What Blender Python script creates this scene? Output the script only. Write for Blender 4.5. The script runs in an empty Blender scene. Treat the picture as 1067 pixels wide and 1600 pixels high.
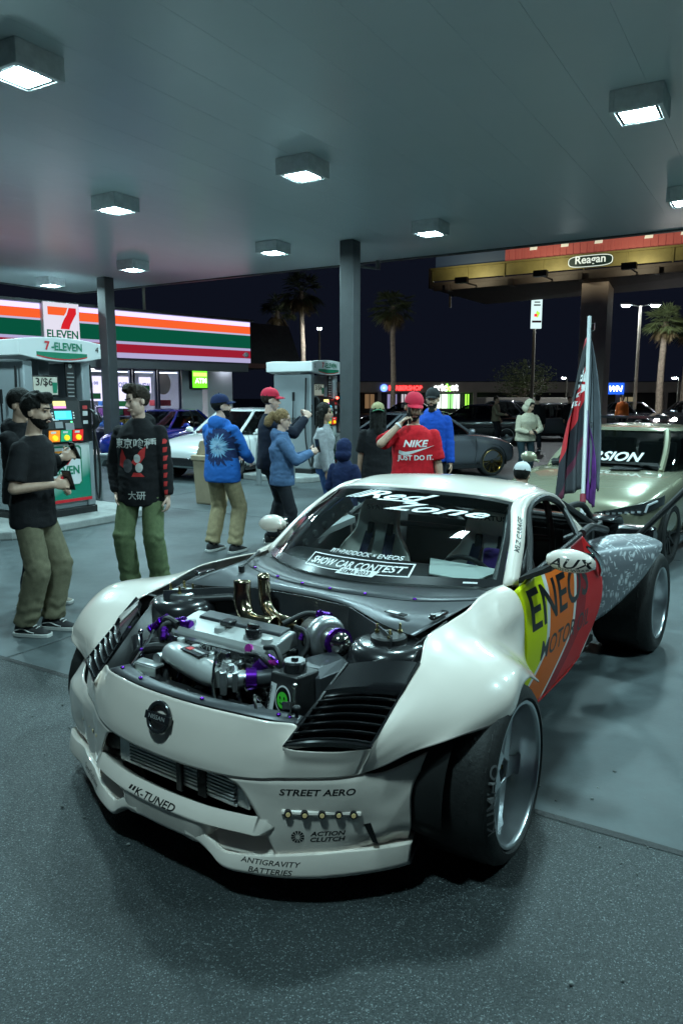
import bpy, bmesh, math, random
import numpy as np
from mathutils import Vector, Matrix, noise
from mathutils.bvhtree import BVHTree

SC = bpy.context.scene
COL = SC.collection
random.seed(7)
R_ = math.radians

# ------------------------------------------------------------------ camera
cam_d = bpy.data.cameras.new("camera")
cam = bpy.data.objects.new("camera", cam_d)
COL.objects.link(cam)
cam.location = (0, 0, 1.745)
cam.rotation_euler = (R_(90) - math.atan(180.3 / 1153.0), 0, 0)
cam_d.sensor_fit = 'VERTICAL'
cam_d.sensor_height = 36.0
cam_d.lens = 36.0 * 1153.0 / 1600.0
cam_d.clip_start = 0.05
cam_d.clip_end = 900
SC.camera = cam
SC.render.resolution_x, SC.render.resolution_y = 682, 1024

# ------------------------------------------------------------------ night sky
world = bpy.data.worlds.new("World")
SC.world = world
world.use_nodes = True
wn = world.node_tree
bg = wn.nodes["Background"]
sky = wn.nodes.new("ShaderNodeTexSky")
sky.sky_type = 'NISHITA'
sky.sun_disc = False
sky.sun_elevation = R_(-6)
sky.sun_rotation = R_(200)
mixw = wn.nodes.new("ShaderNodeMixRGB")
mixw.blend_type = 'ADD'
mixw.inputs[0].default_value = 1.0
mixw.inputs[2].default_value = (0.018, 0.024, 0.05, 1)
wn.links.new(sky.outputs[0], mixw.inputs[1])
wn.links.new(mixw.outputs[0], bg.inputs[0])
bg.inputs[1].default_value = 0.09

LAMP_COL = (0.59, 0.945, 1.0)
LAMP_POWER = 150.0
SC.view_settings.view_transform = 'Standard'
SC.view_settings.look = 'None'
SC.view_settings.exposure = 1.35
SC.view_settings.gamma = 1.0
SC.view_settings.use_curve_mapping = False
SC.cycles.max_bounces = 7
SC.cycles.diffuse_bounces = 3
SC.cycles.glossy_bounces = 4
SC.cycles.transmission_bounces = 6
SC.cycles.transparent_max_bounces = 12
SC.cycles.caustics_reflective = False
SC.cycles.caustics_refractive = False
SC.cycles.sample_clamp_indirect = 4.0
SC.cycles.use_denoising = True

# ------------------------------------------------------------------ materials
MATS = {}
def mat(name, col=(.5, .5, .5), rough=.5, metal=0., coat=0., spec=.5, var=None, bump=None, emit=None, estr=1., alpha=None, rvar=0., sheen=0.):
    """principled material; var=(scale, amount) colour noise, bump=(scale, strength)"""
    if name in MATS:
        return MATS[name]
    m = bpy.data.materials.new(name)
    m.use_nodes = True
    nt = m.node_tree
    b = nt.nodes["Principled BSDF"]
    c4 = (*col, 1)
    b.inputs["Base Color"].default_value = c4
    b.inputs["Roughness"].default_value = rough
    b.inputs["Metallic"].default_value = metal
    b.inputs["Coat Weight"].default_value = coat
    b.inputs["Coat Roughness"].default_value = .05
    b.inputs["Specular IOR Level"].default_value = spec
    if sheen:
        b.inputs["Sheen Weight"].default_value = sheen
    if emit:
        b.inputs["Emission Color"].default_value = (*emit, 1)
        b.inputs["Emission Strength"].default_value = estr
    if var or bump or rvar:
        tc = nt.nodes.new("ShaderNodeTexCoord")
    if var:
        n = nt.nodes.new("ShaderNodeTexNoise")
        n.inputs["Scale"].default_value = var[0]
        n.inputs["Detail"].default_value = 6
        n.inputs["Roughness"].default_value = .65
        nt.links.new(tc.outputs["Object"], n.inputs["Vector"])
        r = nt.nodes.new("ShaderNodeValToRGB")
        a = var[1]
        r.color_ramp.elements[0].position = .3
        r.color_ramp.elements[1].position = .7
        r.color_ramp.elements[0].color = (*[x * (1 - a) for x in col], 1)
        r.color_ramp.elements[1].color = (*[min(1, x * (1 + a)) for x in col], 1)
        nt.links.new(n.outputs["Fac"], r.inputs[0])
        nt.links.new(r.outputs[0], b.inputs["Base Color"])
        if rvar:
            mr = nt.nodes.new("ShaderNodeMapRange")
            mr.inputs["To Min"].default_value = max(0, rough - rvar)
            mr.inputs["To Max"].default_value = min(1, rough + rvar)
            nt.links.new(n.outputs["Fac"], mr.inputs["Value"])
            nt.links.new(mr.outputs[0], b.inputs["Roughness"])
    if bump:
        n2 = nt.nodes.new("ShaderNodeTexNoise")
        n2.inputs["Scale"].default_value = bump[0]
        n2.inputs["Detail"].default_value = 4
        nt.links.new(tc.outputs["Object"], n2.inputs["Vector"])
        bp = nt.nodes.new("ShaderNodeBump")
        bp.inputs["Strength"].default_value = bump[1]
        bp.inputs["Distance"].default_value = .02
        nt.links.new(n2.outputs["Fac"], bp.inputs["Height"])
        nt.links.new(bp.outputs[0], b.inputs["Normal"])
    MATS[name] = m
    return m

def glow(name, col, strength):
    """something that gives off light: lamp lens, screen, backlit sign"""
    if name in MATS:
        return MATS[name]
    m = bpy.data.materials.new(name)
    m.use_nodes = True
    nt = m.node_tree
    nt.nodes.remove(nt.nodes["Principled BSDF"])
    e = nt.nodes.new("ShaderNodeEmission")
    e.inputs[0].default_value = (*col, 1)
    e.inputs[1].default_value = strength
    nt.links.new(e.outputs[0], nt.nodes["Material Output"].inputs[0])
    MATS[name] = m
    return m

def glass(name, tint=(.75, .85, .85), ior=1.5, refl=1.0):
    """thin pane: tinted see-through plus fresnel reflection"""
    if name in MATS:
        return MATS[name]
    m = bpy.data.materials.new(name)
    m.use_nodes = True
    nt = m.node_tree
    nt.nodes.remove(nt.nodes["Principled BSDF"])
    tr = nt.nodes.new("ShaderNodeBsdfTransparent")
    tr.inputs[0].default_value = (*tint, 1)
    gl = nt.nodes.new("ShaderNodeBsdfGlossy")
    gl.inputs["Roughness"].default_value = .02
    lw = nt.nodes.new("ShaderNodeLayerWeight")          # two-sided schlick reflection
    pw = nt.nodes.new("ShaderNodeMath"); pw.operation = 'POWER'; pw.inputs[1].default_value = 5.
    nt.links.new(lw.outputs["Facing"], pw.inputs[0])
    ma = nt.nodes.new("ShaderNodeMath"); ma.operation = 'MULTIPLY_ADD'; ma.inputs[1].default_value = .95; ma.inputs[2].default_value = .05
    nt.links.new(pw.outputs[0], ma.inputs[0])
    mx = nt.nodes.new("ShaderNodeMixShader")
    nt.links.new(ma.outputs[0], mx.inputs[0])
    nt.links.new(tr.outputs[0], mx.inputs[1])
    nt.links.new(gl.outputs[0], mx.inputs[2])
    nt.links.new(mx.outputs[0], nt.nodes["Material Output"].inputs[0])
    MATS[name] = m
    return m

# ------------------------------------------------------------------ geometry helpers (return verts, faces)
def V(*a):
    return np.array(a, float)

def box(c, s, rot=None):
    x, y, z = [k / 2 for k in s]
    v = np.array([(-x, -y, -z), (x, -y, -z), (x, y, -z), (-x, y, -z), (-x, -y, z), (x, -y, z), (x, y, z), (-x, y, z)])
    if rot is not None:
        v = v @ np.array(rot).T
    return v + np.array(c), [(0, 3, 2, 1), (4, 5, 6, 7), (0, 1, 5, 4), (1, 2, 6, 5), (2, 3, 7, 6), (3, 0, 4, 7)]

def rz(a):
    c, s = math.cos(a), math.sin(a)
    return np.array([(c, -s, 0), (s, c, 0), (0, 0, 1)])
def ry(a):
    c, s = math.cos(a), math.sin(a)
    return np.array([(c, 0, s), (0, 1, 0), (-s, 0, c)])
def rx(a):
    c, s = math.cos(a), math.sin(a)
    return np.array([(1, 0, 0), (0, c, -s), (0, s, c)])

def frame_of(d):
    d = np.array(d, float)
    d /= np.linalg.norm(d) + 1e-12
    a = np.array([0, 0, 1.]) if abs(d[2]) < .9 else np.array([1., 0, 0])
    u = np.cross(a, d); u /= np.linalg.norm(u)
    return u, np.cross(d, u), d

def loft(rings, caps=True, closed=True):
    """rings: list of (n,3) arrays"""
    n = len(rings[0]); v = np.concatenate(rings); f = []
    m = n if closed else n - 1
    for i in range(len(rings) - 1):
        for j in range(m):
            k = (j + 1) % n
            f.append((i * n + j, i * n + k, (i + 1) * n + k, (i + 1) * n + j))
    if caps:
        f.append(tuple(reversed(range(n))))
        b = (len(rings) - 1) * n
        f.append(tuple(range(b, b + n)))
    return v, f

def tube(path, r, n=10, caps=True, sq=None):
    """path: list of points, r: radius or list"""
    P = np.array(path, float)
    rr = np.full(len(P), r) if np.isscalar(r) else np.array(r, float)
    T = np.gradient(P, axis=0)
    T /= np.linalg.norm(T, axis=1)[:, None] + 1e-12
    u, w, _ = frame_of(T[0])
    an = np.arange(n) * 2 * math.pi / n
    rings = []
    for i in range(len(P)):
        t = T[i]
        u = u - t * (u @ t); u /= np.linalg.norm(u) + 1e-12
        w = np.cross(t, u)
        rings.append(P[i] + rr[i] * (np.cos(an)[:, None] * u + np.sin(an)[:, None] * w * (sq or 1)))
    return loft(rings, caps)

def cyl(p0, p1, r0, r1=None, n=16):
    return tube([p0, p1], [r0, r0 if r1 is None else r1], n)

def spline(pts, n):
    """catmull-rom through pts, n samples"""
    P = np.array(pts, float)
    if len(P) == 2:
        t = np.linspace(0, 1, n)[:, None]
        return P[0] * (1 - t) + P[1] * t
    E = np.vstack([2 * P[0] - P[1], P, 2 * P[-1] - P[-2]])
    t = np.linspace(0, len(P) - 1 - 1e-9, n)
    i = t.astype(int); u = (t - i)[:, None]
    a, b, c, d = E[i], E[i + 1], E[i + 2], E[i + 3]
    return .5 * (2 * b + (c - a) * u + (2 * a - 5 * b + 4 * c - d) * u ** 2 + (3 * b - a - 3 * c + d) * u ** 3)

def patch(cols, nu, nv):
    """grid of control points cols[i][j] -> smooth surface, nu across columns, nv along them"""
    A = np.array([spline(c, nv) for c in cols])
    B = np.stack([spline(A[:, j], nu) for j in range(nv)], 1)
    v = B.reshape(-1, 3)
    f = [(i * nv + j, (i + 1) * nv + j, (i + 1) * nv + j + 1, i * nv + j + 1) for i in range(nu - 1) for j in range(nv - 1)]
    return v, f

def profloft(cols, nu, r=.004):
    """columns of profile corners -> swept strip, corners kept crisp with a small round of radius r"""
    out = []
    for c in cols:
        c = np.array(c, float); q = [c[0]]
        for i in range(1, len(c) - 1):
            a = c[i - 1] - c[i]; b = c[i + 1] - c[i]
            la, lb = np.linalg.norm(a) + 1e-9, np.linalg.norm(b) + 1e-9
            q += [c[i] + a / la * min(r, la * .4), c[i] + (a / la + b / lb) * min(r, la * .4, lb * .4) * .22, c[i] + b / lb * min(r, lb * .4)]
        q.append(c[-1]); out.append(q)
    A = np.array(out)
    B = np.stack([spline(A[:, j], nu) for j in range(A.shape[1])], 1)
    nv = A.shape[1]
    return B.reshape(-1, 3), [(i * nv + j, (i + 1) * nv + j, (i + 1) * nv + j + 1, i * nv + j + 1) for i in range(nu - 1) for j in range(nv - 1)]

def lathe(prof, n=32, axis='y', c=(0, 0, 0)):
    """prof: list of (r, h) -> revolve about axis through c"""
    an = np.arange(n) * 2 * math.pi / n
    rings = []
    for r, h in prof:
        a, b = r * np.cos(an), r * np.sin(an); hh = np.full(n, h)
        rings.append(np.stack({'y': (a, hh, b), 'x': (hh, a, b), 'z': (a, b, hh)}[axis], 1) + np.array(c))
    return loft(rings, caps=False)

def ball(c, r, n=12, m=8):
    r = np.array([r] * 3 if np.isscalar(r) else r, float)
    rings = []
    for i in range(m + 1):
        t = math.pi * i / m
        an = np.arange(n) * 2 * math.pi / n
        s = max(math.sin(t), 1e-3)
        rings.append(np.stack([s * np.cos(an) * r[0], s * np.sin(an) * r[1], np.full(n, -math.cos(t) * r[2])], 1) + np.array(c))
    return loft(rings)

def prism(poly, h, axis=(0, 0, 1), o=(0, 0, 0), u=(1, 0, 0), w=(0, 1, 0)):
    """2-D polygon in plane (u,w) at o, extruded h along axis"""
    u, w, a, o = [np.array(k, float) for k in (u, w, axis, o)]
    p = np.array([o + x * u + y * w for x, y in poly]); n = len(poly)
    v = np.vstack([p, p + a * h])
    f = [tuple(reversed(range(n))), tuple(range(n, 2 * n))] + [(i, (i + 1) % n, n + (i + 1) % n, n + i) for i in range(n)]
    return v, f

def mirY(vf):
    v, f = vf
    return v * np.array([1, -1, 1]), [tuple(reversed(q)) for q in f]

def orient(vf, d):
    """flip the winding so that the faces look along d on average"""
    v, f = vf
    v = np.asarray(v, float); vf = (v, f)
    q = np.array([v[list(k)[:3]] for k in f])
    n = np.cross(q[:, 1] - q[:, 0], q[:, 2] - q[:, 0]).sum(0)
    return vf if n @ np.array(d, float) > 0 else (v, [tuple(reversed(k)) for k in f])

def xf(vf, M=None, t=(0, 0, 0), s=1):
    v, f = vf
    v = np.array(v) * s
    if M is not None:
        v = v @ np.array(M).T
    return v + np.array(t), f

def join(*vfs):
    V_, F_, o = [], [], 0
    for v, f in vfs:
        V_.append(np.array(v)); F_ += [tuple(k + o for k in q) for q in f]; o += len(v)
    return np.concatenate(V_), F_

def fixn(me):
    bm = bmesh.new(); bm.from_mesh(me)
    bmesh.ops.recalc_face_normals(bm, faces=bm.faces)
    bm.to_mesh(me); bm.free()

def ob(name, vf, m, parent=None, smooth=True, ang=35, bevel=0, sub=0, solid=0, weld=0, norm=True, loc=None, rot=None, bseg=2):
    v, f = vf
    me = bpy.data.meshes.new(name)
    me.from_pydata(np.asarray(v, float).tolist(), [], f)
    if weld:
        bm = bmesh.new(); bm.from_mesh(me)
        bmesh.ops.remove_doubles(bm, verts=bm.verts, dist=weld)
        bm.to_mesh(me); bm.free()
    if norm:
        fixn(me)
    if m is not None:
        me.materials.append(m)
    o = bpy.data.objects.new(name, me)
    COL.objects.link(o)
    if parent is not None:
        o.parent = parent
    if loc is not None:
        o.location = loc
    if rot is not None:
        o.rotation_euler = rot
    if solid:
        md = o.modifiers.new("solid", 'SOLIDIFY'); md.thickness = solid; md.offset = -1
    if bevel:
        md = o.modifiers.new("bevel", 'BEVEL'); md.width = bevel; md.segments = bseg; md.limit_method = 'ANGLE'; md.angle_limit = R_(40)
        md.harden_normals = False
    if sub:
        md = o.modifiers.new("sub", 'SUBSURF'); md.levels = sub; md.render_levels = sub
    if smooth:
        me.polygons.foreach_set("use_smooth", [True] * len(me.polygons))
        me.set_sharp_from_angle(angle=R_(ang))
    return o

def empty(name, label=None, cat=None, group=None, loc=(0, 0, 0), rotz=0, kind=None):
    o = bpy.data.objects.new(name, None)
    o.empty_display_size = .1
    COL.objects.link(o)
    o.location = loc; o.rotation_euler = (0, 0, rotz)
    return tag(o, label, cat, group, kind)

def tag(o, label=None, cat=None, group=None, kind=None):
    for k, x in (("label", label), ("category", cat), ("group", group), ("kind", kind)):
        if x:
            o[k] = x
    return o

def clone(o, parent=None):
    c = o.copy()
    COL.objects.link(c)
    c.parent = parent
    for ch in list(o.children):
        clone(ch, c)
    return c

_TXT = {}
def text_vf(s, size=1., shear=0., bold=0., sx=1., align='CENTER', space=1., maxe=0):
    """flat lettering, centred on origin in the xy plane"""
    key = (s, shear, bold, align, space)
    if key not in _TXT:
        cu = bpy.data.curves.new("t", 'FONT')
        cu.body = s; cu.size = 1; cu.shear = shear; cu.offset = bold; cu.resolution_u = 3
        cu.align_x = align; cu.align_y = 'CENTER'; cu.space_character = space
        cu.fill_mode = 'FRONT'
        o = bpy.data.objects.new("t", cu)
        COL.objects.link(o)
        me = bpy.data.meshes.new_from_object(o)
        _TXT[key] = (np.array([v.co[:] for v in me.vertices]).reshape(-1, 3), [tuple(p.vertices) for p in me.polygons])
        bpy.data.meshes.remove(me); bpy.data.objects.remove(o); bpy.data.curves.remove(cu)
    v, f = _TXT[key]
    v = v.copy(); v[:, 2] = 0
    if align == 'CENTER' and len(v):
        v[:, :2] -= (v[:, :2].max(0) + v[:, :2].min(0)) / 2
    v *= size; v[:, 0] *= sx
    return v, f

def subdiv(vf, maxe):
    v, f = vf
    me = bpy.data.meshes.new("s"); me.from_pydata(np.asarray(v).tolist(), [], f)
    bm = bmesh.new(); bm.from_mesh(me)
    bmesh.ops.triangulate(bm, faces=bm.faces)
    for _ in range(7):
        e = [e for e in bm.edges if e.calc_length() > maxe]
        if not e:
            break
        bmesh.ops.subdivide_edges(bm, edges=e, cuts=1)
        bmesh.ops.triangulate(bm, faces=bm.faces)
    bm.verts.index_update()
    out = np.array([x.co[:] for x in bm.verts]), [tuple(q.index for q in p.verts) for p in bm.faces]
    bm.free(); bpy.data.meshes.remove(me)
    return out

def bvh_of(*vfs):
    v, f = join(*vfs)
    return BVHTree.FromPolygons([tuple(x) for x in v], f)

def decal(name, vf, tree, c, u, w, m, parent, lift=.0005, maxe=.02, back=.3, far=1.):
    """press flat lettering vf (xy) onto a surface: c centre, u along x, w along y; cast along -(u x w)"""
    u = np.array(u, float); u /= np.linalg.norm(u)
    w = np.array(w, float); w -= u * (w @ u); w /= np.linalg.norm(w)
    n = np.cross(u, w); c = np.array(c, float)
    v, f = subdiv(vf, maxe)
    out = []; ok = []
    for x, y, _ in v:
        p = c + x * u + y * w + n * back
        h, nn, _, d = tree.ray_cast(Vector(p), Vector(-n), back + far)
        if h is None:
            out.append(p - n * back); ok.append(False)
        else:
            nn = np.array(nn)
            if nn @ n < 0: nn = -nn
            out.append(np.array(h) + nn * lift); ok.append(True)
    f = [q for q in f if all(ok[k] for k in q)]
    if not f:
        print("DECAL MISSED", name); return None
    return ob(name, (np.array(out), f), m, parent, smooth=False, norm=False)

def plate_text(name, s, size, o, u, w, m, parent, **k):
    """flat lettering on a plane: o centre, u right, w up"""
    v, f = text_vf(s, size, **k)
    u, w, o = [np.array(q, float) for q in (u, w, o)]
    v = o + v[:, :1] * u + v[:, 1:2] * w
    return ob(name, (v, f), m, parent, smooth=False, norm=False)
# =================================================================== the site
TH = R_(31)
U2 = np.array([math.sin(TH), math.cos(TH)]); V2 = np.array([-math.cos(TH), math.sin(TH)])
A0 = np.array([-2.56, 6.69])
STA = R_(59)                                   # heading of the station's long axis
def W(a, b, z=0.):
    p = A0 + a * U2 + b * V2
    return (float(p[0]), float(p[1]), z)

def asphalt():
    m = bpy.data.materials.new("asphalt"); m.use_nodes = True
    nt = m.node_tree; b = nt.nodes["Principled BSDF"]; L = nt.links.new
    tc = nt.nodes.new("ShaderNodeTexCoord")
    vo = nt.nodes.new("ShaderNodeTexVoronoi"); vo.inputs["Scale"].default_value = 260
    L(tc.outputs["Object"], vo.inputs["Vector"])
    sp = nt.nodes.new("ShaderNodeSeparateColor"); L(vo.outputs["Color"], sp.inputs[0])
    r = nt.nodes.new("ShaderNodeValToRGB"); e = r.color_ramp.elements
    e[0].position = 0; e[0].color = (.017, .023, .025, 1); e[1].position = .80; e[1].color = (.036, .046, .048, 1)
    x = e.new(.90); x.color = (.060, .072, .073, 1); x = e.new(.988); x.color = (.19, .225, .23, 1)
    L(sp.outputs[0], r.inputs[0])
    no = nt.nodes.new("ShaderNodeTexNoise"); no.inputs["Scale"].default_value = .9; no.inputs["Detail"].default_value = 6
    L(tc.outputs["Object"], no.inputs["Vector"])
    r2 = nt.nodes.new("ShaderNodeValToRGB"); r2.color_ramp.elements[0].position = .3; r2.color_ramp.elements[0].color = (.55, .55, .55, 1); r2.color_ramp.elements[1].position = .7
    L(no.outputs["Fac"], r2.inputs[0])
    mx = nt.nodes.new("ShaderNodeMixRGB"); mx.blend_type = 'MULTIPLY'; mx.inputs[0].default_value = 1
    L(r.outputs[0], mx.inputs[1]); L(r2.outputs[0], mx.inputs[2]); L(mx.outputs[0], b.inputs["Base Color"])
    mr = nt.nodes.new("ShaderNodeMapRange"); mr.inputs["To Min"].default_value = .75; mr.inputs["To Max"].default_value = .38
    L(sp.outputs[1], mr.inputs[0]); L(mr.outputs[0], b.inputs["Roughness"])
    bp = nt.nodes.new("ShaderNodeBump"); bp.inputs["Strength"].default_value = .55; bp.inputs["Distance"].default_value = .006
    n3 = nt.nodes.new("ShaderNodeTexNoise"); n3.inputs["Scale"].default_value = 130; n3.inputs["Detail"].default_value = 3
    L(tc.outputs["Object"], n3.inputs["Vector"]); L(n3.outputs["Fac"], bp.inputs["Height"]); L(bp.outputs[0], b.inputs["Normal"])
    return m
def concrete():
    m = bpy.data.materials.new("worn_concrete"); m.use_nodes = True
    nt = m.node_tree; b = nt.nodes["Principled BSDF"]; L = nt.links.new
    tc = nt.nodes.new("ShaderNodeTexCoord")
    def noise_(s, d=7, ro=.6):
        n = nt.nodes.new("ShaderNodeTexNoise"); n.inputs["Scale"].default_value = s; n.inputs["Detail"].default_value = d; n.inputs["Roughness"].default_value = ro
        g_ = nt.nodes.new("ShaderNodeNewGeometry"); L(g_.outputs["Position"], n.inputs["Vector"]); return n
    n1 = noise_(.75); r1 = nt.nodes.new("ShaderNodeValToRGB")
    r1.color_ramp.elements[0].position = .32; r1.color_ramp.elements[0].color = (.034, .046, .050, 1)
    r1.color_ramp.elements[1].position = .68; r1.color_ramp.elements[1].color = (.100, .122, .128, 1)
    L(n1.outputs["Fac"], r1.inputs[0])
    n2 = noise_(9, 8, .7); r2 = nt.nodes.new("ShaderNodeValToRGB")
    r2.color_ramp.elements[0].position = .3; r2.color_ramp.elements[0].color = (.72, .72, .72, 1); r2.color_ramp.elements[1].position = .65; r2.color_ramp.elements[1].color = (1.08, 1.08, 1.08, 1)
    L(n2.outputs["Fac"], r2.inputs[0])
    mx = nt.nodes.new("ShaderNodeMixRGB"); mx.blend_type = 'MULTIPLY'; mx.inputs[0].default_value = 1
    L(r1.outputs[0], mx.inputs[1]); L(r2.outputs[0], mx.inputs[2])
    n4 = noise_(.42, 3, .5); r4 = nt.nodes.new("ShaderNodeValToRGB")          # old oil stains
    r4.color_ramp.elements[0].position = .36; r4.color_ramp.elements[0].color = (.5, .5, .52, 1); r4.color_ramp.elements[1].position = .47
    L(n4.outputs["Fac"], r4.inputs[0])
    m2 = nt.nodes.new("ShaderNodeMixRGB"); m2.blend_type = 'MULTIPLY'; m2.inputs[0].default_value = .8
    L(mx.outputs[0], m2.inputs[1]); L(r4.outputs[0], m2.inputs[2])
    vo = nt.nodes.new("ShaderNodeTexVoronoi"); vo.inputs["Scale"].default_value = 1.35                 # oil drips
    g2 = nt.nodes.new("ShaderNodeNewGeometry"); wb = noise_(5, 3); av = nt.nodes.new("ShaderNodeVectorMath"); av.operation = 'MULTIPLY_ADD'; av.inputs[1].default_value = (.16, .16, 0)
    L(wb.outputs["Color"], av.inputs[0]); L(g2.outputs["Position"], av.inputs[2]); L(av.outputs[0], vo.inputs["Vector"])
    r5 = nt.nodes.new("ShaderNodeValToRGB"); r5.color_ramp.elements[0].position = .03; r5.color_ramp.elements[0].color = (.35, .35, .36, 1); r5.color_ramp.elements[1].position = .13
    L(vo.outputs["Distance"], r5.inputs[0])
    m3 = nt.nodes.new("ShaderNodeMixRGB"); m3.blend_type = 'MULTIPLY'; m3.inputs[0].default_value = .85
    L(m2.outputs[0], m3.inputs[1]); L(r5.outputs[0], m3.inputs[2]); L(m3.outputs[0], b.inputs["Base Color"])
    mr = nt.nodes.new("ShaderNodeMapRange"); mr.inputs["To Min"].default_value = .35; mr.inputs["To Max"].default_value = .7
    L(n2.outputs["Fac"], mr.inputs[0]); L(mr.outputs[0], b.inputs["Roughness"])
    bp = nt.nodes.new("ShaderNodeBump"); bp.inputs["Strength"].default_value = .25; bp.inputs["Distance"].default_value = .004
    n3 = noise_(60, 4); L(n3.outputs["Fac"], bp.inputs["Height"]); L(bp.outputs[0], b.inputs["Normal"])
    return m
M_ASPH = asphalt(); M_CONC = concrete()
tag(ob("ground", (np.array([(-400, -60, 0), (400, -60, 0), (400, 600, 0), (-400, 600, 0)]), [(0, 1, 2, 3)]), M_ASPH, None, smooth=False), kind="structure")
# forecourt slabs, joints left open
fore = tag(empty("forecourt", kind="structure", loc=W(-1.5, 0), rotz=STA))
slab0 = None
for i in range(3):
    for j in range(-3, 4):
        w_, h_ = 5.6, 4.9
        if slab0 is None:
            slab0 = ob("slab", box((w_ / 2, 0, -.046), (w_ - .022, h_ - .022, .1)), M_CONC, fore, smooth=False, bevel=.006)
            s_ = slab0
        else:
            s_ = slab0.copy(); COL.objects.link(s_)
        s_.location = (i * w_, j * h_ + 1.2, 0)

# tarry filler in the joint between slab and asphalt
random.seed(11)
_e0, _e1 = [], []
for k in range(160):
    y = -14 + k * .2
    _e0.append((random.uniform(-.004, .004) - .020, y, .0022)); _e1.append((random.uniform(-.003, .003) + .014, y, .0045))
ob("joint_filler", loft([np.array(_e0), np.array(_e1)], False, False), mat("tar_filler", (.012, .013, .014), .55, bump=(60, .4)), fore, smooth=False)
# loose grit and pebbles near the joint
_gr = []
for k in range(420):
    a_, b_ = random.gauss(-1.75, .55), random.uniform(-7.5, 1.5)
    x, y, _ = W(a_, b_); s_ = random.choice([.0025, .003, .004, .006, .009])
    v, f = ball((0, 0, 0), (s_, s_ * random.uniform(.6, 1), s_ * .6), 6, 4)
    _gr.append((v @ rz(random.uniform(0, 6)).T + V(x, y, s_ * .4 + .003), f))
tag(ob("gravel", join(*_gr), mat("grit_stone", (.16, .17, .165), .8, var=(40, .6)), None), "loose grit scattered on the paving by the joint", "gravel", kind="stuff")

# ---- canopy: decking strips, rim, lamps, columns
M_DECK = mat("white_deck_metal", (.62, .685, .695), .28, metal=.0, spec=.6, var=(.25, .04))
M_DGREY = mat("dark_grey_metal", (.055, .058, .06), .45, var=(4, .2))
_nt = M_DECK.node_tree; _b = _nt.nodes["Principled BSDF"]                # long shallow waves in the sheet metal
_g = _nt.nodes.new("ShaderNodeNewGeometry"); _mp = _nt.nodes.new("ShaderNodeMapping"); _mp.inputs["Rotation"].default_value = (0, 0, -STA); _mp.inputs["Scale"].default_value = (.35, 2.2, 1)
_n = _nt.nodes.new("ShaderNodeTexNoise"); _n.inputs["Scale"].default_value = 1.3; _n.inputs["Detail"].default_value = 3
_bp = _nt.nodes.new("ShaderNodeBump"); _bp.inputs["Strength"].default_value = .35; _bp.inputs["Distance"].default_value = .02
_nt.links.new(_g.outputs["Position"], _mp.inputs[0]); _nt.links.new(_mp.outputs[0], _n.inputs["Vector"]); _nt.links.new(_n.outputs["Fac"], _bp.inputs["Height"]); _nt.links.new(_bp.outputs[0], _b.inputs["Normal"])
ZC = 4.76
canopy = tag(empty("canopy", "wide white metal canopy roofing the pump forecourt", "canopy", None, W(0, 0), STA))
N_, wd = 38, .60
for k in range(N_):
    b0 = -10.2 + k * wd
    p_ = ob("deck_panel", box((1.1, 0, 0), (19.4, wd - .002, .05)), M_DECK, canopy, smooth=False, bevel=.0008) if k == 0 else clone(p_, canopy)
    p_.location = (0, b0 + wd / 2, ZC + .025)
ob("roof_sheet", box((1.1, 1.2, ZC + .48), (19.5, 22.9, .10)), M_DGREY, canopy, smooth=False)
for nm, c, s in (("fascia", (10.86, 1.2, ZC + .28), (.12, 23.0, .62)), ("fascia", (-8.66, 1.2, ZC + .28), (.12, 23.0, .62)), ("fascia", (1.1, 12.66, ZC + .28), (19.4, .12, .62)), ("fascia", (1.1, -10.26, ZC + .28), (19.4, .12, .62))):
    ob(nm, box(c, s), M_DGREY, canopy, bevel=.01)
M_HOUS = mat("lamp_housing", (.72, .74, .74), .5, var=(6, .15))
M_LENS = glow("lamp_lens", LAMP_COL, LAMP_POWER)
M_REFL = mat("lamp_reflector", (.7, .72, .72), .25, metal=.3)
lampA = None
WHERE = {(4, 0): "in the middle of the ceiling", (0, 0): "at the upper left, nearest and largest", (4, -4.1): "at the upper right of the ceiling", (8, 0): "left of the billboard near the far canopy edge",
         (4, 3.45): "above and before the left column", (8, 3.4): "just left of the central column", (8, 7.3): "beside the left column top", (8.6, 10.9): "closest to the store fascia",
         (8, -4.1): "cut by the right picture edge", (4, 7.3): "cut by the left picture edge"}
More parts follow.
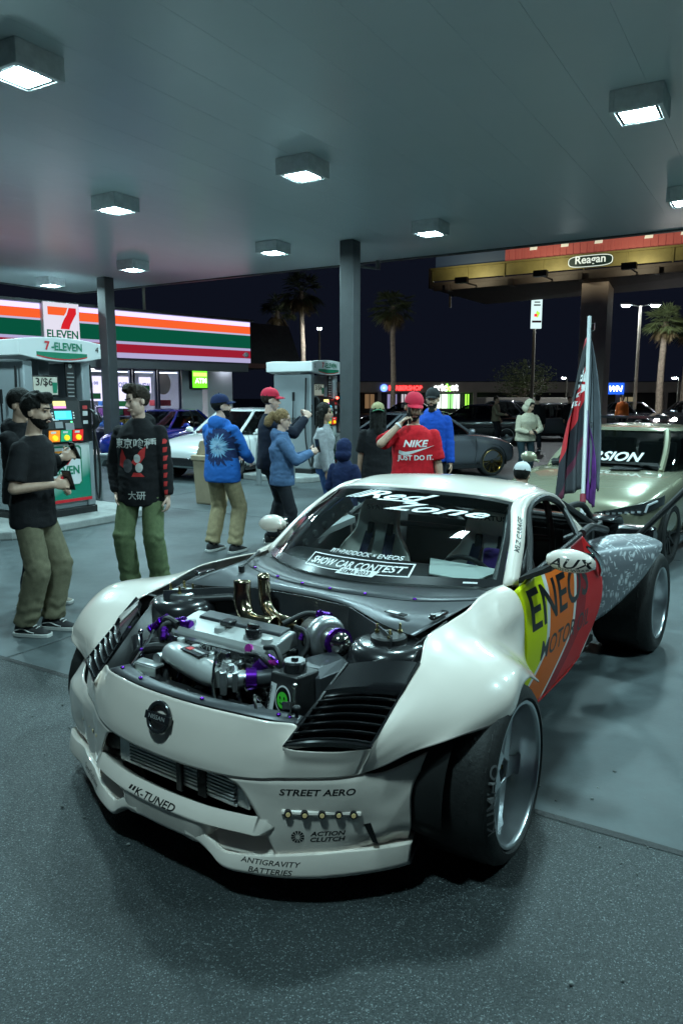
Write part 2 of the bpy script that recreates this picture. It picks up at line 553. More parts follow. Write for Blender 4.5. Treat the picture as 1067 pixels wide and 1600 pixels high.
for a, b in [(x, y) for x in (-4, 0, 4, 8) for y in (-8.1, -4.1, 0, 3.4, 7.3, 10.9)]:
    if (a, b) in ((0, 7.3), (0, 10.9), (4, 10.9), (-4, 7.3), (-4, 10.9), (-4, 0), (-4, -8.1), (-4, 3.4)): continue
    key = (a, b)
    if key == (4, 3.4): b = 3.45; key = (4, 3.45)
    if key == (0, 0): a, b = .22, .46
    if key == (8, 10.9): a = 8.6; key = (8.6, 10.9)
    lab = "square box canopy lamp glowing white " + WHERE.get(key, "above and outside the view")
    if lampA is None:
        lampA = empty("canopy_lamp")
        ob("housing", join(box((0, -.235, -.125), (.52, .05, .25)), box((0, .235, -.125), (.52, .05, .25)), box((-.235, 0, -.125), (.05, .42, .25)), box((.235, 0, -.125), (.05, .42, .25)), box((0, 0, -.01), (.42, .42, .02))), M_HOUS, lampA, bevel=.006)
        ob("trim_ring", join(box((0, -.19, -.236), (.42, .03, .012)), box((0, .19, -.236), (.42, .03, .012)), box((-.19, 0, -.236), (.03, .36, .012)), box((.19, 0, -.236), (.03, .36, .012))), M_DGREY, lampA)
        ob("lens", (np.array([(-.175, -.175, -.232), (.175, -.175, -.232), (.175, .175, -.232), (-.175, .175, -.232)]), [(3, 2, 1, 0)]), M_LENS, lampA, smooth=False, norm=False)
        l_ = lampA
    else:
        l_ = clone(lampA)
    l_.location = W(a, b, ZC - .002); l_.scale = (.97, .97, .82); l_.rotation_euler = (0, 0, STA)
    tag(l_, lab, "canopy lamp", "box lamps under the canopy")
M_COLM = mat("column_paint", (.06, .065, .07), .5, var=(3, .15))
for px, lab in (((.17, 15.1), "dark grey square column behind the crowd, mid canopy"), ((-6.05, 19.6), "dark grey square column in front of the store")):
    cth = empty("canopy_column", lab, "column", "canopy columns", (*px, 0), STA)
    ob("shaft", box((0, 0, ZC / 2), (.30, .30, ZC - .01)), M_COLM, cth, bevel=.012)
    ob("base_plate", box((0, 0, .015), (.45, .45, .03)), M_DGREY, cth)
cth = empty("downpipe_elbow", "short dark pipe stub hanging at the far canopy edge", "pipe", None, W(10.62, 2.45, ZC), STA)
ob("stub", join(cyl((0, 0, -.03), (0, 0, -.22), .05), cyl((0, 0, -.2), (-.05, .45, -.12), .03)), M_DGREY, cth)

# ---- the store
M_WHT = mat("white_paint", (.62, .62, .64), .55, var=(2, .06))
ST = empty("convenience_store", "convenience store with glowing orange, green and red striped fascia", "store", None, (-3.58, 23.88, 0), R_(46.3))
M_STUC = mat("grey_stucco", (.12, .12, .125), .8, bump=(40, .2))
ob("wall", join(box((-7.2, 4.0, 1.35), (.2, 7.0, 2.7)), box((-1.0, .62, 1.35), (.75, .1, 2.6)), box((.1, 3.6, 1.35), (1.0, 6.0, 2.7)), box((-4.3, 7.2, 1.35), (9, .2, 2.7))), M_WHT, ST, bevel=.01)
ob("soffit", box((-6.5, .45, 2.735), (13.6, 1.4, .05)), M_STUC, ST)
ob("wall", box((-10.5, .6, 1.35), (6.4, .2, 2.7)), M_WHT, ST)
fz = (2.78, 4.02)
fas = ob("fascia", box((-6.5, -.55, 3.40), (13.6, .3, 1.24)), M_WHT, ST, bevel=.01)
bands = [(.00, .105, "white_strip", (.62, .56, 1.0), .62), (.105, .285, "orange_strip", (1., .13, .03), .38), (.285, .325, "white_strip", (.72, .65, .95), .30), (.325, .64, "green_strip", (.004, .14, .075), .24), (.64, .70, "white_strip", (.62, .57, .92), .28), (.70, .885, "red_strip", (.42, .016, .04), .3), (.885, 1., "white_strip", (.60, .55, .90), .28)]
for t0, t1, nm, c, s in bands:
    z0, z1 = 4.02 - 1.24 * t1, 4.02 - 1.24 * t0
    ob(nm, box((-6.5, -.715, (z0 + z1) / 2), (13.6, .03, z1 - z0 - .006)), glow("backlit_" + nm + str(s), c, s), fas, smooth=False)
ob("lower_trim", box((-6.5, -.45, 2.64), (13.6, .35, .26)), M_STUC, fas, bevel=.01)
ob("gutter", box((-6.5, -.78, 4.06), (13.7, .1, .07)), M_DGREY, fas)
lg = ob("logo_box", box((-5.88, -.80, 3.40), (.95, .16, 1.34)), M_WHT, ST, bevel=.01)
ob("logo_face", box((-5.88, -.886, 3.40), (.92, .012, 1.31)), glow("backlit_white", (.85, .82, .95), .36), lg, smooth=False)
def flat(nm, poly, o, m, par, y=-.90):
    return ob(nm, (np.array([(o[0] + x, y, o[1] + z) for x, z in poly]), [tuple(range(len(poly)))]), m, par, smooth=False)
G_OR = glow("backlit_orange", (1., .13, .03), .38); G_RD = glow("backlit_red", (.75, .02, .03), .36); G_GN = glow("backlit_green", (.005, .14, .08), .35)
flat("seven_bar", [(-.36, .27), (.06, .27), (.12, .36), (.16, .47), (-.36, .47)], (-5.88, 3.48), G_OR, lg)
flat("seven_stem", [(.19, .47), (.38, .47), (.38, .33), (.30, .20), (.22, .06), (.18, -.06), (-.05, -.06), (-.01, .06), (.05, .18), (.13, .30)], (-5.88, 3.48), G_RD, lg, -.905)
plate_text("lettering", "ELEVEN", .27, V(-5.88, -.905, 3.29), (1, 0, 0), (0, 0, 1), G_GN, lg, bold=.03, sx=.92)
ob("roof_mansard", loft([np.array([(x, -.35, 2.72), (x, 6, 2.72), (x, 5, 4.15), (x, .35, 4.15)]) for x in (.28, 2.9)]), mat("dark_shingle", (.03, .03, .034), .8, var=(6, .3)), ST, smooth=False)
ob("eave_board", box((1.1, -.42, 2.72), (3.6, .12, .14)), mat("red_brown_board", (.16, .06, .05), .6), ST)
ob("vent_pipe", cyl((-1.6, 2.2, 3.9), (-1.6, 2.2, 5.35), .045), mat("pale_pipe", (.5, .48, .38), .6), ST)
cam_ = ob("security_camera", join(ball((.02, -.86, 3.02), .08), box((.02, -.75, 3.02), (.06, .2, .06))), M_WHT, ST)
# shop front
M_FRM = mat("dark_window_frame", (.02, .025, .06), .4)
M_PANE = glass("shop_glass", (.82, .86, .95))
win = [(-7.75, -6.75), (-6.7, -5.65), (-5.6, -4.78), (-4.74, -3.95), (-3.9, -3.12), (-3.08, -2.28), (-2.24, -1.42)]
for i, (x0, x1) in enumerate(win):
    wf = ob("window", join(box(((x0 + x1) / 2, .6, 2.56), (x1 - x0, .07, .09)), box(((x0 + x1) / 2, .6, .5), (x1 - x0, .07, .5)), box((x0 + .03, .6, 1.6), (.06, .07, 2.0)), box((x1 - .03, .6, 1.6), (.06, .07, 2.0))), M_FRM, ST, bevel=.006)
    ob("pane", box(((x0 + x1) / 2, .6, 1.63), (x1 - x0 - .12, .008, 1.76)), M_PANE, wf, smooth=False)
    ob("led_bar", box(((x0 + x1) / 2, .66, 2.46), (x1 - x0 - .16, .02, .02)), glow("led_bar", (.8, .85, 1.), 3.), wf, smooth=False)
    for q in range(10):
        pass
M_POST = glow("poster_glow", (.62, .60, .85), .62); M_PB = mat("poster_blue", (.05, .06, .2), .5, emit=(.05, .07, .25), estr=.4)  # paper posters are no lamps; their brightness is put in as glow
for x, w_, z0, z1, txt in ((-5.2, .55, 1.55, 2.3, "$1\n99"), (-4.34, .52, 1.62, 2.32, "$1⁰⁰"), (-3.5, .56, 1.40, 2.32, "$2OFF"), (-2.68, .40, 1.85, 2.32, "NEW"), (-7.2, .7, 1.5, 2.3, "2/$6")):
    p_ = ob("poster", box((x, .585, (z0 + z1) / 2), (w_, .006, z1 - z0)), M_POST, ST, smooth=False)
    plate_text("lettering", txt, .20, V(x, .578, z1 - .25), (1, 0, 0), (0, 0, 1), M_PB, p_, bold=.02, sx=.8)
    ob("print_band", box((x, .579, z0 + .14), (w_ * .8, .004, .16)), random.choice([mat("poster_red", (.5, .05, .06), .5), mat("poster_green", (.06, .3, .1), .5), M_PB]), p_, smooth=False)
# interior
ob("shop_floor", box((-4.6, 3.8, .05), (6.4, 6.2, .1)), mat("pale_tile", (.45, .44, .42), .4), ST)
ob("shop_ceiling", box((-4.6, 3.9, 2.68), (6.4, 6.4, .04)), M_WHT, ST)
for x in (-6.6, -4.9, -3.2):
    for y in (1.6, 3.6):
        ob("ceiling_panel", box((x, y, 2.64), (1.1, .35, .02)), glow("shop_panel_light", (.9, .93, 1.), 12.), ST, smooth=False)
random.seed(5)
shelf_c = [(.5, .05, .05), (.05, .2, .5), (.55, .4, .05), (.1, .35, .12), (.5, .5, .52), (.45, .2, .05), (.25, .08, .3)]
SH = [mat("goods_%d" % i, c, .5) for i, c in enumerate(shelf_c)]
for k, (sx_, sy_) in enumerate(((-6.2, 1.8), (-4.6, 1.8), (-3.0, 1.7), (-2.2, 2.6), (-6.0, 3.2), (-3.9, 3.4))):
    sh = ob("shelf_unit", join(*[box((sx_, sy_, z), (1.2, .45, .03)) for z in (.45, .8, 1.15, 1.45)], box((sx_, sy_ + .2, .8), (1.2, .03, 1.35))), M_WHT, ST)
    for z in (.47, .82, 1.17, 1.47):
        for q in range(5):
            ob("goods", box((sx_ - .48 + q * .24, sy_ - .05, z + .12), (.2, .25, random.uniform(.16, .26))), random.choice(SH), sh, smooth=False)
ob("round_sign", xf(lathe([(0, 0), (.3, 0), (.34, .02), (.34, .06), (0, .06)], 24, 'y'), rz(.3), (-1.75, 1.0, 2.15)), mat("tan_disc", (.5, .42, .3), .5), ST)
ob("red_rack", box((-1.85, 1.1, 1.55), (.6, .3, .18)), SH[0], ST, bevel=.02)
# cash machine sign
at = ob("cash_machine_sign", box((-.82, .50, 2.28), (.62, .16, .60)), M_GBLACK if 'M_GBLACK' in globals() else M_DGREY, ST, bevel=.02)
ob("sign_face", box((-.82, .41, 2.28), (.54, .02, .52)), glow("green_sign", (.12, .75, .02), .9), at, smooth=False)
plate_text("lettering", "ATM", .21, V(-.80, .396, 2.24), (1, 0, 0), (0, 0, 1), glow("sign_white", (.8, 1., .7), 1.3), at, bold=.035)
ob("face_band", box((-.82, .398, 2.43), (.52, .004, .12)), glow("green_sign_lit", (.35, 1., .1), 1.1), at, smooth=False)
ob("light_bar", box((.3, .4, 2.62), (.5, .08, .04)), glow("led_bar2", (.75, .85, 1.), 4.), ST, smooth=False)
walk = tag(ob("pavement", xf(box((-6, -.75, .07), (14, 1.9, .14)), rz(R_(46.3)), (-3.58, 23.88, 0)), M_CONC, None, bevel=.02), kind="structure")
# =================================================================== the show car
M_WHITE = mat("pearl_white_paint", (.85, .745, .665), .30, coat=1., var=(3, .03))
M_GBLACK = mat("gloss_black", (.016, .016, .018), .24, coat=.8)
M_SBLACK = mat("satin_black", (.014, .014, .015), .42, var=(12, .3), bump=(160, .05))
M_PANEL = mat("dark_sheet_panel", (.055, .058, .064), .38, metal=.35, var=(5, .12))
M_RUBBER = mat("tyre_rubber", (.012, .012, .012), .62, var=(18, .35), bump=(90, .12))
M_LINER = mat("wheel_well_liner", (.006, .006, .006), .8)
M_RIM = mat("machined_rim", (.56, .58, .60), .30, metal=1., var=(6, .08))
M_ALU = mat("cast_aluminium", (.55, .56, .56), .34, metal=.9, var=(20, .2), bump=(120, .08))
M_SILV = mat("silver_painted_metal", (.52, .53, .52), .30, metal=.35, coat=.4)
M_STEEL = mat("polished_steel", (.62, .60, .56), .12, metal=1.)
M_TITAN = mat("heat_tinted_steel", (.55, .44, .30), .14, metal=1., var=(9, .35))
M_PURP = mat("purple_anodised", (.16, .02, .42), .25, metal=.9)
M_MAG = mat("magenta_anodised", (.75, .06, .55), .3, metal=.6)
M_HOSE = mat("black_hose", (.012, .012, .013), .5, bump=(300, .1))
M_CHROME = mat("chrome", (.75, .76, .78), .06, metal=1.)
M_BRASS = mat("brass_stud", (.62, .5, .22), .25, metal=1.)
M_DECB = mat("black_vinyl", (.006, .006, .007), .35)
M_DECW = mat("white_vinyl", (.8, .8, .8), .4)
M_RED = mat("red_vinyl", (.6, .02, .02), .35)

def CARLOC(o=(-.206, 3.191, 0), a=R_(270 - 34.6)):
    return o, a
_o, _a = CARLOC()
car = empty("show_car", "white wide-body coupe with its bonnet off, engine exposed and bright striped door", "car", None, _o, _a)

# ---- plan outline of the nose, x as a function of |y|
GY = [0, .2, .4, .52, .62, .74, .82, .95]; GX = [.81, .80, .755, .70, .63, .51, .40, .15]
_gy = np.linspace(0, .95, 200)
_gx = np.interp(_gy, spline(np.array(list(zip(GY, GX))), 60)[:, 0], spline(np.array(list(zip(GY, GX))), 60)[:, 1])
def g(y): return float(np.interp(abs(y), _gy, _gx))

# ---- front bumper: nose skin, side faces, blade, lower lip
nose = [
 [(.765,0,.665),(.785,0,.61),(.802,0,.54),(.811,0,.49),(.812,0,.452)],
 [(.758,.15,.664),(.779,.15,.61),(.797,.15,.54),(.806,.15,.49),(.806,.15,.452)],
 [(.728,.30,.658),(.75,.30,.605),(.77,.30,.54),(.78,.30,.49),(.782,.30,.452)],
 [(.690,.42,.648),(.712,.41,.60),(.733,.41,.54),(.745,.405,.49),(.748,.41,.458)],
 [(.640,.508,.634),(.675,.492,.597),(.702,.48,.545),(.714,.478,.50),(.716,.48,.466)],
 [(.706,.497,.580),(.700,.51,.558),(.692,.52,.53),(.690,.525,.50),(.688,.528,.468)],
 [(.625,.628,.566),(.618,.635,.545),(.612,.638,.52),(.613,.638,.50),(.613,.638,.471)],
 [(.537,.742,.574),(.541,.732,.552),(.546,.722,.53),(.551,.71,.50),(.555,.70,.477)]]
nose_l = patch(nose, 40, 22)
face = [
 [(.782,.30,.452),(.768,.35,.42),(.755,.395,.36),(.746,.42,.315),(.737,.445,.26),(.715,.48,.165)],
 [(.716,.48,.466),(.708,.498,.42),(.702,.508,.36),(.698,.518,.31),(.693,.525,.25),(.675,.54,.165)],
 [(.613,.638,.471),(.616,.638,.42),(.616,.638,.36),(.610,.64,.31),(.606,.642,.25),(.592,.65,.165)],
 [(.555,.70,.477),(.560,.702,.42),(.552,.708,.36),(.532,.720,.30),(.516,.730,.24),(.465,.735,.165)],
 [(.46,.765,.470),(.468,.768,.42),(.462,.775,.36),(.452,.785,.30),(.440,.785,.24),(.405,.765,.165)],
 [(.30,.868,.520),(.375,.831,.43),(.40,.823,.37),(.40,.823,.30),(.396,.82,.24),(.370,.785,.14)]]
# raise a soft brow over the lamp strip
face_l = patch(face, 44, 30)
_nv = 22
_bot = np.concatenate([nose_l[0].reshape(-1, _nv, 3)[:, -1]])
_bot = spline(_bot, 600)
for i_ in range(44):
    p = face_l[0][i_ * 30]
    if p[1] < .71:
        q = _bot[np.argmin(np.abs(_bot[:, 1] - p[1]))]
        w_ = q - p
        for j_ in range(8):
            face_l[0][i_ * 30 + j_] += w_ * (1 - j_ / 8)
        face_l[0][i_ * 30] += V(-.010, -.007, .012); face_l[0][i_ * 30 + 1] += V(-.003, -.002, .0)
yy = [.20, .30, .40, .50, .60, .68, .75, .80, .825]
lip = []
for y in yy:
    top = float(np.interp(y, [.2, .3, .45, .55, .67, .76, .825], [.165, .166, .180, .196, .198, .192, .186]))
    x0 = g(y)
    lip.append([(x0 - .09, y - .03, top + .006), (x0 + .006, y, top), (x0 + .022, y, .122), (x0 + .010, y, .106), (x0 - .16, y - .05, .112)])
def _lipcol(y, zt, zb, o1, o2):
    x0 = g(y)
    return [(x0 - .09, y, zt + .006), (x0 + o1, y, zt), (x0 + o2, y, zb + .014), (x0 + o2 - .010, y, zb), (x0 - .16, y, zb + .006)]
lip = [_lipcol(.13, .236, .176, .008, .014), _lipcol(.19, .226, .172, .008, .015), _lipcol(.245, .196, .146, .007, .019)] + lip[1:]
lip_l = profloft(lip, 48, .007)
scoop = [[(g(y) - .004, y, .172), (g(y) - .014, y, .190), (g(y) - .030, y, .218), (g(y) - .055, y, .262)] for y in (.20, .28, .36, .44, .48)]
scoop_l = patch(scoop, 14, 10)
blade = []
for y in (0, .1, .2, .25, .30, .38, .43, .47):
    k = min(1, max(0, (y - .2) / .06))
    x0 = g(y)
    blade.append([(x0 - .07, y, .275), (x0 - .006, y, .319), (x0 + .022, y, .264), (x0 + .014 - .016 * k, y, .250), (x0 + .010 - .05 * k, y, .184 + .060 * k), (x0 + .004 - .06 * k, y, .176 + .068 * k), (x0 - .12, y, .19 + .06 * k)])
blade[-1] = [tuple(V(.725, .468, .290) + (np.array(p) - V(.725, .468, .290)) * .12) for p in blade[-1]]
blade_l = profloft(blade, 40, .006)
pod_end = ([(g(.2)-.012,.2,.177),(g(.2)+.02,.2,.14),(g(.2)+.006,.2,.112),(g(.2)-.16,.17,.112),(g(.2)-.1,.19,.20)], [(0,1,2,3,4)])
def warp(vf):
    # the offside of this hand-built kit sits wider than the nearside
    v, f = vf
    v = v.copy()
    t = np.clip((-v[:, 1] - .68) / .27, 0, 1); t = t * t * (3 - 2 * t)
    k = np.clip((v[:, 0] + .65) / .5, 0, 1)
    v[:, 1] -= .15 * t * k; v[:, 0] += .05 * t * k; v[:, 2] += .02 * t * k * (v[:, 2] > .6)
    return v, f
def bwarp(vf):
    v, f = warp(vf)
    v = v.copy()
    t = np.clip((-v[:, 1] - .50) / .36, 0, 1); t = t * t * (3 - 2 * t)
    k = 1 - np.clip((v[:, 2] - .42) / .13, 0, 1)
    v[:, 0] += .085 * t * k; v[:, 1] -= .05 * t * k
    return v, f
pod_end = orient(pod_end, (0, -1, 0)); nose_l = orient(nose_l, (1, .3, .3)); face_l = orient(face_l, (1, .5, 0)); lip_l = orient(lip_l, (1, .5, -.3)); scoop_l = orient(scoop_l, (1, 0, .6)); blade_l = orient(blade_l, (1, .2, 0))
half = [nose_l, face_l, lip_l, scoop_l, blade_l]
bumper = ob("front_bumper", join(*half, *[bwarp(mirY(h)) for h in half]), M_WHITE, car, weld=.004, ang=38, norm=False, solid=.006)
BUMP_T = bvh_of(*half, *[bwarp(mirY(h)) for h in half])
# grille cavity and intercooler
_cy = np.linspace(-.47, .47, 15)
def _shelf(z, back=.56, off=.02):
    return loft([np.array([(back, y, z) for y in _cy]), np.array([(g(y) - off, y, z) for y in _cy])], False, False)
ob("grille_cavity", join(loft([np.array([(.57, y, .50) for y in _cy]), np.array([(.57, y, .16) for y in _cy])], False, False), _shelf(.462), _shelf(.306, off=.075)), M_LINER, car)
ic = ob("intercooler", join(box((.715, -.265, .387), (.07, .06, .125)), box((.705, .345, .387), (.07, .06, .125)), box((.717, .04, .445), (.06, .56, .012)), box((.717, .04, .327), (.06, .56, .012)), box((.705, .04, .387), (.03, .56, .12))), M_ALU, car, bevel=.004)
fin0 = None
for k in range(8):
    z = .338 + k * .0135
    fin0 = ob("fin", box((.748, .04, z), (.014, .55, .0056)), M_SILV, ic, smooth=False)
ob("bracket", box((.762, .055, .385), (.016, .026, .15)), M_SBLACK, car, bevel=.003)
ob("bracket", box((.757, .165, .385), (.01, .04, .13)), M_LINER, car)
ob("bracket", box((.69, -.36, .39), (.01, .12, .13), rz(.3)), M_SBLACK, car)
# badge: ring with cross bar
bz = np.array([.7915, 0, .592]); bn = np.array([math.cos(.3), 0, math.sin(.3)]); bu = np.array([0, 1., 0]); bw = np.cross(bn, bu)
an = np.linspace(0, 2 * math.pi, 41)
badge = ob("emblem", join(tube([bz + .052 * (math.cos(t) * bu + math.sin(t) * bw) + .012 * bn for t in an], .0095, 8, False), xf(box((0, 0, 0), (.128, .030, .016)), np.stack([bu, bw, bn], 1), bz + .014 * bn)), M_GBLACK, car, bevel=.002)
plate_text("lettering", "NISSAN", .022, bz + .0235 * bn, bu, bw, M_SILV, badge, sx=1.15)
# five-lamp strips, side ducts
M_LED = mat("amber_led_lens", (.50, .44, .20), .2, emit=(1, .9, .45), estr=.04)
for sd in (1, -1):
    st = [cs_ for cs_ in ((.714, .492, .346), (.700, .512, .345), (.66, .576, .343), (.61, .637, .340), (.567, .690, .336), (.548, .712, .330))]
    pts = [bwarp((np.array([p], float) * (1, sd, 1), []))[0][0] for p in st]
    strip = ob("lamp_strip", tube([p + V(-.004 if sd > 0 else -.016, -.003 * sd if sd > 0 else .012, 0) for p in spline(pts, 24)], [.002] + [.0125] * 22 + [.004], 10), M_WHITE, car)
    for k in range(5):
        p = spline(pts[1:5], 5)[k]
        n = V(.75, .65 * sd, .0); n /= np.linalg.norm(n)
        q = p + n * (.002 if sd > 0 else -.012)
        led = ob("lamp", cyl(q - n * .004, q + n * .010, .0145, .0135, 18), M_GBLACK, strip)
        ob("lens", cyl(q + n * .006, q + n * .0125, .0085, .0075, 16), M_LED, led)
    d0 = [np.array(p) * (1, sd, 1) for p in ((.536, .712, .292), (.520, .731, .294), (.499, .749, .212), (.514, .734, .222))]
    n = V(.72, .69 * sd, .05)
    ob("side_duct", (np.array([p + n * .005 for p in d0] + [p - n * .03 for p in d0]), [(0, 1, 2, 3), (4, 7, 6, 5), (0, 4, 5, 1), (1, 5, 6, 2), (2, 6, 7, 3), (3, 7, 4, 0)]), M_LINER, car, smooth=False)

def dec(name, s, size, c, n, tree=BUMP_T, m=M_DECB, par=None, roll=0, up=(0, 0, 1), **k):
    n = np.array(n, float); n /= np.linalg.norm(n)
    u = np.cross(np.array(up, float), n); u /= np.linalg.norm(u)
    w = np.cross(n, u)
    cr, sr = math.cos(roll), math.sin(roll)
    vf = text_vf(s, size, **k) if isinstance(s, str) else s
    return decal(name, vf, tree, c, u * cr + w * sr, -u * sr + w * cr, m, par or car)
dec("lettering", "STREET AERO", .032, (.65, .60, .420), (.8, .6, .05), par=bumper, shear=.2, bold=.02, sx=1.32, roll=.0)
dec("lettering", "ACTION", .0225, (.628, .628, .268), (.77, .64, 0), par=bumper, shear=.25, bold=.025, sx=1.35)
dec("lettering", "CLUTCH", .0225, (.628, .628, .246), (.77, .64, 0), par=bumper, shear=.25, bold=.025, sx=1.35)
# clutch disc mark: spokes in a circle
def disc_mark(r):
    parts = []
    for k in range(12):
        a0 = k * math.pi / 6
        parts.append((np.array([(.35 * r * math.cos(a0 + .1), .35 * r * math.sin(a0 + .1), 0), (r * math.cos(a0), r * math.sin(a0), 0), (r * math.cos(a0 + .38), r * math.sin(a0 + .38), 0), (.35 * r * math.cos(a0 + .3), .35 * r * math.sin(a0 + .3), 0)]), [(0, 1, 2, 3)]))
    return join(*parts)
dec("mark", disc_mark(.023), 1, (.690, .545, .257), (.8, .6, 0), par=bumper)
dec("lettering", "ANTIGRAVITY", .025, (.725, .455, .160), (.87, .48, .1), par=bumper, shear=.25, bold=.012, sx=1.3)
dec("lettering", "BATTERIES", .025, (.725, .455, .134), (.87, .48, .0), par=bumper, shear=.25, bold=.012, sx=1.3)
dec("lettering", "K-TUNED", .040, (.83, -.02, .280), (.97, -.05, .35), par=bumper, shear=.3, bold=.02, sx=1.25)
dec("mark", join(*[(np.array([(x, -.016, 0), (x + .012, -.016, 0), (x + .028, .016, 0), (x + .016, .016, 0)]), [(0, 1, 2, 3)]) for x in (-.02, .0)]), 1, (.825, -.155, .278), (.97, -.1, .35), par=bumper)
dec("lettering", "CarrotTopTuning", .036, (.72, -.575, .152), (.82, -.57, .05), par=bumper, bold=.01, sx=.82)

# ---- wings
fen = [
 [(.537,.742,.574),(.540,.737,.558),(.543,.731,.540),(.547,.722,.520),(.550,.714,.505),(.553,.706,.490),(.555,.700,.477)],
 [(.43,.748,.652),(.437,.764,.640),(.445,.780,.622),(.455,.788,.595),(.466,.788,.565),(.478,.778,.530),(.490,.765,.500)],
 [(.33,.751,.717),(.335,.782,.705),(.342,.815,.688),(.352,.842,.660),(.370,.855,.622),(.395,.850,.580),(.42,.832,.540)],
 [(.225,.752,.780),(.225,.795,.768),(.228,.842,.750),(.237,.885,.720),(.255,.918,.678),(.285,.930,.630),(.325,.920,.590)],
 [(.10,.712,.838),(.10,.770,.828),(.10,.832,.805),(.103,.890,.777),(.107,.950,.737),(.103,1.0,.672),(.095,1.002,.607)],
 [(-.05,.728,.862),(-.05,.776,.838),(-.05,.826,.812),(-.05,.880,.786),(-.05,.942,.756),(-.045,.995,.718),(-.04,1.012,.672)],
 [(-.20,.738,.878),(-.20,.778,.842),(-.20,.820,.800),(-.20,.862,.760),(-.20,.918,.727),(-.20,.976,.692),(-.20,1.012,.652)],
 [(-.38,.712,.890),(-.38,.768,.842),(-.375,.816,.786),(-.37,.842,.722),(-.37,.880,.674),(-.375,.936,.628),(-.385,.992,.565)],
 [(-.56,.700,.886),(-.56,.764,.856),(-.56,.814,.790),(-.56,.832,.715),(-.56,.848,.650),(-.565,.862,.582),(-.57,.882,.510)],
 [(-.645,.71,.886),(-.64,.776,.858),(-.635,.815,.790),(-.632,.826,.715),(-.63,.830,.650),(-.63,.830,.590),(-.63,.825,.520)]]
fen_l = orient(patch(fen, 60, 34), (0, .5, 1))
_t = np.clip((fen_l[0][:, 1] - .80) / .2, 0, 1); _t = _t * _t * (3 - 2 * _t)
_k = np.clip((fen_l[0][:, 0] + .25) / .35, 0, 1)
fen_l[0][:, 1] += .055 * _t * _k
FEN_T = bvh_of(fen_l)
for sd, vf in ((1, fen_l), (-1, warp(mirY(fen_l)))):
    ob("fender", vf, M_WHITE, car, solid=.007, ang=60, norm=False)
    # wheel well liner
    an = np.linspace(R_(-20), R_(200), 22)
    rr = .385
    rings = [np.array([(rr * math.cos(t), y * sd, .33 + rr * math.sin(t) * .93) for t in an]) for y in (.45, .70, .93)]
    ob("wheel_well", warp(loft(rings, caps=False, closed=False)), M_LINER, car, solid=.004)
    ob("inner_guard", box((.0, .44 * sd, .45), (.80, .012, .5)), M_LINER, car)

# ---- louvred headlamp panels
T_, Q_, RR, S_ = V(.705, .497, .582), V(.415, .555, .792), V(.222, .753, .782), V(.537, .742, .578)
def vent(sd):
    fl = np.array([1, sd, 1.])
    def P(s, t, h=0):   # s inner->outer, t front->rear
        f = T_ * (1 - s) + S_ * s; r = Q_ * (1 - s) + RR * s
        p = f * (1 - t) + r * t
        p = p + V(.02, .008, .03) * (4 * s * (1 - s)) * .8 * (1 - t * .4) + V(.35, .25, .9) * h
        p = p * fl
        return warp((p[None], []))[0][0]
    S9 = np.linspace(0, 1, 13)
    root = ob("headlamp_louvre_panel", join(loft([np.array([P(s, t, h) for s in S9]) for t, h in ((.60, -.006), (.64, .014), (.72, .012), (.85, .007), (1., .004), (1.0, -.02))], False, False),
              loft([np.array([P(0, t, .012 if t > .6 else .006), P(.035, t, .012 if t > .6 else .006), P(.035, t, -.03)]) for t in np.linspace(0, 1, 14)], False, False),
              loft([np.array([P(1, t, .012 if t > .6 else .006), P(.975, t, .012 if t > .6 else .006), P(.975, t, -.03)]) for t in np.linspace(0, 1, 14)], False, False),
              loft([np.array([P(s, t, h) for s in S9]) for t, h in ((0, -.02), (.0, .004), (.022, .005), (.025, -.02))], False, False)), M_GBLACK, car, ang=50)
    ob("backing", loft([np.array([P(s, t, -.045) for s in S9]) for t in np.linspace(0, .68, 8)], False, False), M_LINER, root)
    for k in range(6):
        t0 = .03 + k * .097
        ob("louvre", loft([np.array([P(s, t0 + dt, h) for s in np.linspace(.02, .98, 13)]) for dt, h in ((.100, -.030), (.080, -.024), (.045, -.006), (.015, .009), (.004, .011), (-.003, .006), (-.001, -.004), (.03, -.018))], False, False), M_GBLACK, root, ang=60)
vent(1); vent(-1)

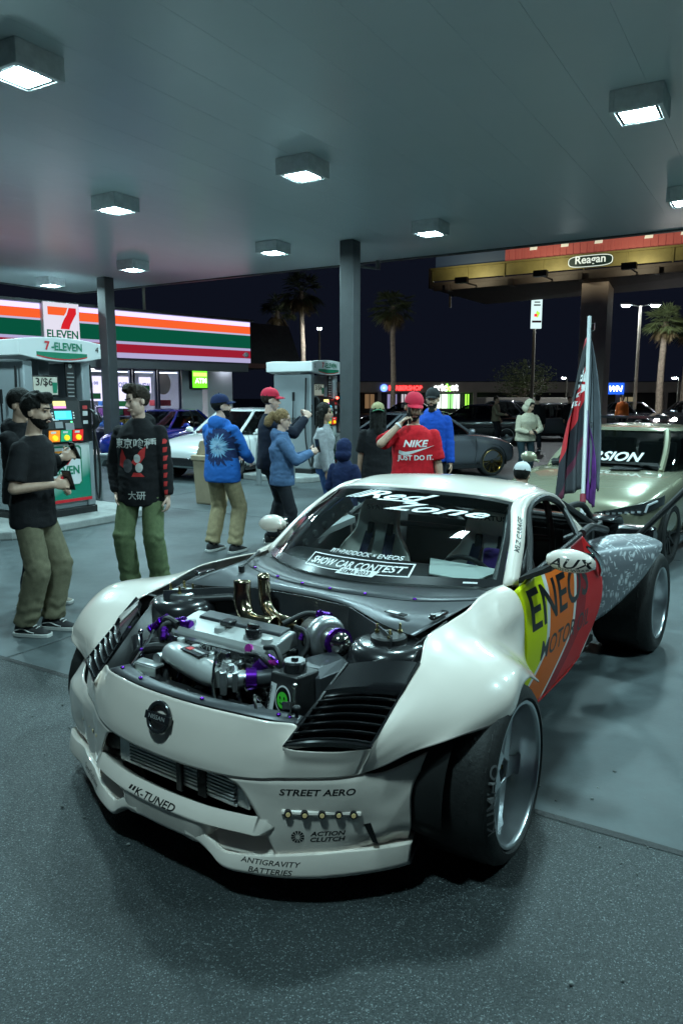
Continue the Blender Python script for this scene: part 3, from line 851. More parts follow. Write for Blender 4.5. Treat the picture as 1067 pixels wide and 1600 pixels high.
# ---- wheels
def wheel(name, x, y, r, w, rim_r, parent, sd=1, dish=.16, camber=0, spokes=5, mark=None, steer=0):
    root = bpy.data.objects.new(name, None); COL.objects.link(root); root.parent = parent
    root.location = (x, y, r); root.rotation_euler = (R_(camber) * sd, 0, (0 if sd > 0 else math.pi) + R_(steer))
    # local: outer face at y=0, tyre extends to -w
    pr = [(rim_r, -.004), (rim_r + .008, .004), (r - .055, .012), (r - .03, .006), (r - .010, -.012), (r - .002, -.03), (r, -.06), (r, -w + .06), (r - .002, -w + .03), (r - .03, -w - .006), (r - .055, -w - .01), (rim_r, -w)]
    tyre = ob("tyre", lathe(pr, 72), M_RUBBER, root, ang=50)
    # tread grooves: blocks standing proud
    blk = []
    for k in range(30):
        a = 2 * math.pi * k / 30
        for (y0, y1, sk) in ((-.012, -.075, .10), (-w + .075, -w + .012, -.10)):
            pts = []
            for (yy_, aa) in ((y0, 0), (y1, sk), (y1, sk + .19), (y0, .19)):
                ra = r + .0024 if abs(yy_ + w / 2) < w / 2 - .02 else r - .0085
                pts.append((ra * math.cos(a + aa), yy_, ra * math.sin(a + aa)))
            pts2 = [(p[0] * .97, p[1], p[2] * .97) for p in pts]
            blk.append((np.array(pts + pts2), [(0, 1, 2, 3), (4, 7, 6, 5), (0, 4, 5, 1), (1, 5, 6, 2), (2, 6, 7, 3), (3, 7, 4, 0)]))
    tag(ob("tread", join(*blk), M_RUBBER, tyre, smooth=False), kind="stuff")
    if mark:
        v, f = text_vf(mark, .050, bold=.012, sx=1.4)
        a = .12 + v[:, 0] / (rim_r + .035)
        rad = (rim_r + r) / 2 + .0 + v[:, 1]
        ob("lettering", (np.stack([rad * np.cos(a), np.interp(rad, [rim_r, r - .055, r - .03, r - .01], [.004, .0135, .0085, -.008]) + .003, rad * np.sin(a)], 1), f), mat("tyre_lettering", (.11, .11, .11), .6), tyre, smooth=False, norm=False)
    rp = [(rim_r + .002, -w), (rim_r + .002, -.002), (rim_r, .006), (rim_r - .008, .008), (rim_r - .014, .003), (rim_r - .017, -.012), (rim_r - .024, -dish * .5), (rim_r - .034, -dish), (rim_r - .036, -w + .01)]
    rim = ob("rim", lathe(rp, 72), M_RIM, root, ang=60)
    # spokes
    for k in range(spokes):
        a = 2 * math.pi * k / spokes + .3
        M = ry(a)
        sp = loft([np.array([(x_, -dish + dy - t, wz * h), (x_, -dish + dy - t, -wz * h), (x_, -dish + dy + .012 - t, -wz * h * .75), (x_, -dish + dy + .012 - t, wz * h * .75)]) for x_, h, dy, t, wz in ((.04, 1, .02, .0, .048), (.09, 1, .02, .004, .044), (rim_r * .75, 1, .012, .006, .036), (rim_r - .030, 1, .012, .004, .050))])
        ob("spoke", xf(sp, M), M_RIM, rim, bevel=.004)
    ob("hub", lathe([(.0, -dish - .01), (.03, -dish - .01), (.034, -dish - .016), (.062, -dish - .014), (.070, -dish - .035), (.07, -dish - .09)], 30), M_RIM, rim)
    for k in range(5):
        a = 2 * math.pi * k / 5 + .9
        ob("lug_nut", cyl((.047 * math.cos(a), -dish - .02, .047 * math.sin(a)), (.047 * math.cos(a), -dish + .012, .047 * math.sin(a)), .009, .008, 6), M_BRASS, rim)
    ob("brake_disc", lathe([(.05, -dish - .07), (rim_r * .72, -dish - .07), (rim_r * .72, -dish - .095), (.05, -dish - .095)], 36), mat("brake_steel", (.25, .25, .26), .35, metal=1), root)
    ob("brake_caliper", box((-rim_r * .55, -dish - .075, .05), (.09, .05, .16)), M_SBLACK, root, bevel=.012)
    return root
wheel("wheel", -.01, 1.05, .338, .31, .272, car, 1, .085, 2, mark="KUMHO", steer=3)
wheel("wheel", .0, -1.13, .338, .31, .272, car, -1, .10, 2)
wheel("wheel", -2.78, .985, .345, .37, .245, car, 1, .13, 1)
wheel("wheel", -2.78, -.985, .345, .37, .245, car, -1, .19, 1)

# ---- greenhouse
ws = [
 [(-.655,-.700,.868),(-.90,-.635,1.06),(-1.14,-.550,1.198)],
 [(-.485,-.50,.884),(-.79,-.46,1.085),(-1.085,-.40,1.226)],
 [(-.335,-.22,.892),(-.70,-.20,1.095),(-1.055,-.18,1.238)],
 [(-.30,0,.893),(-.68,0,1.10),(-1.05,0,1.241)],
 [(-.335,.22,.892),(-.70,.20,1.095),(-1.055,.18,1.238)],
 [(-.485,.50,.884),(-.79,.46,1.085),(-1.085,.40,1.226)],
 [(-.655,.700,.868),(-.90,.635,1.06),(-1.14,.550,1.198)]]
ws_vf = orient(patch(ws, 37, 16), (.5, 0, 1))
WS_T = bvh_of(ws_vf)
M_GLASS = glass("windscreen_glass", (.90, .94, .93))
wsc = ob("windscreen", ws_vf, M_GLASS, car, norm=False, ang=80)
# black border band on the glass
def ws_pt(s, t, lift=0):
    A = np.array([spline(c, 41) for c in ws]); j = min(40, max(0, t * 40)); j0 = int(j)
    row = A[:, j0] if j0 == 40 else A[:, j0] * (1 - (j - j0)) + A[:, j0 + 1] * (j - j0)
    p = spline(row, 101)[int(round(s * 100))]
    return p + V(.5, 0, .85) * lift
band = []
for lo, hi in ((0, .07), (.955, 1.)):
    band.append(loft([np.array([ws_pt(s, t, .0015) for s in np.linspace(0, 1, 31)]) for t in np.linspace(lo, hi, 3)], False, False))
for lo, hi in ((0, .02), (.98, 1.)):
    band.append(loft([np.array([ws_pt(s, t, .0015) for t in np.linspace(0, 1, 15)]) for s in (lo, hi)], False, False))
ob("glass_border", join(*band), M_GBLACK, wsc, norm=False)
ob("sun_strip", loft([np.array([ws_pt(s, t, .001) for s in np.linspace(.02, .98, 31)]) for t in np.linspace(.80, .96, 5)], False, False), glass("tinted_sun_strip", (.22, .25, .26)), wsc, norm=False)
_A = np.array([spline(c, 101) for c in ws]); _G = np.stack([spline(_A[:, j], 201) for j in range(101)], 1)
def ws_map(vf, sc_, tc_, lift=.0009, maxe=.03):
    v, f = subdiv(vf, maxe)
    s_ = np.clip(sc_ + v[:, 0] / 1.32, 0, .999) * 200; t_ = np.clip(tc_ + v[:, 1] / .80, 0, .999) * 100
    i, j = s_.astype(int), t_.astype(int); a_ = (s_ - i)[:, None]; b_ = (t_ - j)[:, None]
    p = _G[i, j] * (1 - a_) * (1 - b_) + _G[i + 1, j] * a_ * (1 - b_) + _G[i, j + 1] * (1 - a_) * b_ + _G[i + 1, j + 1] * a_ * b_
    return p + V(.5, 0, .87) * lift, f
def ws_dec(nm, vf, sc_, tc_, m=M_DECW, lift=.003):
    return ob(nm, ws_map(vf, sc_, tc_, lift), m, wsc, smooth=False, norm=False)
Q4 = lambda x0, y0, x1, y1, sh=0: (np.array([(x0, y0, 0), (x1, y0, 0), (x1 + sh, y1, 0), (x0 + sh, y1, 0)]), [(0, 1, 2, 3)])
ws_dec("lettering", text_vf("SHOW CAR CONTEST", .062, shear=.25, bold=.022, sx=.80), .533, .108)
ws_dec("lettering", text_vf("PIT+PADDOCK × ENEOS", .040, shear=.1, bold=.014, sx=.92), .548, .205)
for q in (Q4(-.275, .040, .272, .046), Q4(-.275, -.046, .272, -.040), Q4(-.275, -.04, -.269, .04), Q4(.266, -.04, .272, .04)):
    ws_dec("decal_frame", q, .533, .108)
ws_dec("decal_plate", Q4(-.10, -.020, .10, .020, .02), .567, .055, M_DECW, .0042)
ws_dec("lettering", text_vf("SEMA 2023", .034, bold=.012, shear=.15), .570, .055, M_DECB, .0052)
ws_dec("lettering", text_vf("Red", .130, shear=.55, bold=.018, sx=2.3), .46, .875)
ws_dec("lettering", text_vf("Zone", .128, shear=.55, bold=.018, sx=1.9), .68, .735)
for x in (0, .028, .056):
    ws_dec("mark", Q4(x, -.055, x + .014, .055, .11), .20, .875)
ws_dec("mark", Q4(-.30, -.006, .0, .006, .01), .60, .805)
ws_dec("inspection_sticker", Q4(-.03, -.006, .03, .006), .90, .03)

# roof with pillars
roof = [
 [(-1.14,-.550,1.200),(-1.40,-.56,1.222),(-1.70,-.555,1.185),(-1.95,-.53,1.115),(-2.10,-.52,1.05)],
 [(-1.125,-.50,1.216),(-1.40,-.50,1.248),(-1.70,-.49,1.215),(-1.97,-.47,1.145),(-2.12,-.46,1.08)],
 [(-1.085,-.38,1.232),(-1.40,-.38,1.268),(-1.72,-.37,1.240),(-2.0,-.35,1.17),(-2.17,-.34,1.10)],
 [(-1.05,0,1.244),(-1.40,0,1.280),(-1.74,0,1.258),(-2.02,0,1.19),(-2.20,0,1.12)],
 [(-1.085,.38,1.232),(-1.40,.38,1.268),(-1.72,.37,1.240),(-2.0,.35,1.17),(-2.17,.34,1.10)],
 [(-1.125,.50,1.216),(-1.40,.50,1.248),(-1.70,.49,1.215),(-1.97,.47,1.145),(-2.12,.46,1.08)],
 [(-1.14,.550,1.200),(-1.40,.56,1.222),(-1.70,.555,1.185),(-1.95,.53,1.115),(-2.10,.52,1.05)]]
ob("roof", orient(patch(roof, 40, 26), (0, 0, 1)), M_WHITE, car, solid=.02, norm=False, ang=60)
for sd in (1, -1):
    fl = np.array([1, sd, 1.])
    # windscreen pillar + roof rail: strip from base to over the door glass, to B pillar
    inner = spline([(-.655,.702,.866),(-.90,.637,1.058),(-1.13,.552,1.197),(-1.40,.558,1.222),(-1.68,.555,1.188),(-1.88,.54,1.135),(-2.02,.53,1.075)], 40)
    outer = spline([(-.735,.752,.868),(-.97,.687,1.040),(-1.19,.612,1.168),(-1.42,.600,1.205),(-1.65,.595,1.170),(-1.80,.590,1.118),(-1.92,.585,1.060)], 40)
    mid = (inner + outer) / 2 + np.array([V(.012, .012, .014)] * 40)
    pil = [[inner[i] * fl, (inner[i] * .6 + mid[i] * .42) * fl if False else ((inner[i] + mid[i]) / 2 + V(0, .002, .004)) * fl, mid[i] * fl, ((outer[i] + mid[i]) / 2 + V(0, .004, .002)) * fl, outer[i] * fl, (outer[i] + V(0, -.03, -.012)) * fl] for i in range(0, 40, 3)]
    pv = orient(patch(pil, 40, 14), (.2, sd, .5))
    po = ob("windscreen_pillar", pv, M_WHITE, car, ang=60, solid=.004, norm=False)
    if sd > 0:
        tr = bvh_of(pv)
        d = V(-.97, .69, 1.04) - V(-.735, .75, .868)
        u = (outer[10] - outer[3]); u /= np.linalg.norm(u); n = V(.35, .85, .35)
        decal("lettering", text_vf("MLZ GARAGE", .034, bold=.02, shear=.2, sx=1.2), tr, (mid[7] + V(0, .0, -.0)), u, np.cross(n, u), M_DECB, po, lift=.0009, back=.1)
    # rear quarter pillar
    bp = [[(-1.80,.590,1.128),(-1.72,.66,1.07),(-1.60,.75,.985)], [(-1.845,.588,1.115),(-1.78,.658,1.055),(-1.67,.752,.975)], [(-1.93,.575,1.07),(-1.90,.64,1.02),(-1.84,.74,.95)]]
    bp = [[np.array(q) * fl for q in r_] for r_ in bp]
    bo = ob("rear_pillar", orient(patch(bp, 10, 12), (0, sd, .5)), M_WHITE, car, solid=.015, norm=False)
    # rubber window surround
    win = spline([(-.83,.765,.905),(-1.0,.70,1.035),(-1.20,.618,1.158),(-1.42,.604,1.194),(-1.62,.602,1.162),(-1.74,.622,1.10),(-1.66,.70,1.03),(-1.585,.765,.965)], 40) * fl
    ob("window_seal", tube(win, .017, 8), M_SBLACK, car)
    # black window corner panel
    ob("corner_panel", (np.array([(-.735,.752,.880),(-.98,.70,1.030),(-.95,.755,.905),(-.80,.775,.880)]) * fl, [(0, 1, 2, 3)]), M_SBLACK, car, solid=.01)

# ---- doors
door = [
 [(-.645,.782,.872),(-.64,.815,.79),(-.635,.828,.70),(-.635,.835,.60),(-.64,.828,.50),(-.70,.815,.38),(-.93,.795,.235)],
 [(-.85,.785,.905),(-.85,.826,.80),(-.85,.842,.70),(-.85,.848,.60),(-.86,.84,.50),(-.90,.825,.38),(-1.05,.795,.232)],
 [(-1.10,.788,.935),(-1.10,.830,.82),(-1.10,.846,.70),(-1.11,.850,.60),(-1.12,.842,.50),(-1.15,.825,.38),(-1.22,.795,.236)],
 [(-1.35,.790,.962),(-1.36,.832,.84),(-1.37,.848,.71),(-1.38,.850,.60),(-1.39,.842,.50),(-1.40,.825,.385),(-1.42,.795,.246)],
 [(-1.48,.792,.980),(-1.55,.832,.86),(-1.61,.848,.72),(-1.64,.850,.61),(-1.64,.842,.51),(-1.61,.822,.395),(-1.58,.795,.262)],
 [(-1.545,.795,.990),(-1.69,.832,.86),(-1.80,.846,.72),(-1.83,.848,.61),(-1.82,.838,.51),(-1.76,.82,.405),(-1.66,.80,.285)]]
door_l = orient(patch(door, 44, 34), (0, 1, 0))
DOOR_T = bvh_of(door_l)
def stripes_mat():
    m = bpy.data.materials.new("striped_door_wrap"); m.use_nodes = True
    nt = m.node_tree; b = nt.nodes["Principled BSDF"]
    b.inputs["Roughness"].default_value = .45; b.inputs["Specular IOR Level"].default_value = .3
    tc = nt.nodes.new("ShaderNodeTexCoord"); sp = nt.nodes.new("ShaderNodeSeparateXYZ")
    nt.links.new(tc.outputs["Object"], sp.inputs[0])
    def mth(op, a, b=None, c=None):
        n = nt.nodes.new("ShaderNodeMath"); n.operation = op
        for i, q in enumerate((a, b, c)):
            if q is None: continue
            if isinstance(q, (int, float)): n.inputs[i].default_value = q
            else: nt.links.new(q, n.inputs[i])
        return n.outputs[0]
    low = mth('MAXIMUM', mth('SUBTRACT', .52, sp.outputs[2]), 0.)
    sx_ = mth('MULTIPLY_ADD', sp.outputs[2], -.12, mth('MULTIPLY', sp.outputs[0], -1.))
    kk = mth('MULTIPLY_ADD', low, 1.0, mth('ADD', sx_, .084))
    r = nt.nodes.new("ShaderNodeValToRGB"); r.color_ramp.interpolation = 'CONSTANT'
    mr = nt.nodes.new("ShaderNodeMapRange"); mr.inputs["From Min"].default_value = 0; mr.inputs["From Max"].default_value = 2.0
    nt.links.new(kk, mr.inputs[0]); nt.links.new(mr.outputs[0], r.inputs[0])
    W = (.75, .75, .72); Y = (.72, .80, .0); Og = (.85, .17, .01); DR = (.30, .006, .012); Rd = (.70, .012, .012)
    st = [(0, W), (.165, Y), (.50, W), (.53, Og), (.76, W), (.785, DR), (1.02, Rd), (1.37, W)]
    st = STRIPES
    e = r.color_ramp.elements
    e[0].position = 0; e[0].color = (*W, 1); e[1].position = st[1][0] / 2.0; e[1].color = (*st[1][1], 1)
    for p, c in st[2:]:
        n = e.new(p / 2.0); n.color = (*c, 1)
    nt.links.new(r.outputs[0], b.inputs["Base Color"])
    return m
W_ = (.75, .75, .72)
STRIPES = [(0, W_), (.585, (.66, .72, .0)), (.885, W_), (.925, (.80, .15, .01)), (1.285, W_), (1.325, (.34, .006, .012)), (1.50, (.62, .010, .012)), (1.90, W_)]
M_STRIPE = stripes_mat()
for sd, vf in ((1, door_l), (-1, mirY(door_l))):
    d = ob("door", vf, M_STRIPE if sd > 0 else M_WHITE, car, solid=.02, ang=60, norm=False)
    fl = np.array([1, sd, 1.])
    ob("belt_moulding", tube(spline([(-.80,.778,.900),(-1.1,.782,.938),(-1.35,.784,.965),(-1.545,.788,.993)], 14) * fl, .014, 8), M_SBLACK, d)
    ob("handle", join(tube(spline([(-1.50,.842,.935),(-1.61,.868,.865),(-1.69,.872,.79),(-1.735,.858,.73)], 12) * fl, [.008, .013, .015, .016, .016, .016, .016, .016, .015, .013, .011, .008], 10)), M_CHROME, d)
    if sd > 0:
        dn = (0, 1, .08)
        decal("lettering", text_vf("ENEOS", .27, bold=.014, sx=1.02), DOOR_T, (-1.12, .85, .765), (-1, 0, .02), (.42, 0, 1), M_DECB, d, maxe=.04, lift=.0009)
        decal("lettering", text_vf("MOTOR OIL", .145, bold=.008, sx=.98), DOOR_T, (-1.21, .85, .535), (-1, 0, -.01), (.42, 0, 1), M_DECB, d, maxe=.04, lift=.0009)
    # sill
    ob("side_skirt", loft([np.array([(x, .80, zz), (x, .79, zz - .02), (x, .70, zz - .03), (x, .68, zz + .02)]) * fl for x, zz in ((-.62, .235), (-.93, .233), (-1.4, .243), (-1.62, .272))]), M_RED if sd > 0 else M_WHITE, car)
    # mirror
    mr = empty("wing_mirror"); mr.parent = car
    if sd < 0: mr.location = (-.10, .10, -.02)
    cap = []
    for t in np.linspace(0, 1, 9):
        s = math.sin(math.pi * (t * .92 + .05)) ** .45
        cy = .872 + .205 * t
        c = V(-.775 - .03 * t, cy, 1.005 - .012 * t)
        an = np.linspace(0, 2 * math.pi, 22, endpoint=False)
        cap.append(np.array([c + V(.062 * s * math.cos(a), 0, (.060 if math.sin(a) > 0 else .048) * s * math.sin(a)) for a in an]) * fl)
    mcv = loft(cap)
    cp_ = ob("mirror_cap", mcv, M_WHITE, mr, ang=60)
    ob("mirror_glass", (np.array([(-.845,.89,.965),(-.86,1.065,.962),(-.858,1.06,1.035),(-.842,.895,1.045)]) * fl, [(0, 1, 2, 3)]), M_CHROME, mr, solid=.004)
    ob("mirror_arm", loft([np.array([(-.70, .765, .895), (-.86, .765, .905), (-.86, .765, .925), (-.70, .765, .915)]) * fl, np.array([(-.735, .86, .935), (-.84, .86, .94), (-.84, .86, .965), (-.735, .86, .96)]) * fl, np.array([(-.745, .90, .955), (-.83, .90, .955), (-.83, .90, .985), (-.745, .90, .985)]) * fl]), M_SBLACK, mr)
    if sd > 0:
        tr = bvh_of(mcv)
        decal("lettering", text_vf("AUX", .060, bold=.016, shear=.35, sx=1.5), tr, (-.72, .99, 1.002), (0, 1, .0), (0, 0, 1), M_DECB, cp_, lift=.0009)
        decal("lettering", text_vf("AUTO WRAP", .019, bold=.004, shear=.2, sx=1.3), tr, (-.72, .985, .972), (0, 1, .0), (0, 0, 1), M_DECB, cp_, lift=.0009)

# ---- rear flare with scribbled wrap
def scribble():
    m = bpy.data.materials.new("scribbled_silver_wrap"); m.use_nodes = True
    nt = m.node_tree; b = nt.nodes["Principled BSDF"]; b.inputs["Roughness"].default_value = .35; b.inputs["Metallic"].default_value = .2
    tc = nt.nodes.new("ShaderNodeTexCoord")
    mixs = None
    for i, (rot, sc, sz) in enumerate((((.3, .2, .9), (8, 44, 11), 1.), ((1.2, .5, -.6), (48, 9, 15), 1.), ((.2, 1.3, 2.1), (9, 44, 50), 1.))):
        mp = nt.nodes.new("ShaderNodeMapping"); mp.inputs["Rotation"].default_value = rot; mp.inputs["Scale"].default_value = sc
        nt.links.new(tc.outputs["Object"], mp.inputs[0])
        vo = nt.nodes.new("ShaderNodeTexVoronoi"); vo.feature = 'F1'; vo.inputs["Scale"].default_value = 1.
        nt.links.new(mp.outputs[0], vo.inputs["Vector"])
        mr = nt.nodes.new("ShaderNodeMapRange"); mr.inputs["From Min"].default_value = .14; mr.inputs["From Max"].default_value = .30
        mr.inputs["To Min"].default_value = 1; mr.inputs["To Max"].default_value = 0
        nt.links.new(vo.outputs["Distance"], mr.inputs[0])
        if mixs is None:
            mixs = mr.outputs[0]
        else:
            mx = nt.nodes.new("ShaderNodeMath"); mx.operation = 'MAXIMUM'
            nt.links.new(mixs, mx.inputs[0]); nt.links.new(mr.outputs[0], mx.inputs[1]); mixs = mx.outputs[0]
    no = nt.nodes.new("ShaderNodeTexNoise"); no.inputs["Scale"].default_value = 9
    nt.links.new(tc.outputs["Object"], no.inputs["Vector"])
    mu = nt.nodes.new("ShaderNodeMath"); mu.operation = 'MULTIPLY'
    nt.links.new(mixs, mu.inputs[0]); nt.links.new(no.outputs["Fac"], mu.inputs[1])
    r = nt.nodes.new("ShaderNodeValToRGB")
    r.color_ramp.elements[0].color = (.20, .21, .23, 1); r.color_ramp.elements[1].color = (.72, .75, .78, 1); r.color_ramp.elements[1].position = .6
    nt.links.new(mu.outputs[0], r.inputs[0]); nt.links.new(r.outputs[0], b.inputs["Base Color"])
    return m
M_SCR = scribble()
flare = [
 [(-1.88,.770,.385),(-1.90,.785,.60),(-1.92,.785,.80),(-1.95,.76,.90),(-2.05,.68,.945)],
 [(-2.02,.835,.435),(-2.03,.85,.62),(-2.06,.85,.80),(-2.12,.82,.905),(-2.22,.72,.955)],
 [(-2.22,.905,.515),(-2.22,.92,.66),(-2.26,.92,.80),(-2.34,.89,.89),(-2.45,.76,.935)],
 [(-2.40,.955,.60),(-2.42,.975,.69),(-2.46,.985,.79),(-2.55,.955,.865),(-2.65,.80,.90)],
 [(-2.55,.985,.715),(-2.58,1.0,.755),(-2.64,1.005,.80),(-2.72,.975,.845),(-2.82,.82,.875)]]
flare = [[(x, y, z - .075 * max(0, z - .6) / .3) for x, y, z in r_] for r_ in flare]
flare_l = orient(patch(flare, 44, 24), (0, 1, .5))
for sd, vf in ((1, flare_l), (-1, mirY(flare_l))):
    ob("rear_flare", vf, M_SCR, car, solid=.006, ang=60, norm=False)
    fl = np.array([1, sd, 1.])
    an = np.linspace(R_(0), R_(180), 16)
    ob("wheel_well", loft([np.array([(-2.78 + .38 * math.cos(t), y, .34 + .38 * math.sin(t)) for t in an]) * fl for y in (.5, .62)], False, False), M_LINER, car)
    ob("rear_inner_panel", (np.array([(-1.62,.74,.28),(-1.62,.78,.95),(-2.0,.62,.98),(-2.5,.60,.90),(-2.5,.60,.30)]) * fl, [(0, 1, 2, 3, 4)]), M_SBLACK, car, solid=.01)
# ---- rear tube frame
TB = lambda pts, r=.021, m=M_SBLACK, nm="frame_tube": ob(nm, tube(spline(pts, 14) if len(pts) > 2 else pts, r, 10), m, car)
for s in (1, -1):
    TB([(-1.95, .53 * s, 1.10), (-2.35, .56 * s, .95), (-2.75, .58 * s, .80), (-3.2, .55 * s, .60)], .026)
    TB([(-1.60, .78 * s, .985), (-2.0, .72 * s, .96), (-2.4, .70 * s, .88)], .024)
    TB([(-2.1, .5 * s, 1.04), (-2.5, .5 * s, 1.02), (-2.75, .5 * s, .90)])
    TB([(-2.35, .56 * s, .98), (-2.5, .5 * s, .62)])
    TB([(-2.75, .58 * s, .86), (-2.55, .3 * s, .72)])
    TB([(-3.2, .55 * s, .62), (-3.2, .55 * s, .36)])
TB([(-2.1, -.5, 1.04), (-2.12, 0, 1.06), (-2.1, .5, 1.04)]); TB([(-2.75, -.58, .86), (-2.75, .58, .86)]); TB([(-3.2, -.55, .62), (-3.2, .55, .62)])
TB([(-2.35, -.56, .98), (-2.75, .55, .88)]); TB([(-3.2, -.55, .36), (-3.2, .55, .36)])
ob("fuel_cell", box((-2.6, -.05, .62), (.45, .6, .25)), M_SBLACK, car, bevel=.03)
ob("rear_bumper", loft([np.array([(-3.28, y, .44), (-3.28, y, .74), (-3.22, y, .80), (-3.1, y, .80), (-3.1, y, .44)]) for y in (-.85, -.4, 0, .4, .85)]), M_GBLACK, car, bevel=.02)
ob("rear_deck", patch([[(-2.95, y, .86), (-3.1, y, .87), (-3.22, y, .85), (-3.3, y, .78)] for y in (-.6, 0, .6)], 8, 10), M_GBLACK, car, solid=.02)
TB([(-3.05, .72, .70), (-3.1, 1.033, 1.085), (-3.12, 1.12, 1.2)], .022, M_SBLACK, "wing_stay")
ob("floor_pan", join(box((-1.0, 0, .17), (2.6, 1.36, .04)), box((.2, 0, .16), (.9, .9, .03)), box((-2.4, 0, .25), (1.4, 1.0, .04))), M_LINER, car)
# =================================================================== engine bay and cabin of the show car
bay = empty("engine_bay"); bay.parent = car
# dark trim strip behind the nose with purple screws
_top = spline([(.690,-.42,.652),(.728,-.30,.662),(.758,-.15,.668),(.765,0,.669),(.758,.15,.668),(.728,.30,.662),(.690,.42,.652),(.64,.505,.637)], 40)
_inn = spline([(.600,-.40,.652),(.655,-.28,.662),(.690,-.13,.668),(.697,0,.669),(.688,.15,.668),(.655,.30,.662),(.605,.42,.652),(.575,.49,.64)], 40)
strip = ob("bonnet_ledge", loft([_top - V(.004, 0, -.002), _inn, _inn - V(0, 0, .05)], False, False), M_PANEL, bay, solid=.003)
for i in (2, 9, 22, 34):
    p = (_top[i] + _inn[i]) / 2
    ob("screw", ball(p + V(0, 0, .006), (.009, .009, .006), 10, 6), M_PURP, strip)
# bay walls, floor
for s in (1, -1):
    fl = np.array([1, s, 1.])
    ob("inner_wing", loft([np.array([(.64, .505, .63), (.415, .548, .775), (.20, .68, .80), (-.1, .70, .85)]) * fl, np.array([(.60, .46, .3), (.40, .47, .3), (.2, .47, .3), (-.08, .50, .3)]) * fl], False, False), M_SBLACK, bay, solid=.004)
    # strut tower
    tw = ob("strut_tower", join(lathe([(.0, .79), (.11, .79), (.135, .782), (.155, .76), (.17, .70), (.19, .40)], 28, 'z', (.14, .57 * s, .02)), box((.02, .60 * s, .775), (.26, .20, .02))), M_GBLACK, bay, bevel=.006)
    tp = ob("strut_top", join(lathe([(.0, .835), (.062, .835), (.07, .829), (.072, .81)], 24, 'z', (.14, .57 * s, 0)), ), M_ALU if s < 0 else M_SBLACK, tw)
    ob("centre_nut", cyl((.14, .57 * s, .83), (.14, .57 * s, .85), .016, .013, 6), M_SBLACK, tp)
    for k in range(4 if s < 0 else 3):
        a = k * 2 * math.pi / (4 if s < 0 else 3) + .6
        c = V(.14 + .052 * math.cos(a), .57 * s + .052 * math.sin(a), .832)
        ob("stud", join(cyl(c, c + V(0, 0, .038), .005, n=8), cyl(c, c + V(0, 0, .012), .0095, n=6)), M_BRASS, tp)
    ob("screw", ball((.03, .66 * s, .792), (.009, .009, .006), 10, 6), M_PURP, tw)
    # cowl side bracket with slot
    ob("hinge_bracket", join(box((-.10, .66 * s, .868), (.12, .03, .012)), cyl((-.05, .66 * s, .86), (-.05, .66 * s, .885), .012, n=10)), M_GBLACK, bay, bevel=.003)
# firewall and cowl panels
fwp = [(.23, -.60), (.05, -.44), (-.05, -.28), (-.07, 0), (-.045, .26), (.12, .52), (.2, .62)]
ob("firewall", loft([np.array([(x, y, .852) for x, y in fwp]), np.array([(x, y, .30) for x, y in fwp])], False, False), M_PANEL, bay, solid=.004, smooth=False)
glb = spline([(-.66, -.70, .860), (-.49, -.50, .876), (-.34, -.22, .884), (-.305, 0, .885), (-.34, .22, .884), (-.49, .50, .876), (-.66, .70, .860)], 40)
mid_ = spline([(-.44, -.69, .868), (-.28, -.50, .876), (-.17, -.22, .878), (-.14, 0, .878), (-.15, .22, .877), (-.22, .50, .874), (-.38, .70, .872)], 40)
low_ = spline([(.05, -.66, .842), (.02, -.46, .848), (-.06, -.26, .855), (-.075, 0, .856), (-.05, .24, .855), (.07, .50, .845), (.10, .66, .835)], 40)
cow = ob("cowl_panel", loft([glb + V(.0, 0, -.003), glb * .3 + mid_ * .7, mid_], False, False), M_PANEL, bay, solid=.003, ang=20)
ob("cowl_extension", loft([mid_ - V(0, 0, .003), low_], False, False), mat("bare_sheet_panel", (.16, .165, .175), .34, metal=.5, var=(5, .1)), bay, solid=.003, ang=20)
for i in (7, 12, 17, 22, 27, 32):
    p = mid_[i] + V(-.012, 0, .004)
    ob("screw", ball(p, (.009, .009, .006), 10, 6), M_PURP, cow)
ob("slot", xf(box((0, 0, 0), (.03, .10, .004)), rz(-.15), (-.03, .50, .866)), M_LINER, cow, bevel=.001)
ob("slot_tab", xf(box((0, 0, 0), (.022, .06, .003)), rz(-.15), (-.028, .49, .869)), M_DECW, cow)
ob("wiper_arm", join(tube([(-.20, -.50, .895), (-.33, -.56, .90), (-.52, -.66, .90)], .008, 6), cyl((-.2, -.5, .87), (-.2, -.5, .90), .016)), M_SBLACK, bay)
ob("strut_brace", tube([(.14, -.52, .80), (.03, -.36, .81), (.0, -.30, .80)], .022, 12), M_SBLACK, bay)
ob("bay_floor", join(box((.32, 0, .30), (.7, .9, .02))), M_LINER, bay)

eng = empty("engine"); eng.parent = car
# valve cover
def rbox(c, s, b=.01, rot=None):
    return box(c, s, rot)
tilt = ry(.16)
def E(v): return tuple(np.array(v, float))
vc = ob("valve_cover", loft([np.array([(.245, y, .745), (.43, y, .725), (.432, y, .760), (.415, y, .782), (.30, y, .808), (.262, y, .812), (.247, y, .80)]) for y in (-.335, -.325, -.1, .1, .195, .205)]), M_SILV, eng, bevel=.008, bseg=3)
ob("coil_cover", loft([np.array([(.252, y, .812), (.262, y, .822), (.322, y, .814), (.33, y, .80)]) for y in (-.27, -.26, .17, .18)]), M_PANEL, vc, bevel=.004)
for y in (-.27, -.10, .06, .155):
    ob("coil_boss", join(lathe([(0, .83), (.022, .83), (.028, .80), (.03, .77)], 18, 'z', (.375, y, -.025))), M_SILV, vc)
ob("oil_cap", join(lathe([(0, .845), (.030, .845), (.034, .838), (.034, .812)], 24, 'z', (.365, .075, -.015)), box((.365, .075, .838), (.014, .055, .014))), M_GBLACK, vc, bevel=.002)
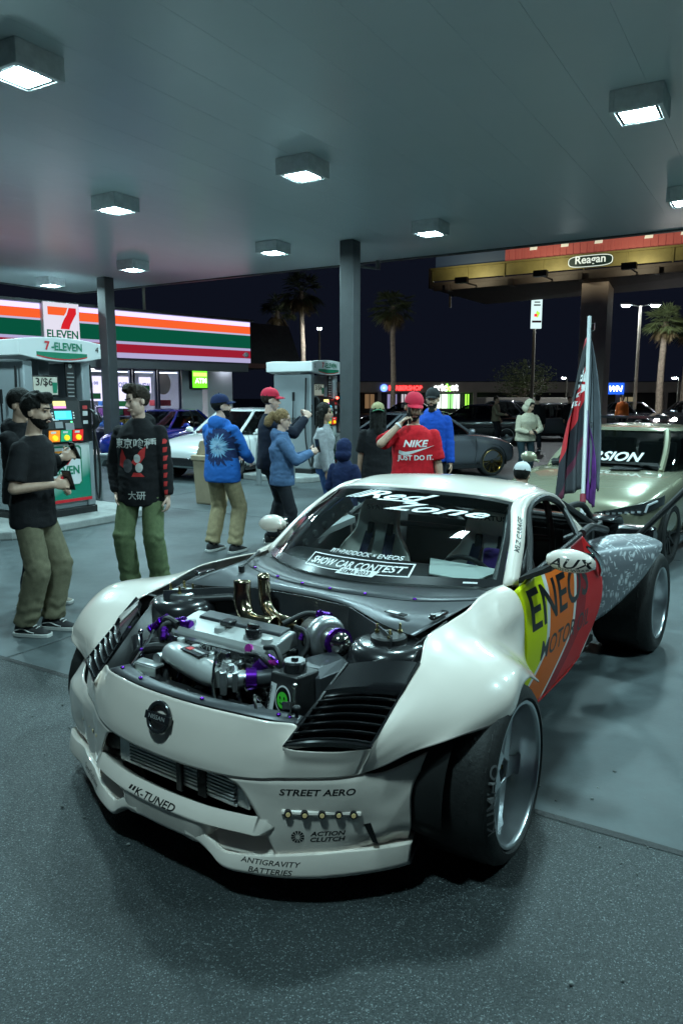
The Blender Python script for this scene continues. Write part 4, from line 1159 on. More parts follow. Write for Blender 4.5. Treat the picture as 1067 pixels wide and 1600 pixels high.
ob("breather_port", box((.335, -.09, .815), (.05, .055, .022)), M_GBLACK, vc, bevel=.004)
ob("plug", cyl((.415, .105, .765), (.435, .105, .772), .017, n=8), M_MAG, vc)
ob("fuel_rail", join(box((.452, -.08, .742), (.034, .50, .034)), ), M_GBLACK, eng, bevel=.004)
plate_text("lettering", "K·TUNED", .026, V(.4705, -.05, .747), (0, 1, 0), (0, 0, 1), M_SILV, eng, shear=.2, bold=.01, sx=1.4)
for y in (-.28, -.155, -.03, .095):
    inj = ob("injector", join(cyl((.462, y, .722), (.492, y, .688), .014, n=12), box((.478, y, .715), (.022, .03, .02)), tube([(.47, y, .70), (.52, y, .68), (.56, y, .685)], .024, 10)), M_ALU, eng)
    ob("plug_connector", box((.494, y + .03, .722), (.03, .022, .022)), M_SBLACK, inj, bevel=.003)
# intake plenum
pl = []
for t, r in ((0, .012), (.03, .042), (.09, .056), (.3, .062), (.6, .062), (.85, .058), (.93, .05), (1, .042)):
    c = V(.510, -.26, .712) * (1 - t) + V(.585, .095, .692) * t
    an = np.linspace(0, 2 * math.pi, 24, endpoint=False)
    u = V(.98, -.19, 0)
    pl.append(np.array([c + u * r * .95 * math.cos(a) + V(0, 0, 1) * r * .82 * math.sin(a) for a in an]))
plen = ob("intake_plenum", loft(pl), M_SILV, eng)
ob("flange", join(*[cyl(V(.48, -.22, .742) * (1 - t) + V(.545, .10, .730) * t, V(.48, -.22, .742) * (1 - t) + V(.545, .10, .730) * t + V(0, 0, .022), .016, n=12) for t in (0, .33, .66, 1)], xf(box((0, 0, 0), (.03, .34, .012)), rz(-.2), (.512, -.06, .735))), M_SILV, plen, bevel=.002)
pp = V(.545, -.07, .757)
npl = ob("name_plate", xf(box((0, 0, 0), (.058, .13, .004)), rz(-.19), pp), M_GBLACK, plen)
ob("mark", xf(box((0, 0, 0), (.024, .03, .002)), rz(-.19), pp + V(-.006, -.035, .003)), M_RED, npl)
ob("mark", xf(box((0, 0, 0), (.012, .07, .002)), rz(-.19), pp + V(.004, .022, .003)), M_SILV, npl)
ob("map_sensor", join(cyl((.54, .05, .735), (.54, .05, .785), .017, n=14), box((.54, .075, .772), (.026, .05, .022))), M_GBLACK, plen, bevel=.003)
tp0, tp1 = V(.590, .105, .692), V(.452, .262, .690)
td = (tp1 - tp0) / np.linalg.norm(tp1 - tp0)
tM = np.stack([np.cross(td, V(0, 0, 1)), td, V(0, 0, 1)], 1)
thr = ob("throttle_body", join(xf(box((0, 0, 0), (.088, .026, .09)), tM, tp0 + td * .012), tube([tp0, tp0 + td * .10], .034, 20), xf(box((0, 0, 0), (.072, .022, .076)), tM, tp0 + td * .055), xf(cyl((.0, .04, .035), (.0, .04, .062), .014), tM, tp0)), M_ALU, eng, bevel=.004)
ob("hose_clamp", tube([tp0 + td * .095, tp0 + td * .135], .042, 20), M_PURP, thr)
ob("clamp_latch", tube([tp0 + td * .11 + V(.042, .01, .02), tp0 + td * .115 + V(.050, .01, 0), tp0 + td * .12 + V(.044, .01, -.03)], .005, 6), M_STEEL, thr)
ob("charge_pipe", tube(spline([tp0 + td * .13, tp1, tp1 + V(-.05, .06, -.03), tp1 + V(-.08, .10, -.12)], 14), .034, 18), M_PANEL, eng)
ob("hose_clamp", tube([(.48, .19, .715), (.465, .21, .74)], .026, 14), M_PURP, eng)
# turbocharger
tc_ = V(.165, .29, .775)
ax = V(.42, .90, .08); ax /= np.linalg.norm(ax)
uu, vv, _ = frame_of(ax)
vol = []
for k in range(31):
    a = 2 * math.pi * k / 30 * .97
    rr = .038 + .020 * k / 30
    vol.append(tc_ + (uu * math.cos(a) + vv * math.sin(a)) * (.055 + .008 * k / 30))
turbo = ob("turbocharger", join(tube(vol, [.030 + .020 * k / 30 for k in range(31)], 16), tube([tc_ - ax * .05, tc_ + ax * .03], [.055, .06], 22), tube([vol[30], vol[30] + V(.05, .03, -.10)], .034, 14)), M_ALU, eng)
ob("inlet_pipe", tube([tc_ + ax * .03, tc_ + ax * .065, tc_ + ax * .095], [.052, .05, .052], 24), M_STEEL, turbo)
ob("inlet_ring", tube([tc_ + ax * (.088), tc_ + ax * .105], [.058, .058], 24), M_PURP, turbo)
ob("inlet_guard", ball(tc_ + ax * .105, .047, 20, 12), M_STEEL, turbo)
ob("turbine_housing", join(tube([tc_ - ax * .14, tc_ - ax * .10, tc_ - ax * .06], [.055, .075, .06], 20), tube(spline([tc_ - ax * .1, tc_ - ax * .12 + V(-.06, 0, -.03), tc_ - ax * .2 + V(-.1, 0, -.1)], 8), .045, 14)), mat("cast_iron", (.22, .20, .18), .5, metal=.8, var=(30, .3)), turbo)
ob("turbo_clamp", tube([tc_ - ax * .058, tc_ - ax * .045], .066, 24), M_PURP, turbo)
# exhaust stacks
for nm, pts, r in (("exhaust_stack", [(.20, .05, .79), (.20, -.06, .785), (.185, -.125, .80), (.165, -.165, .86), (.152, -.175, .945)], .038),
                   ("exhaust_stack", [(.12, .12, .79), (.12, .03, .785), (.085, -.06, .79), (.055, -.125, .83), (.05, -.14, .955)], .028)):
    p = spline(pts, 26)
    st_ = ob(nm, tube(p, r, 22, caps=False), M_TITAN, eng, solid=.003)
    ob("stack_bore", tube([p[-1] - V(0, 0, .03), p[-1] - V(0, 0, .025)], r * .93, 20), M_LINER, st_)
ob("dump_pipe", tube([(.02, -.16, .80), (.015, -.17, .95)], .022, 16, False), M_TITAN, eng, solid=.003)
# catch tank with filler cap and stickers
tk = ob("catch_tank", loft([np.array([(.550, .290, z), (.545, .412, z), (.440, .435, z), (.430, .315, z)]) * 1 + V(dx, 0, 0) for z, dx in ((.50, .02), (.735, -.03), (.745, -.035))]), M_SBLACK, eng, bevel=.008, smooth=True)
ob("filler_cap", join(lathe([(0, .785), (.040, .785), (.045, .778), (.045, .745), (.038, .742), (.038, .735)], 26, 'z', (.460, .358, .0)), box((.460, .358, .788), (.018, .022, .012))), M_GBLACK, tk, bevel=.002)
tn = V(.99, .08, .10); tn /= np.linalg.norm(tn)
tu = V(-.08, .99, 0); tw_ = np.cross(tn, tu)
def stick(nm, poly, c, m, lift): 
    c = V(*c) + tn * lift
    return ob(nm, (np.array([c + tu * x + tw_ * y for x, y in poly]), [tuple(range(len(poly)))]), m, tk, smooth=False)
sc_ = (.540, .372, .665)
M_GRN = mat("green_vinyl", (.08, .62, .05), .4)
circ = lambda r, s=1, n=24, cx=0, cy=0: [(cx + r * math.cos(2 * math.pi * k / n), cy + s * r * math.sin(2 * math.pi * k / n)) for k in range(n)]
stick("sticker", circ(.034, 1.5), sc_, M_DECW, .010)
stick("sticker", circ(.030, 1.5), sc_, M_DECB, .012)
stick("sticker", circ(.023, 1.35, cy=-.003), sc_, M_GRN, .014)
for dx in (-.009, .009):
    stick("sticker", circ(.003, 2., 10, dx, .006), sc_, M_DECB, .016)
stick("sticker", [(-.012, -.012), (0, -.018), (.012, -.012), (.010, -.010), (0, -.0145), (-.010, -.010)], sc_, M_DECB, .016)
sc2 = (.543, .312, .655)
stick("sticker", [(-.012, -.065), (.012, -.065), (.03, .06), (.006, .065)], sc2, M_DECW, .010)
v_, f_ = text_vf("AUDEMOTION", .014, bold=.01, sx=1.1)
c2 = V(*sc2) + tn * .012; du = (tu * .15 + tw_ * .99); dv = np.cross(tn, du)
ob("lettering", (c2 + v_[:, :1] * du + v_[:, 1:2] * dv, f_), M_DECB, tk, smooth=False, norm=False)
# air box
ob("air_box", loft([np.array([(.44, .33, z0), (.43, .45, z0), (.27, .49, z0 + .01), (.20, .36, z0 + .01), (.34, .29, z0)]) for z0 in (.50, .72)] + [np.array([(.41, .34, .745), (.40, .42, .745), (.28, .45, .755), (.22, .37, .755), (.34, .31, .745)])]), M_PANEL, eng, bevel=.004, smooth=False)
# latch bracket by the louvre
lb = ob("bonnet_latch", join(xf(box((0, 0, 0), (.05, .004, .055)), rz(.6), (.60, .45, .655)), xf(box((0, 0, 0), (.004, .05, .055)), rz(.6), (.585, .43, .655)), cyl((.585, .452, .66), (.58, .452, .745), .005), ball((.58, .452, .745), .011, 10, 8)), M_STEEL, eng)
ob("screw", ball((.622, .462, .645), .007, 8, 6), M_PURP, lb)
ob("tow_pin", join(cyl((.60, .475, .64), (.60, .475, .672), .007), ball((.60, .475, .676), (.016, .016, .011))), M_SBLACK, eng)
# upper left: loom, hoses and fittings
def hose(pts, r=.014, m=M_HOSE, nm="hose", par=eng, n=10):
    return ob(nm, tube(spline(pts, 22), r, n), m, par)
def fit(p, d, r=.02, l=.05, m=M_PURP):
    p, d = V(*p), V(*d); d /= np.linalg.norm(d)
    return ob("hose_fitting", join(cyl(p, p + d * l * .5, r, n=6), cyl(p + d * l * .4, p + d * l, r * .8, n=12), cyl(p + d * l * .15, p + d * l * .25, r * 1.12, n=12)), m, eng)
hose([(.42, -.30, .79), (.41, -.37, .80), (.39, -.43, .77), (.42, -.475, .74)], .016)
fit((.425, -.475, .735), (-.35, .5, .45)); fit((.40, -.44, .77), (-.3, .5, .4), .018); fit((.385, -.29, .80), (.2, -.9, -.15), .018, .06); fit((.40, -.24, .795), (.1, -.9, .0), .018, .05)
hose([(.40, -.30, .785), (.44, -.35, .79), (.47, -.35, .76), (.48, -.33, .70), (.5, -.30, .62)], .012)
fit((.455, -.345, .775), (.4, .3, -.4), .016)
hose([(.47, -.30, .70), (.50, -.36, .70), (.53, -.43, .67), (.55, -.46, .58)], .022)
hose([(.43, -.32, .70), (.46, -.40, .70), (.47, -.46, .68)], .026)
hose([(.56, -.40, .60), (.58, -.28, .62), (.60, -.20, .60), (.62, -.08, .60)], .02)
hose([(.50, -.26, .66), (.57, -.22, .62), (.63, -.12, .61), (.655, .0, .60)], .012)
hose([(.55, .07, .785), (.59, .08, .76), (.625, .10, .68), (.66, .15, .63), (.67, .2, .6)], .006, M_STEEL)
hose([(.59, .30, .66), (.63, .31, .69), (.655, .34, .65), (.66, .36, .60)], .006, M_STEEL)
hose([(.43, .19, .79), (.44, .25, .80), (.455, .29, .76), (.46, .30, .70)], .011)
hose([(.24, .19, .82), (.25, .25, .81), (.27, .27, .76), (.30, .26, .72)], .012)
hose([(.21, .10, .81), (.14, .16, .845), (.12, .22, .85)], .012); fit((.12, .215, .85), (.05, .5, .05), .017, .07); fit((.135, .275, .852), (.2, .4, -.5), .016, .04)
hose([(.20, .20, .76), (.17, .205, .79), (.16, .21, .80)], .012); fit((.21, .195, .76), (-.2, .1, .5), .015, .05)
hose([(.46, .12, .76), (.47, .19, .77), (.46, .23, .74), (.42, .25, .70)], .008)
hose([(.42, .20, .76), (.45, .26, .755), (.44, .3, .73)], .007, M_PURP)
fit((.44, .22, .735), (.3, .7, .3), .012, .05, M_MAG)
# radiator core and clutter low in the bay
rad = ob("radiator", join(box((.60, .02, .60), (.05, .62, .05)), box((.60, -.27, .55), (.05, .06, .14))), M_SBLACK, eng, bevel=.008)
ob("radiator_tab", xf(box((0, 0, 0), (.03, .16, .004)), rz(-.5), (.63, -.31, .635)), mat("pale_plastic", (.45, .5, .42), .5), rad)
lt = ob("brace_rod", join(tube([(.62, -.36, .66), (.50, -.40, .72), (.44, -.43, .745)], .007, 8), tube([(.56, -.36, .60), (.52, -.42, .76)], .007, 8), ball((.52, -.42, .765), .012)), M_CHROME, eng)
ob("screw", ball((.55, -.385, .70), .009), M_PURP, lt)
ob("bay_tube", tube([(.46, -.52, .70), (.50, -.46, .66), (.54, -.42, .55)], .026, 12), M_GBLACK, eng)
ob("accessory_bracket", join(box((.575, -.31, .665), (.05, .13, .012)), box((.60, -.31, .645), (.008, .13, .04))), M_SILV, eng, bevel=.003)
random.seed(21)
for k in range(46):
    x = random.uniform(.46, .64); y = random.uniform(-.30, .34); z = random.uniform(.53, .615)
    kind = random.random()
    if kind < .4:
        ob("bolt", join(cyl((x, y, z - .02), (x, y, z + .015), .010, n=6), cyl((x, y, z + .015), (x, y, z + .03), .005, n=8)), random.choice([M_STEEL, M_ALU, M_BRASS]), eng)
    elif kind < .72:
        ob("connector", xf(box((0, 0, 0), (random.uniform(.02, .05), random.uniform(.02, .05), random.uniform(.02, .04))), rz(random.uniform(0, 3)) @ rx(random.uniform(-.5, .5)), (x, y, z)), random.choice([M_SBLACK, M_GBLACK, M_PANEL, M_ALU]), eng, bevel=.003)
    else:
        a = random.uniform(0, 6)
        hose([(x, y, z - .03), (x + .03 * math.cos(a), y + .04 * math.sin(a), z + .03), (x + .07 * math.cos(a), y + .08 * math.sin(a), z - .03)], random.choice([.006, .009, .012]), random.choice([M_HOSE, M_HOSE, M_STEEL, M_PURP]))
for k in range(16):
    y = random.uniform(-.3, .18); x = random.uniform(.455, .53)
    a = random.uniform(0, 6)
    ob("bolt", cyl((x, y, .68), (x + .015 * math.cos(a), y + .015 * math.sin(a), .715), .009, n=6), random.choice([M_STEEL, M_ALU, M_BRASS, M_GBLACK]), eng)
ob("engine_block", join(box((.35, -.06, .58), (.24, .52, .30)), box((.47, -.06, .63), (.06, .48, .06))), mat("dull_cast_block", (.10, .10, .10), .5, metal=.6, var=(25, .4)), eng, bevel=.01)

# ---- cabin
cab = empty("cabin"); cab.parent = car
M_SEAT = mat("pale_seat_vinyl", (.80, .80, .74), .5, var=(8, .08))
M_NAVY = mat("navy_webbing", (.02, .022, .06), .7)
M_PURF = mat("purple_fabric", (.07, .03, .22), .8)
ob("dashboard", patch([[(-.45, y, .84), (-.72, y, .885), (-.90, y, .86), (-.95, y, .70), (-.93, y, .50)] for y in (-.68, 0, .68)], 10, 16), M_SBLACK, cab, solid=.01)
ob("dash_tray", loft([np.array([(-.62, .34, .888), (-.60, .58, .886), (-.86, .62, .893), (-.90, .20, .895)]), np.array([(-.62, .34, .895), (-.60, .58, .893), (-.86, .62, .902), (-.90, .20, .902)])]), mat("pale_tray", (.42, .47, .45), .45), cab)
def seat(y0):
    s = empty("bucket_seat"); s.parent = cab
    out = []
    for z, w, x in ((.30, .21, -1.20), (.42, .23, -1.23), (.55, .25, -1.26), (.70, .27, -1.29), (.82, .26, -1.315), (.89, .18, -1.33), (.95, .135, -1.35), (1.05, .14, -1.37), (1.12, .115, -1.385), (1.145, .05, -1.39)):
        out.append(np.array([(x + .11, y0 - w, z), (x + .02, y0 - w * .75, z), (x, y0, z), (x + .02, y0 + w * .75, z), (x + .11, y0 + w, z), (x + .08, y0 + w * 1.02, z), (x - .05, y0 + w * .7, z), (x - .07, y0, z), (x - .05, y0 - w * .7, z), (x + .08, y0 - w * 1.02, z)]))
    back = ob("backrest", loft(out), M_SEAT, s, sub=1, ang=80)
    ob("cushion", loft([np.array([(x, y0 - .22, .30 + dz), (x, y0 - .15, .27), (x, y0 + .15, .27), (x, y0 + .22, .30 + dz), (x, y0 + .2, .2), (x, y0 - .2, .2)]) for x, dz in ((-1.35, .06), (-1.1, .08), (-.88, .07))]), M_SEAT, s, sub=1)
    for sy in (-1, 1):
        ob("harness_slot", xf(box((0, 0, 0), (.02, .045, .10)), ry(-.2), (-1.30, y0 + sy * .068, .93)), M_LINER, s, bevel=.015)
        ob("harness_strap", tube([(-1.30, y0 + sy * .075, .92), (-1.24, y0 + sy * .085, .80), (-1.20, y0 + sy * .08, .62), (-1.16, y0 + sy * .06, .45)], .032, 8, sq=.25), M_NAVY, s)
    ob("head_pad", ball((-1.345, y0, 1.03), (.035, .10, .06)), M_SEAT, s)
    plate_text("lettering", "STATUS", .042, V(-1.300, y0, 1.075), (0, 1, 0), (.25, 0, .97), M_DECB, s, bold=.02, sx=1.3)
    return s
seat(-.36); seat(.36)
ob("harness_pad", box((-1.15, .46, .88), (.05, .14, .12)), M_PURF, cab, bevel=.02)
CT = lambda pts, r=.02, m=M_SBLACK: ob("cage_tube", tube(spline(pts, 20), r, 10), m, cab)
for s in (1, -1):
    CT([(-.72, .64 * s, .86), (-.93, .60 * s, 1.02), (-1.16, .53 * s, 1.165), (-1.5, .50 * s, 1.19), (-1.75, .50 * s, 1.16), (-1.78, .55 * s, .90), (-1.75, .6 * s, .3)])
    CT([(-.72, .64 * s, .86), (-.75, .64 * s, .3)])
    CT([(-1.75, .62 * s, .62), (-1.2, .66 * s, .50), (-.75, .64 * s, .42)])
CT([(-1.75, -.50, 1.16), (-1.76, 0, 1.18), (-1.75, .50, 1.16)]); CT([(-1.78, -.54, .90), (-1.79, 0, .90), (-1.78, .54, .90)])
CT([(-1.76, -.5, 1.14), (-1.79, .0, .98), (-1.8, .54, .60)]); CT([(-1.16, -.53, 1.165), (-1.17, 0, 1.18), (-1.16, .53, 1.165)])
# dimpled gusset along the far pillar
gs = [(-.74, -.655, .88), (-.98, -.585, 1.04), (-1.18, -.52, 1.15), (-1.22, -.50, 1.08), (-1.02, -.57, .95), (-.86, -.62, .84)]
gus = ob("pillar_gusset", (np.array(gs), [(0, 1, 2, 3, 4, 5)]), M_PANEL, cab, solid=.006, smooth=False)
for t in (.16, .33, .5, .67, .84):
    a = np.array(gs[0]) * (1 - t) + np.array(gs[2]) * t; b = np.array(gs[5]) * (1 - t) + np.array(gs[3]) * t
    c = a * .5 + b * .5
    ob("dimple", tube([c + V(.0, .012, .0), c + V(.0, .024, .002)], [.026, .017], 18), M_LINER, gus)
ob("door_card", (np.array([(-.75, -.76, .86), (-1.55, -.76, .95), (-1.6, -.76, .3), (-.75, -.76, .3)]), [(0, 1, 2, 3)]), M_SBLACK, cab, solid=.01)
ob("door_sill_strip", loft([np.array([(x, -.755, z), (x, -.70, z - .01), (x, -.70, z - .05), (x, -.755, z - .05)]) for x, z in ((-.85, .885), (-1.2, .93), (-1.54, .965))]), mat("grey_strip", (.32, .34, .34), .45), cab)
ob("rear_bulkhead", box((-1.95, 0, .62), (.02, 1.1, .62), ry(-.15)), M_SBLACK, cab)
ob("steering_wheel", tube([V(-1.02, .36, .76) + .165 * (math.cos(t) * V(0, 1, 0) + math.sin(t) * V(.35, 0, .94)) for t in np.linspace(0, 2 * math.pi, 33)], .014, 8, False), M_SBLACK, cab)
# =================================================================== pumps, islands, small forecourt things
M_PGREY = mat("pump_grey_panel", (.30, .33, .35), .42, metal=.2, var=(2, .08))
M_PWHITE = mat("pump_white_panel", (.68, .70, .70), .4)
M_PBLK = mat("pump_black_plastic", (.012, .012, .013), .38)
M_KERB = mat("island_concrete", (.30, .31, .30), .75, var=(3, .25), bump=(40, .2))
def green_fade():
    m = bpy.data.materials.new("green_white_print"); m.use_nodes = True
    nt = m.node_tree; b = nt.nodes["Principled BSDF"]; b.inputs["Roughness"].default_value = .35
    tc = nt.nodes.new("ShaderNodeTexCoord"); sp = nt.nodes.new("ShaderNodeSeparateXYZ"); nt.links.new(tc.outputs["Generated"], sp.inputs[0])
    ad = nt.nodes.new("ShaderNodeMath"); ad.operation = 'SUBTRACT'; nt.links.new(sp.outputs[2], ad.inputs[0])
    mu = nt.nodes.new("ShaderNodeMath"); mu.operation = 'MULTIPLY'; mu.inputs[1].default_value = .45; nt.links.new(sp.outputs[0], mu.inputs[0]); nt.links.new(mu.outputs[0], ad.inputs[1])
    r = nt.nodes.new("ShaderNodeValToRGB"); e = r.color_ramp.elements
    e[0].position = -.0; e[0].color = (.008, .22, .14, 1); e[1].position = .5; e[1].color = (.72, .75, .73, 1)
    nt.links.new(ad.outputs[0], r.inputs[0]); nt.links.new(r.outputs[0], b.inputs["Base Color"])
    return m
M_FADE = green_fade()
M_LGREEN = mat("logo_green", (.006, .20, .11), .4); M_LRED = mat("logo_red", (.62, .02, .03), .4); M_LOR = mat("logo_orange", (.85, .28, .02), .4)
Wp, Dp, Hp = 1.06, .96, 2.50      # pump footprint and height
def front(poly, y, z=0, x=0, th=.006):
    return prism(poly, th, (0, -1, 0), (x, y, z), (1, 0, 0), (0, 0, 1))
M_DECW = M_DECW
def make_pump():
    p = empty("fuel_pump")
    ob("plinth", box((0, Dp / 2, .06), (Wp + .02, Dp + .02, .12)), M_PBLK, p, bevel=.01)
    for x in (-Wp / 2 + .07, Wp / 2 - .07):
        ob("frame_post", box((x, Dp / 2, 1.20), (.14, Dp, 2.16)), M_PGREY, p, bevel=.02)
    ob("lower_cabinet", box((0, Dp / 2, .62), (Wp - .27, Dp - .06, 1.0)), M_PGREY, p, bevel=.01)
    ob("mid_beam", box((0, Dp / 2, 1.40), (Wp - .27, Dp - .30, .10)), M_PGREY, p)
    ob("centre_post", box((.05, Dp / 2, 1.85), (.18, .25, .95)), M_PGREY, p, bevel=.01)
    # arched header
    for s, yy_ in ((0, -.06), (1, Dp + .06)):
        arch = [(-Wp / 2 - .12, 2.34), (-Wp / 2 - .12, 2.56)] + [(x, 2.56 + .05 * (1 - (x / .65) ** 2)) for x in np.linspace(-.60, .60, 13)] + [(Wp / 2 + .12, 2.56), (Wp / 2 + .12, 2.34)] + [(x, 2.27 + .07 * (x / .62) ** 2) for x in np.linspace(.60, -.60, 13)]
        h = ob("header", prism(arch, .10, (0, 1, 0), (0, yy_ - .05, 0), (1, 0, 0), (0, 0, 1)), M_PWHITE, p, bevel=.012, smooth=False)
        if s == 0:
            sw = [(x, 2.40 - .0) for x in (-.40, .40)] + [(x, 2.305 + .05 * (x / .42) ** 2) for x in np.linspace(.40, -.40, 9)]
            ob("header_swoosh", front(sw, yy_ - .051), M_LGREEN, h, smooth=False)
            ob("header_line", front([(x, 2.297 + .05 * (x / .42) ** 2) for x in np.linspace(-.40, .40, 9)] + [(x, 2.311 + .05 * (x / .42) ** 2) for x in np.linspace(.40, -.40, 9)], yy_ - .0515), M_LRED, h, smooth=False)
            plate_text("lettering", "-ELEVEN", .15, V(.07, yy_ - .059, 2.485), (1, 0, 0), (0, 0, 1), M_LGREEN, h, bold=.025, sx=.9)
            plate_text("lettering", "7", .165, V(-.235, yy_ - .059, 2.487), (1, 0, 0), (0, 0, 1), M_LRED, h, bold=.03, sx=.95)
    ob("header_side", join(box((-Wp / 2 - .08, Dp / 2, 2.45), (.08, Dp + .1, .22)), box((Wp / 2 + .08, Dp / 2, 2.45), (.08, Dp + .1, .22)), box((0, Dp / 2, 2.36), (Wp, Dp, .05))), M_PWHITE, p, bevel=.01)
    # lower graphic panel
    gp = ob("graphic_panel", box((.05, -.012, .66), (Wp - .30, .03, .86)), M_FADE, p, smooth=False, bevel=.005)
    ob("kick_stripe", box((.05, -.03, .245), (Wp - .30, .008, .045)), M_LRED, gp, smooth=False)
    lx, lz, ly = -.02, .76, -.030
    sqr = [(-.26, -.30), (.26, -.30), (.30, -.26), (.30, .26), (.26, .30), (-.26, .30), (-.30, .26), (-.30, -.26)]
    ob("logo_border", front(sqr, ly, lz, lx), M_LGREEN, gp, smooth=False)
    ob("logo_field", front([(x * .92, y * .92) for x, y in sqr], ly - .004, lz, lx), M_PWHITE, gp, smooth=False)
    ob("logo_bar", front([(-.20, .10), (.02, .10), (.07, .23), (-.20, .23)], ly - .008, lz, lx), M_LOR, gp, smooth=False)
    ob("logo_stem", front([(-.09, -.25), (.06, -.25), (.07, -.14), (-.08, -.14)], ly - .008, lz, lx), M_LRED, gp, smooth=False)
    ob("logo_stem", front([(-.08, .02), (.06, .02), (.12, .10), (.22, .23), (.02, .23), (-.02, .10)], ly - .009, lz, lx), M_LRED, gp, smooth=False)
    plate_text("lettering", "ELEVEN", .17, V(lx, ly - .016, lz - .06), (1, 0, 0), (0, 0, 1), M_LGREEN, gp, bold=.03, sx=.88)
    # dispenser head, tilted console
    prof = [(-.03, 1.12), (-.14, 1.16), (-.16, 1.32), (-.10, 1.72), (-.04, 1.78), (.06, 1.76), (.06, 1.12)]
    con = ob("console", prism(prof, .60, (1, 0, 0), (-.36, 0, 0), (0, 1, 0), (0, 0, 1)), M_PBLK, p, bevel=.025, smooth=False)
    def face(nm, x0, x1, z0, z1, m, lift=.006, par=con):
        yf = lambda z: float(np.interp(z, [1.16, 1.32, 1.72], [-.14, -.16, -.10])) - lift
        return ob(nm, (np.array([(x0, yf(z0), z0), (x1, yf(z0), z0), (x1, yf(z1), z1), (x0, yf(z1), z1)]), [(0, 1, 2, 3)]), m, par, smooth=False)
    face("price_display", -.20, .0, 1.645, 1.715, glow("price_display", (.75, .7, .25), .8))
    face("price_display", -.20, .0, 1.61, 1.642, glow("price_display_pink", (.7, .25, .6), .7))
    sc = face("screen", -.20, .07, 1.45, 1.575, glow("pump_screen", (.05, .45, .62), .9))
    face("screen_corner", -.20, -.02, 1.47, 1.57, glow("pump_screen_green", (.08, .60, .50), .85), .008, sc)
    for k in range(3):
        face("side_key", -.245, -.222, 1.46 + k * .038, 1.48 + k * .038, M_DECW)
        face("side_key", .092, .115, 1.46 + k * .038, 1.48 + k * .038, M_DECW)
    face("card_slot", -.22, -.10, 1.33, 1.42, mat("slot_grey", (.25, .26, .27), .4), .012)
    face("keypad", -.06, .08, 1.30, 1.40, mat("keypad_steel", (.4, .4, .42), .35, metal=.6), .012)
    face("card_light", .03, .06, 1.405, 1.425, glow("card_light", (.1, .9, .3), 1.5), .012)
    face("notice", -.24, -.15, 1.44, 1.46, M_DECW)
    for k, (c, nm) in enumerate((((.85, .25, .02), "orange"), ((.01, .30, .16), "green"), ((.62, .02, .02), "red"))):
        b_ = face("grade_panel", -.33 + k * .19, -.33 + k * .19 + .175, 1.135, 1.30, mat("grade_" + nm, c, .4, emit=c, estr=.25), .012)
        face("grade_price", -.30 + k * .19, -.22 + k * .19, 1.255, 1.285, M_DECW, .016, b_)
        cx = -.33 + k * .19 + .088
        ob("grade_button", cyl((cx, -.165, 1.19), (cx, -.185, 1.19), .042, .038, 18), mat("yellow_button", (.85, .62, .02), .4, emit=(.85, .6, .02), estr=.3), b_)
    # side cabinet with notices and nozzle
    sb = ob("nozzle_cabinet", box((.36, -.02, 1.42), (.22, .10, .62)), M_PBLK, p, bevel=.015)
    for z0, h_, c in ((1.62, .05, (.5, .05, .05)), (1.53, .07, (.6, .6, .6)), (1.40, .05, (.6, .6, .6))):
        ob("notice", box((.35, -.073, z0), (.08, .004, h_)), mat("notice_%d" % int(c[0] * 10 + c[1] * 100), c, .5), sb, smooth=False)
    nz = ob("nozzle", join(tube(spline([(.44, -.12, 1.30), (.46, -.17, 1.40), (.45, -.15, 1.52), (.43, -.06, 1.60)], 12), [.03, .042, .045, .045, .045, .042, .038, .034, .028, .022, .018, .016], 10), tube(spline([(.46, -.18, 1.38), (.47, -.25, 1.42), (.46, -.22, 1.54)], 8), .012, 8)), M_PBLK, p)
    ob("hose", tube(spline([(.44, -.12, 1.30), (.47, -.16, .95), (.50, -.14, .55), (.54, -.05, .22), (.58, .05, .55), (.56, .0, 1.3), (.55, .02, 2.25)], 40), .017, 8), M_PBLK, p)
    ob("hose", tube(spline([(-.44, -.08, 1.25), (-.58, -.14, .95), (-.62, -.10, .55), (-.58, -.02, .2), (-.60, .1, .9), (-.57, .1, 2.2)], 40), .017, 8), M_PBLK, p)
    # boards between the posts
    bd = ob("price_board", box((-.20, .03, 1.93), (.42, .03, .30)), M_PBLK, p, bevel=.006)
    ob("board_face", box((-.20, .012, 1.93), (.37, .006, .25)), mat("board_cream", (.35, .38, .33), .5, emit=(.5, .55, .45), estr=.12), bd, smooth=False)
    plate_text("lettering", "3/$6", .15, V(-.22, .006, 1.98), (1, 0, 0), (0, 0, 1), M_PBLK, bd, bold=.02)
    ob("drink_print", front([(-.03, -.08), (.03, -.08), (.04, .07), (-.04, .07)], .007, 1.91, -.06, .003), M_LGREEN, bd, smooth=False)
    nb = ob("notice_strip", box((.17, -.02, 1.98), (.15, .02, .62)), M_PBLK, p)
    for k in range(8):
        ob("notice_line", box((.17, -.033, 1.73 + k * .055), (.10 if k % 3 else .12, .004, .016)), mat("dim_white_print", (.32, .32, .32), .5), nb, smooth=False)
    ob("notice_seal", cyl((.17, -.031, 2.22), (.17, -.036, 2.22), .03, n=16), mat("dim_white_print", (.32, .32, .32), .5), nb)
    sq = ob("squeegee_holder", join(box((-.50, .45, 1.15), (.06, .12, .3)), cyl((-.56, .45, 1.2), (-.60, .40, 1.75), .012), box((-.605, .395, 1.78), (.03, .05, .2))), M_PBLK, p)
    return p
pump0 = make_pump()
pump0.location = W(2.26, 2.80, .10); pump0.rotation_euler = (0, 0, STA)
pump0.scale = (1, 1, .925)
pump1 = clone(pump0); pump1.location = W(9.25, 3.0, .10)
tag(pump0, "grey and white fuel pump numbered 4 beside the two young men in black", "fuel pump", "fuel pumps")
tag(pump1, "grey and white fuel pump numbered 2 behind the woman in the grey sweater", "fuel pump", "fuel pumps")
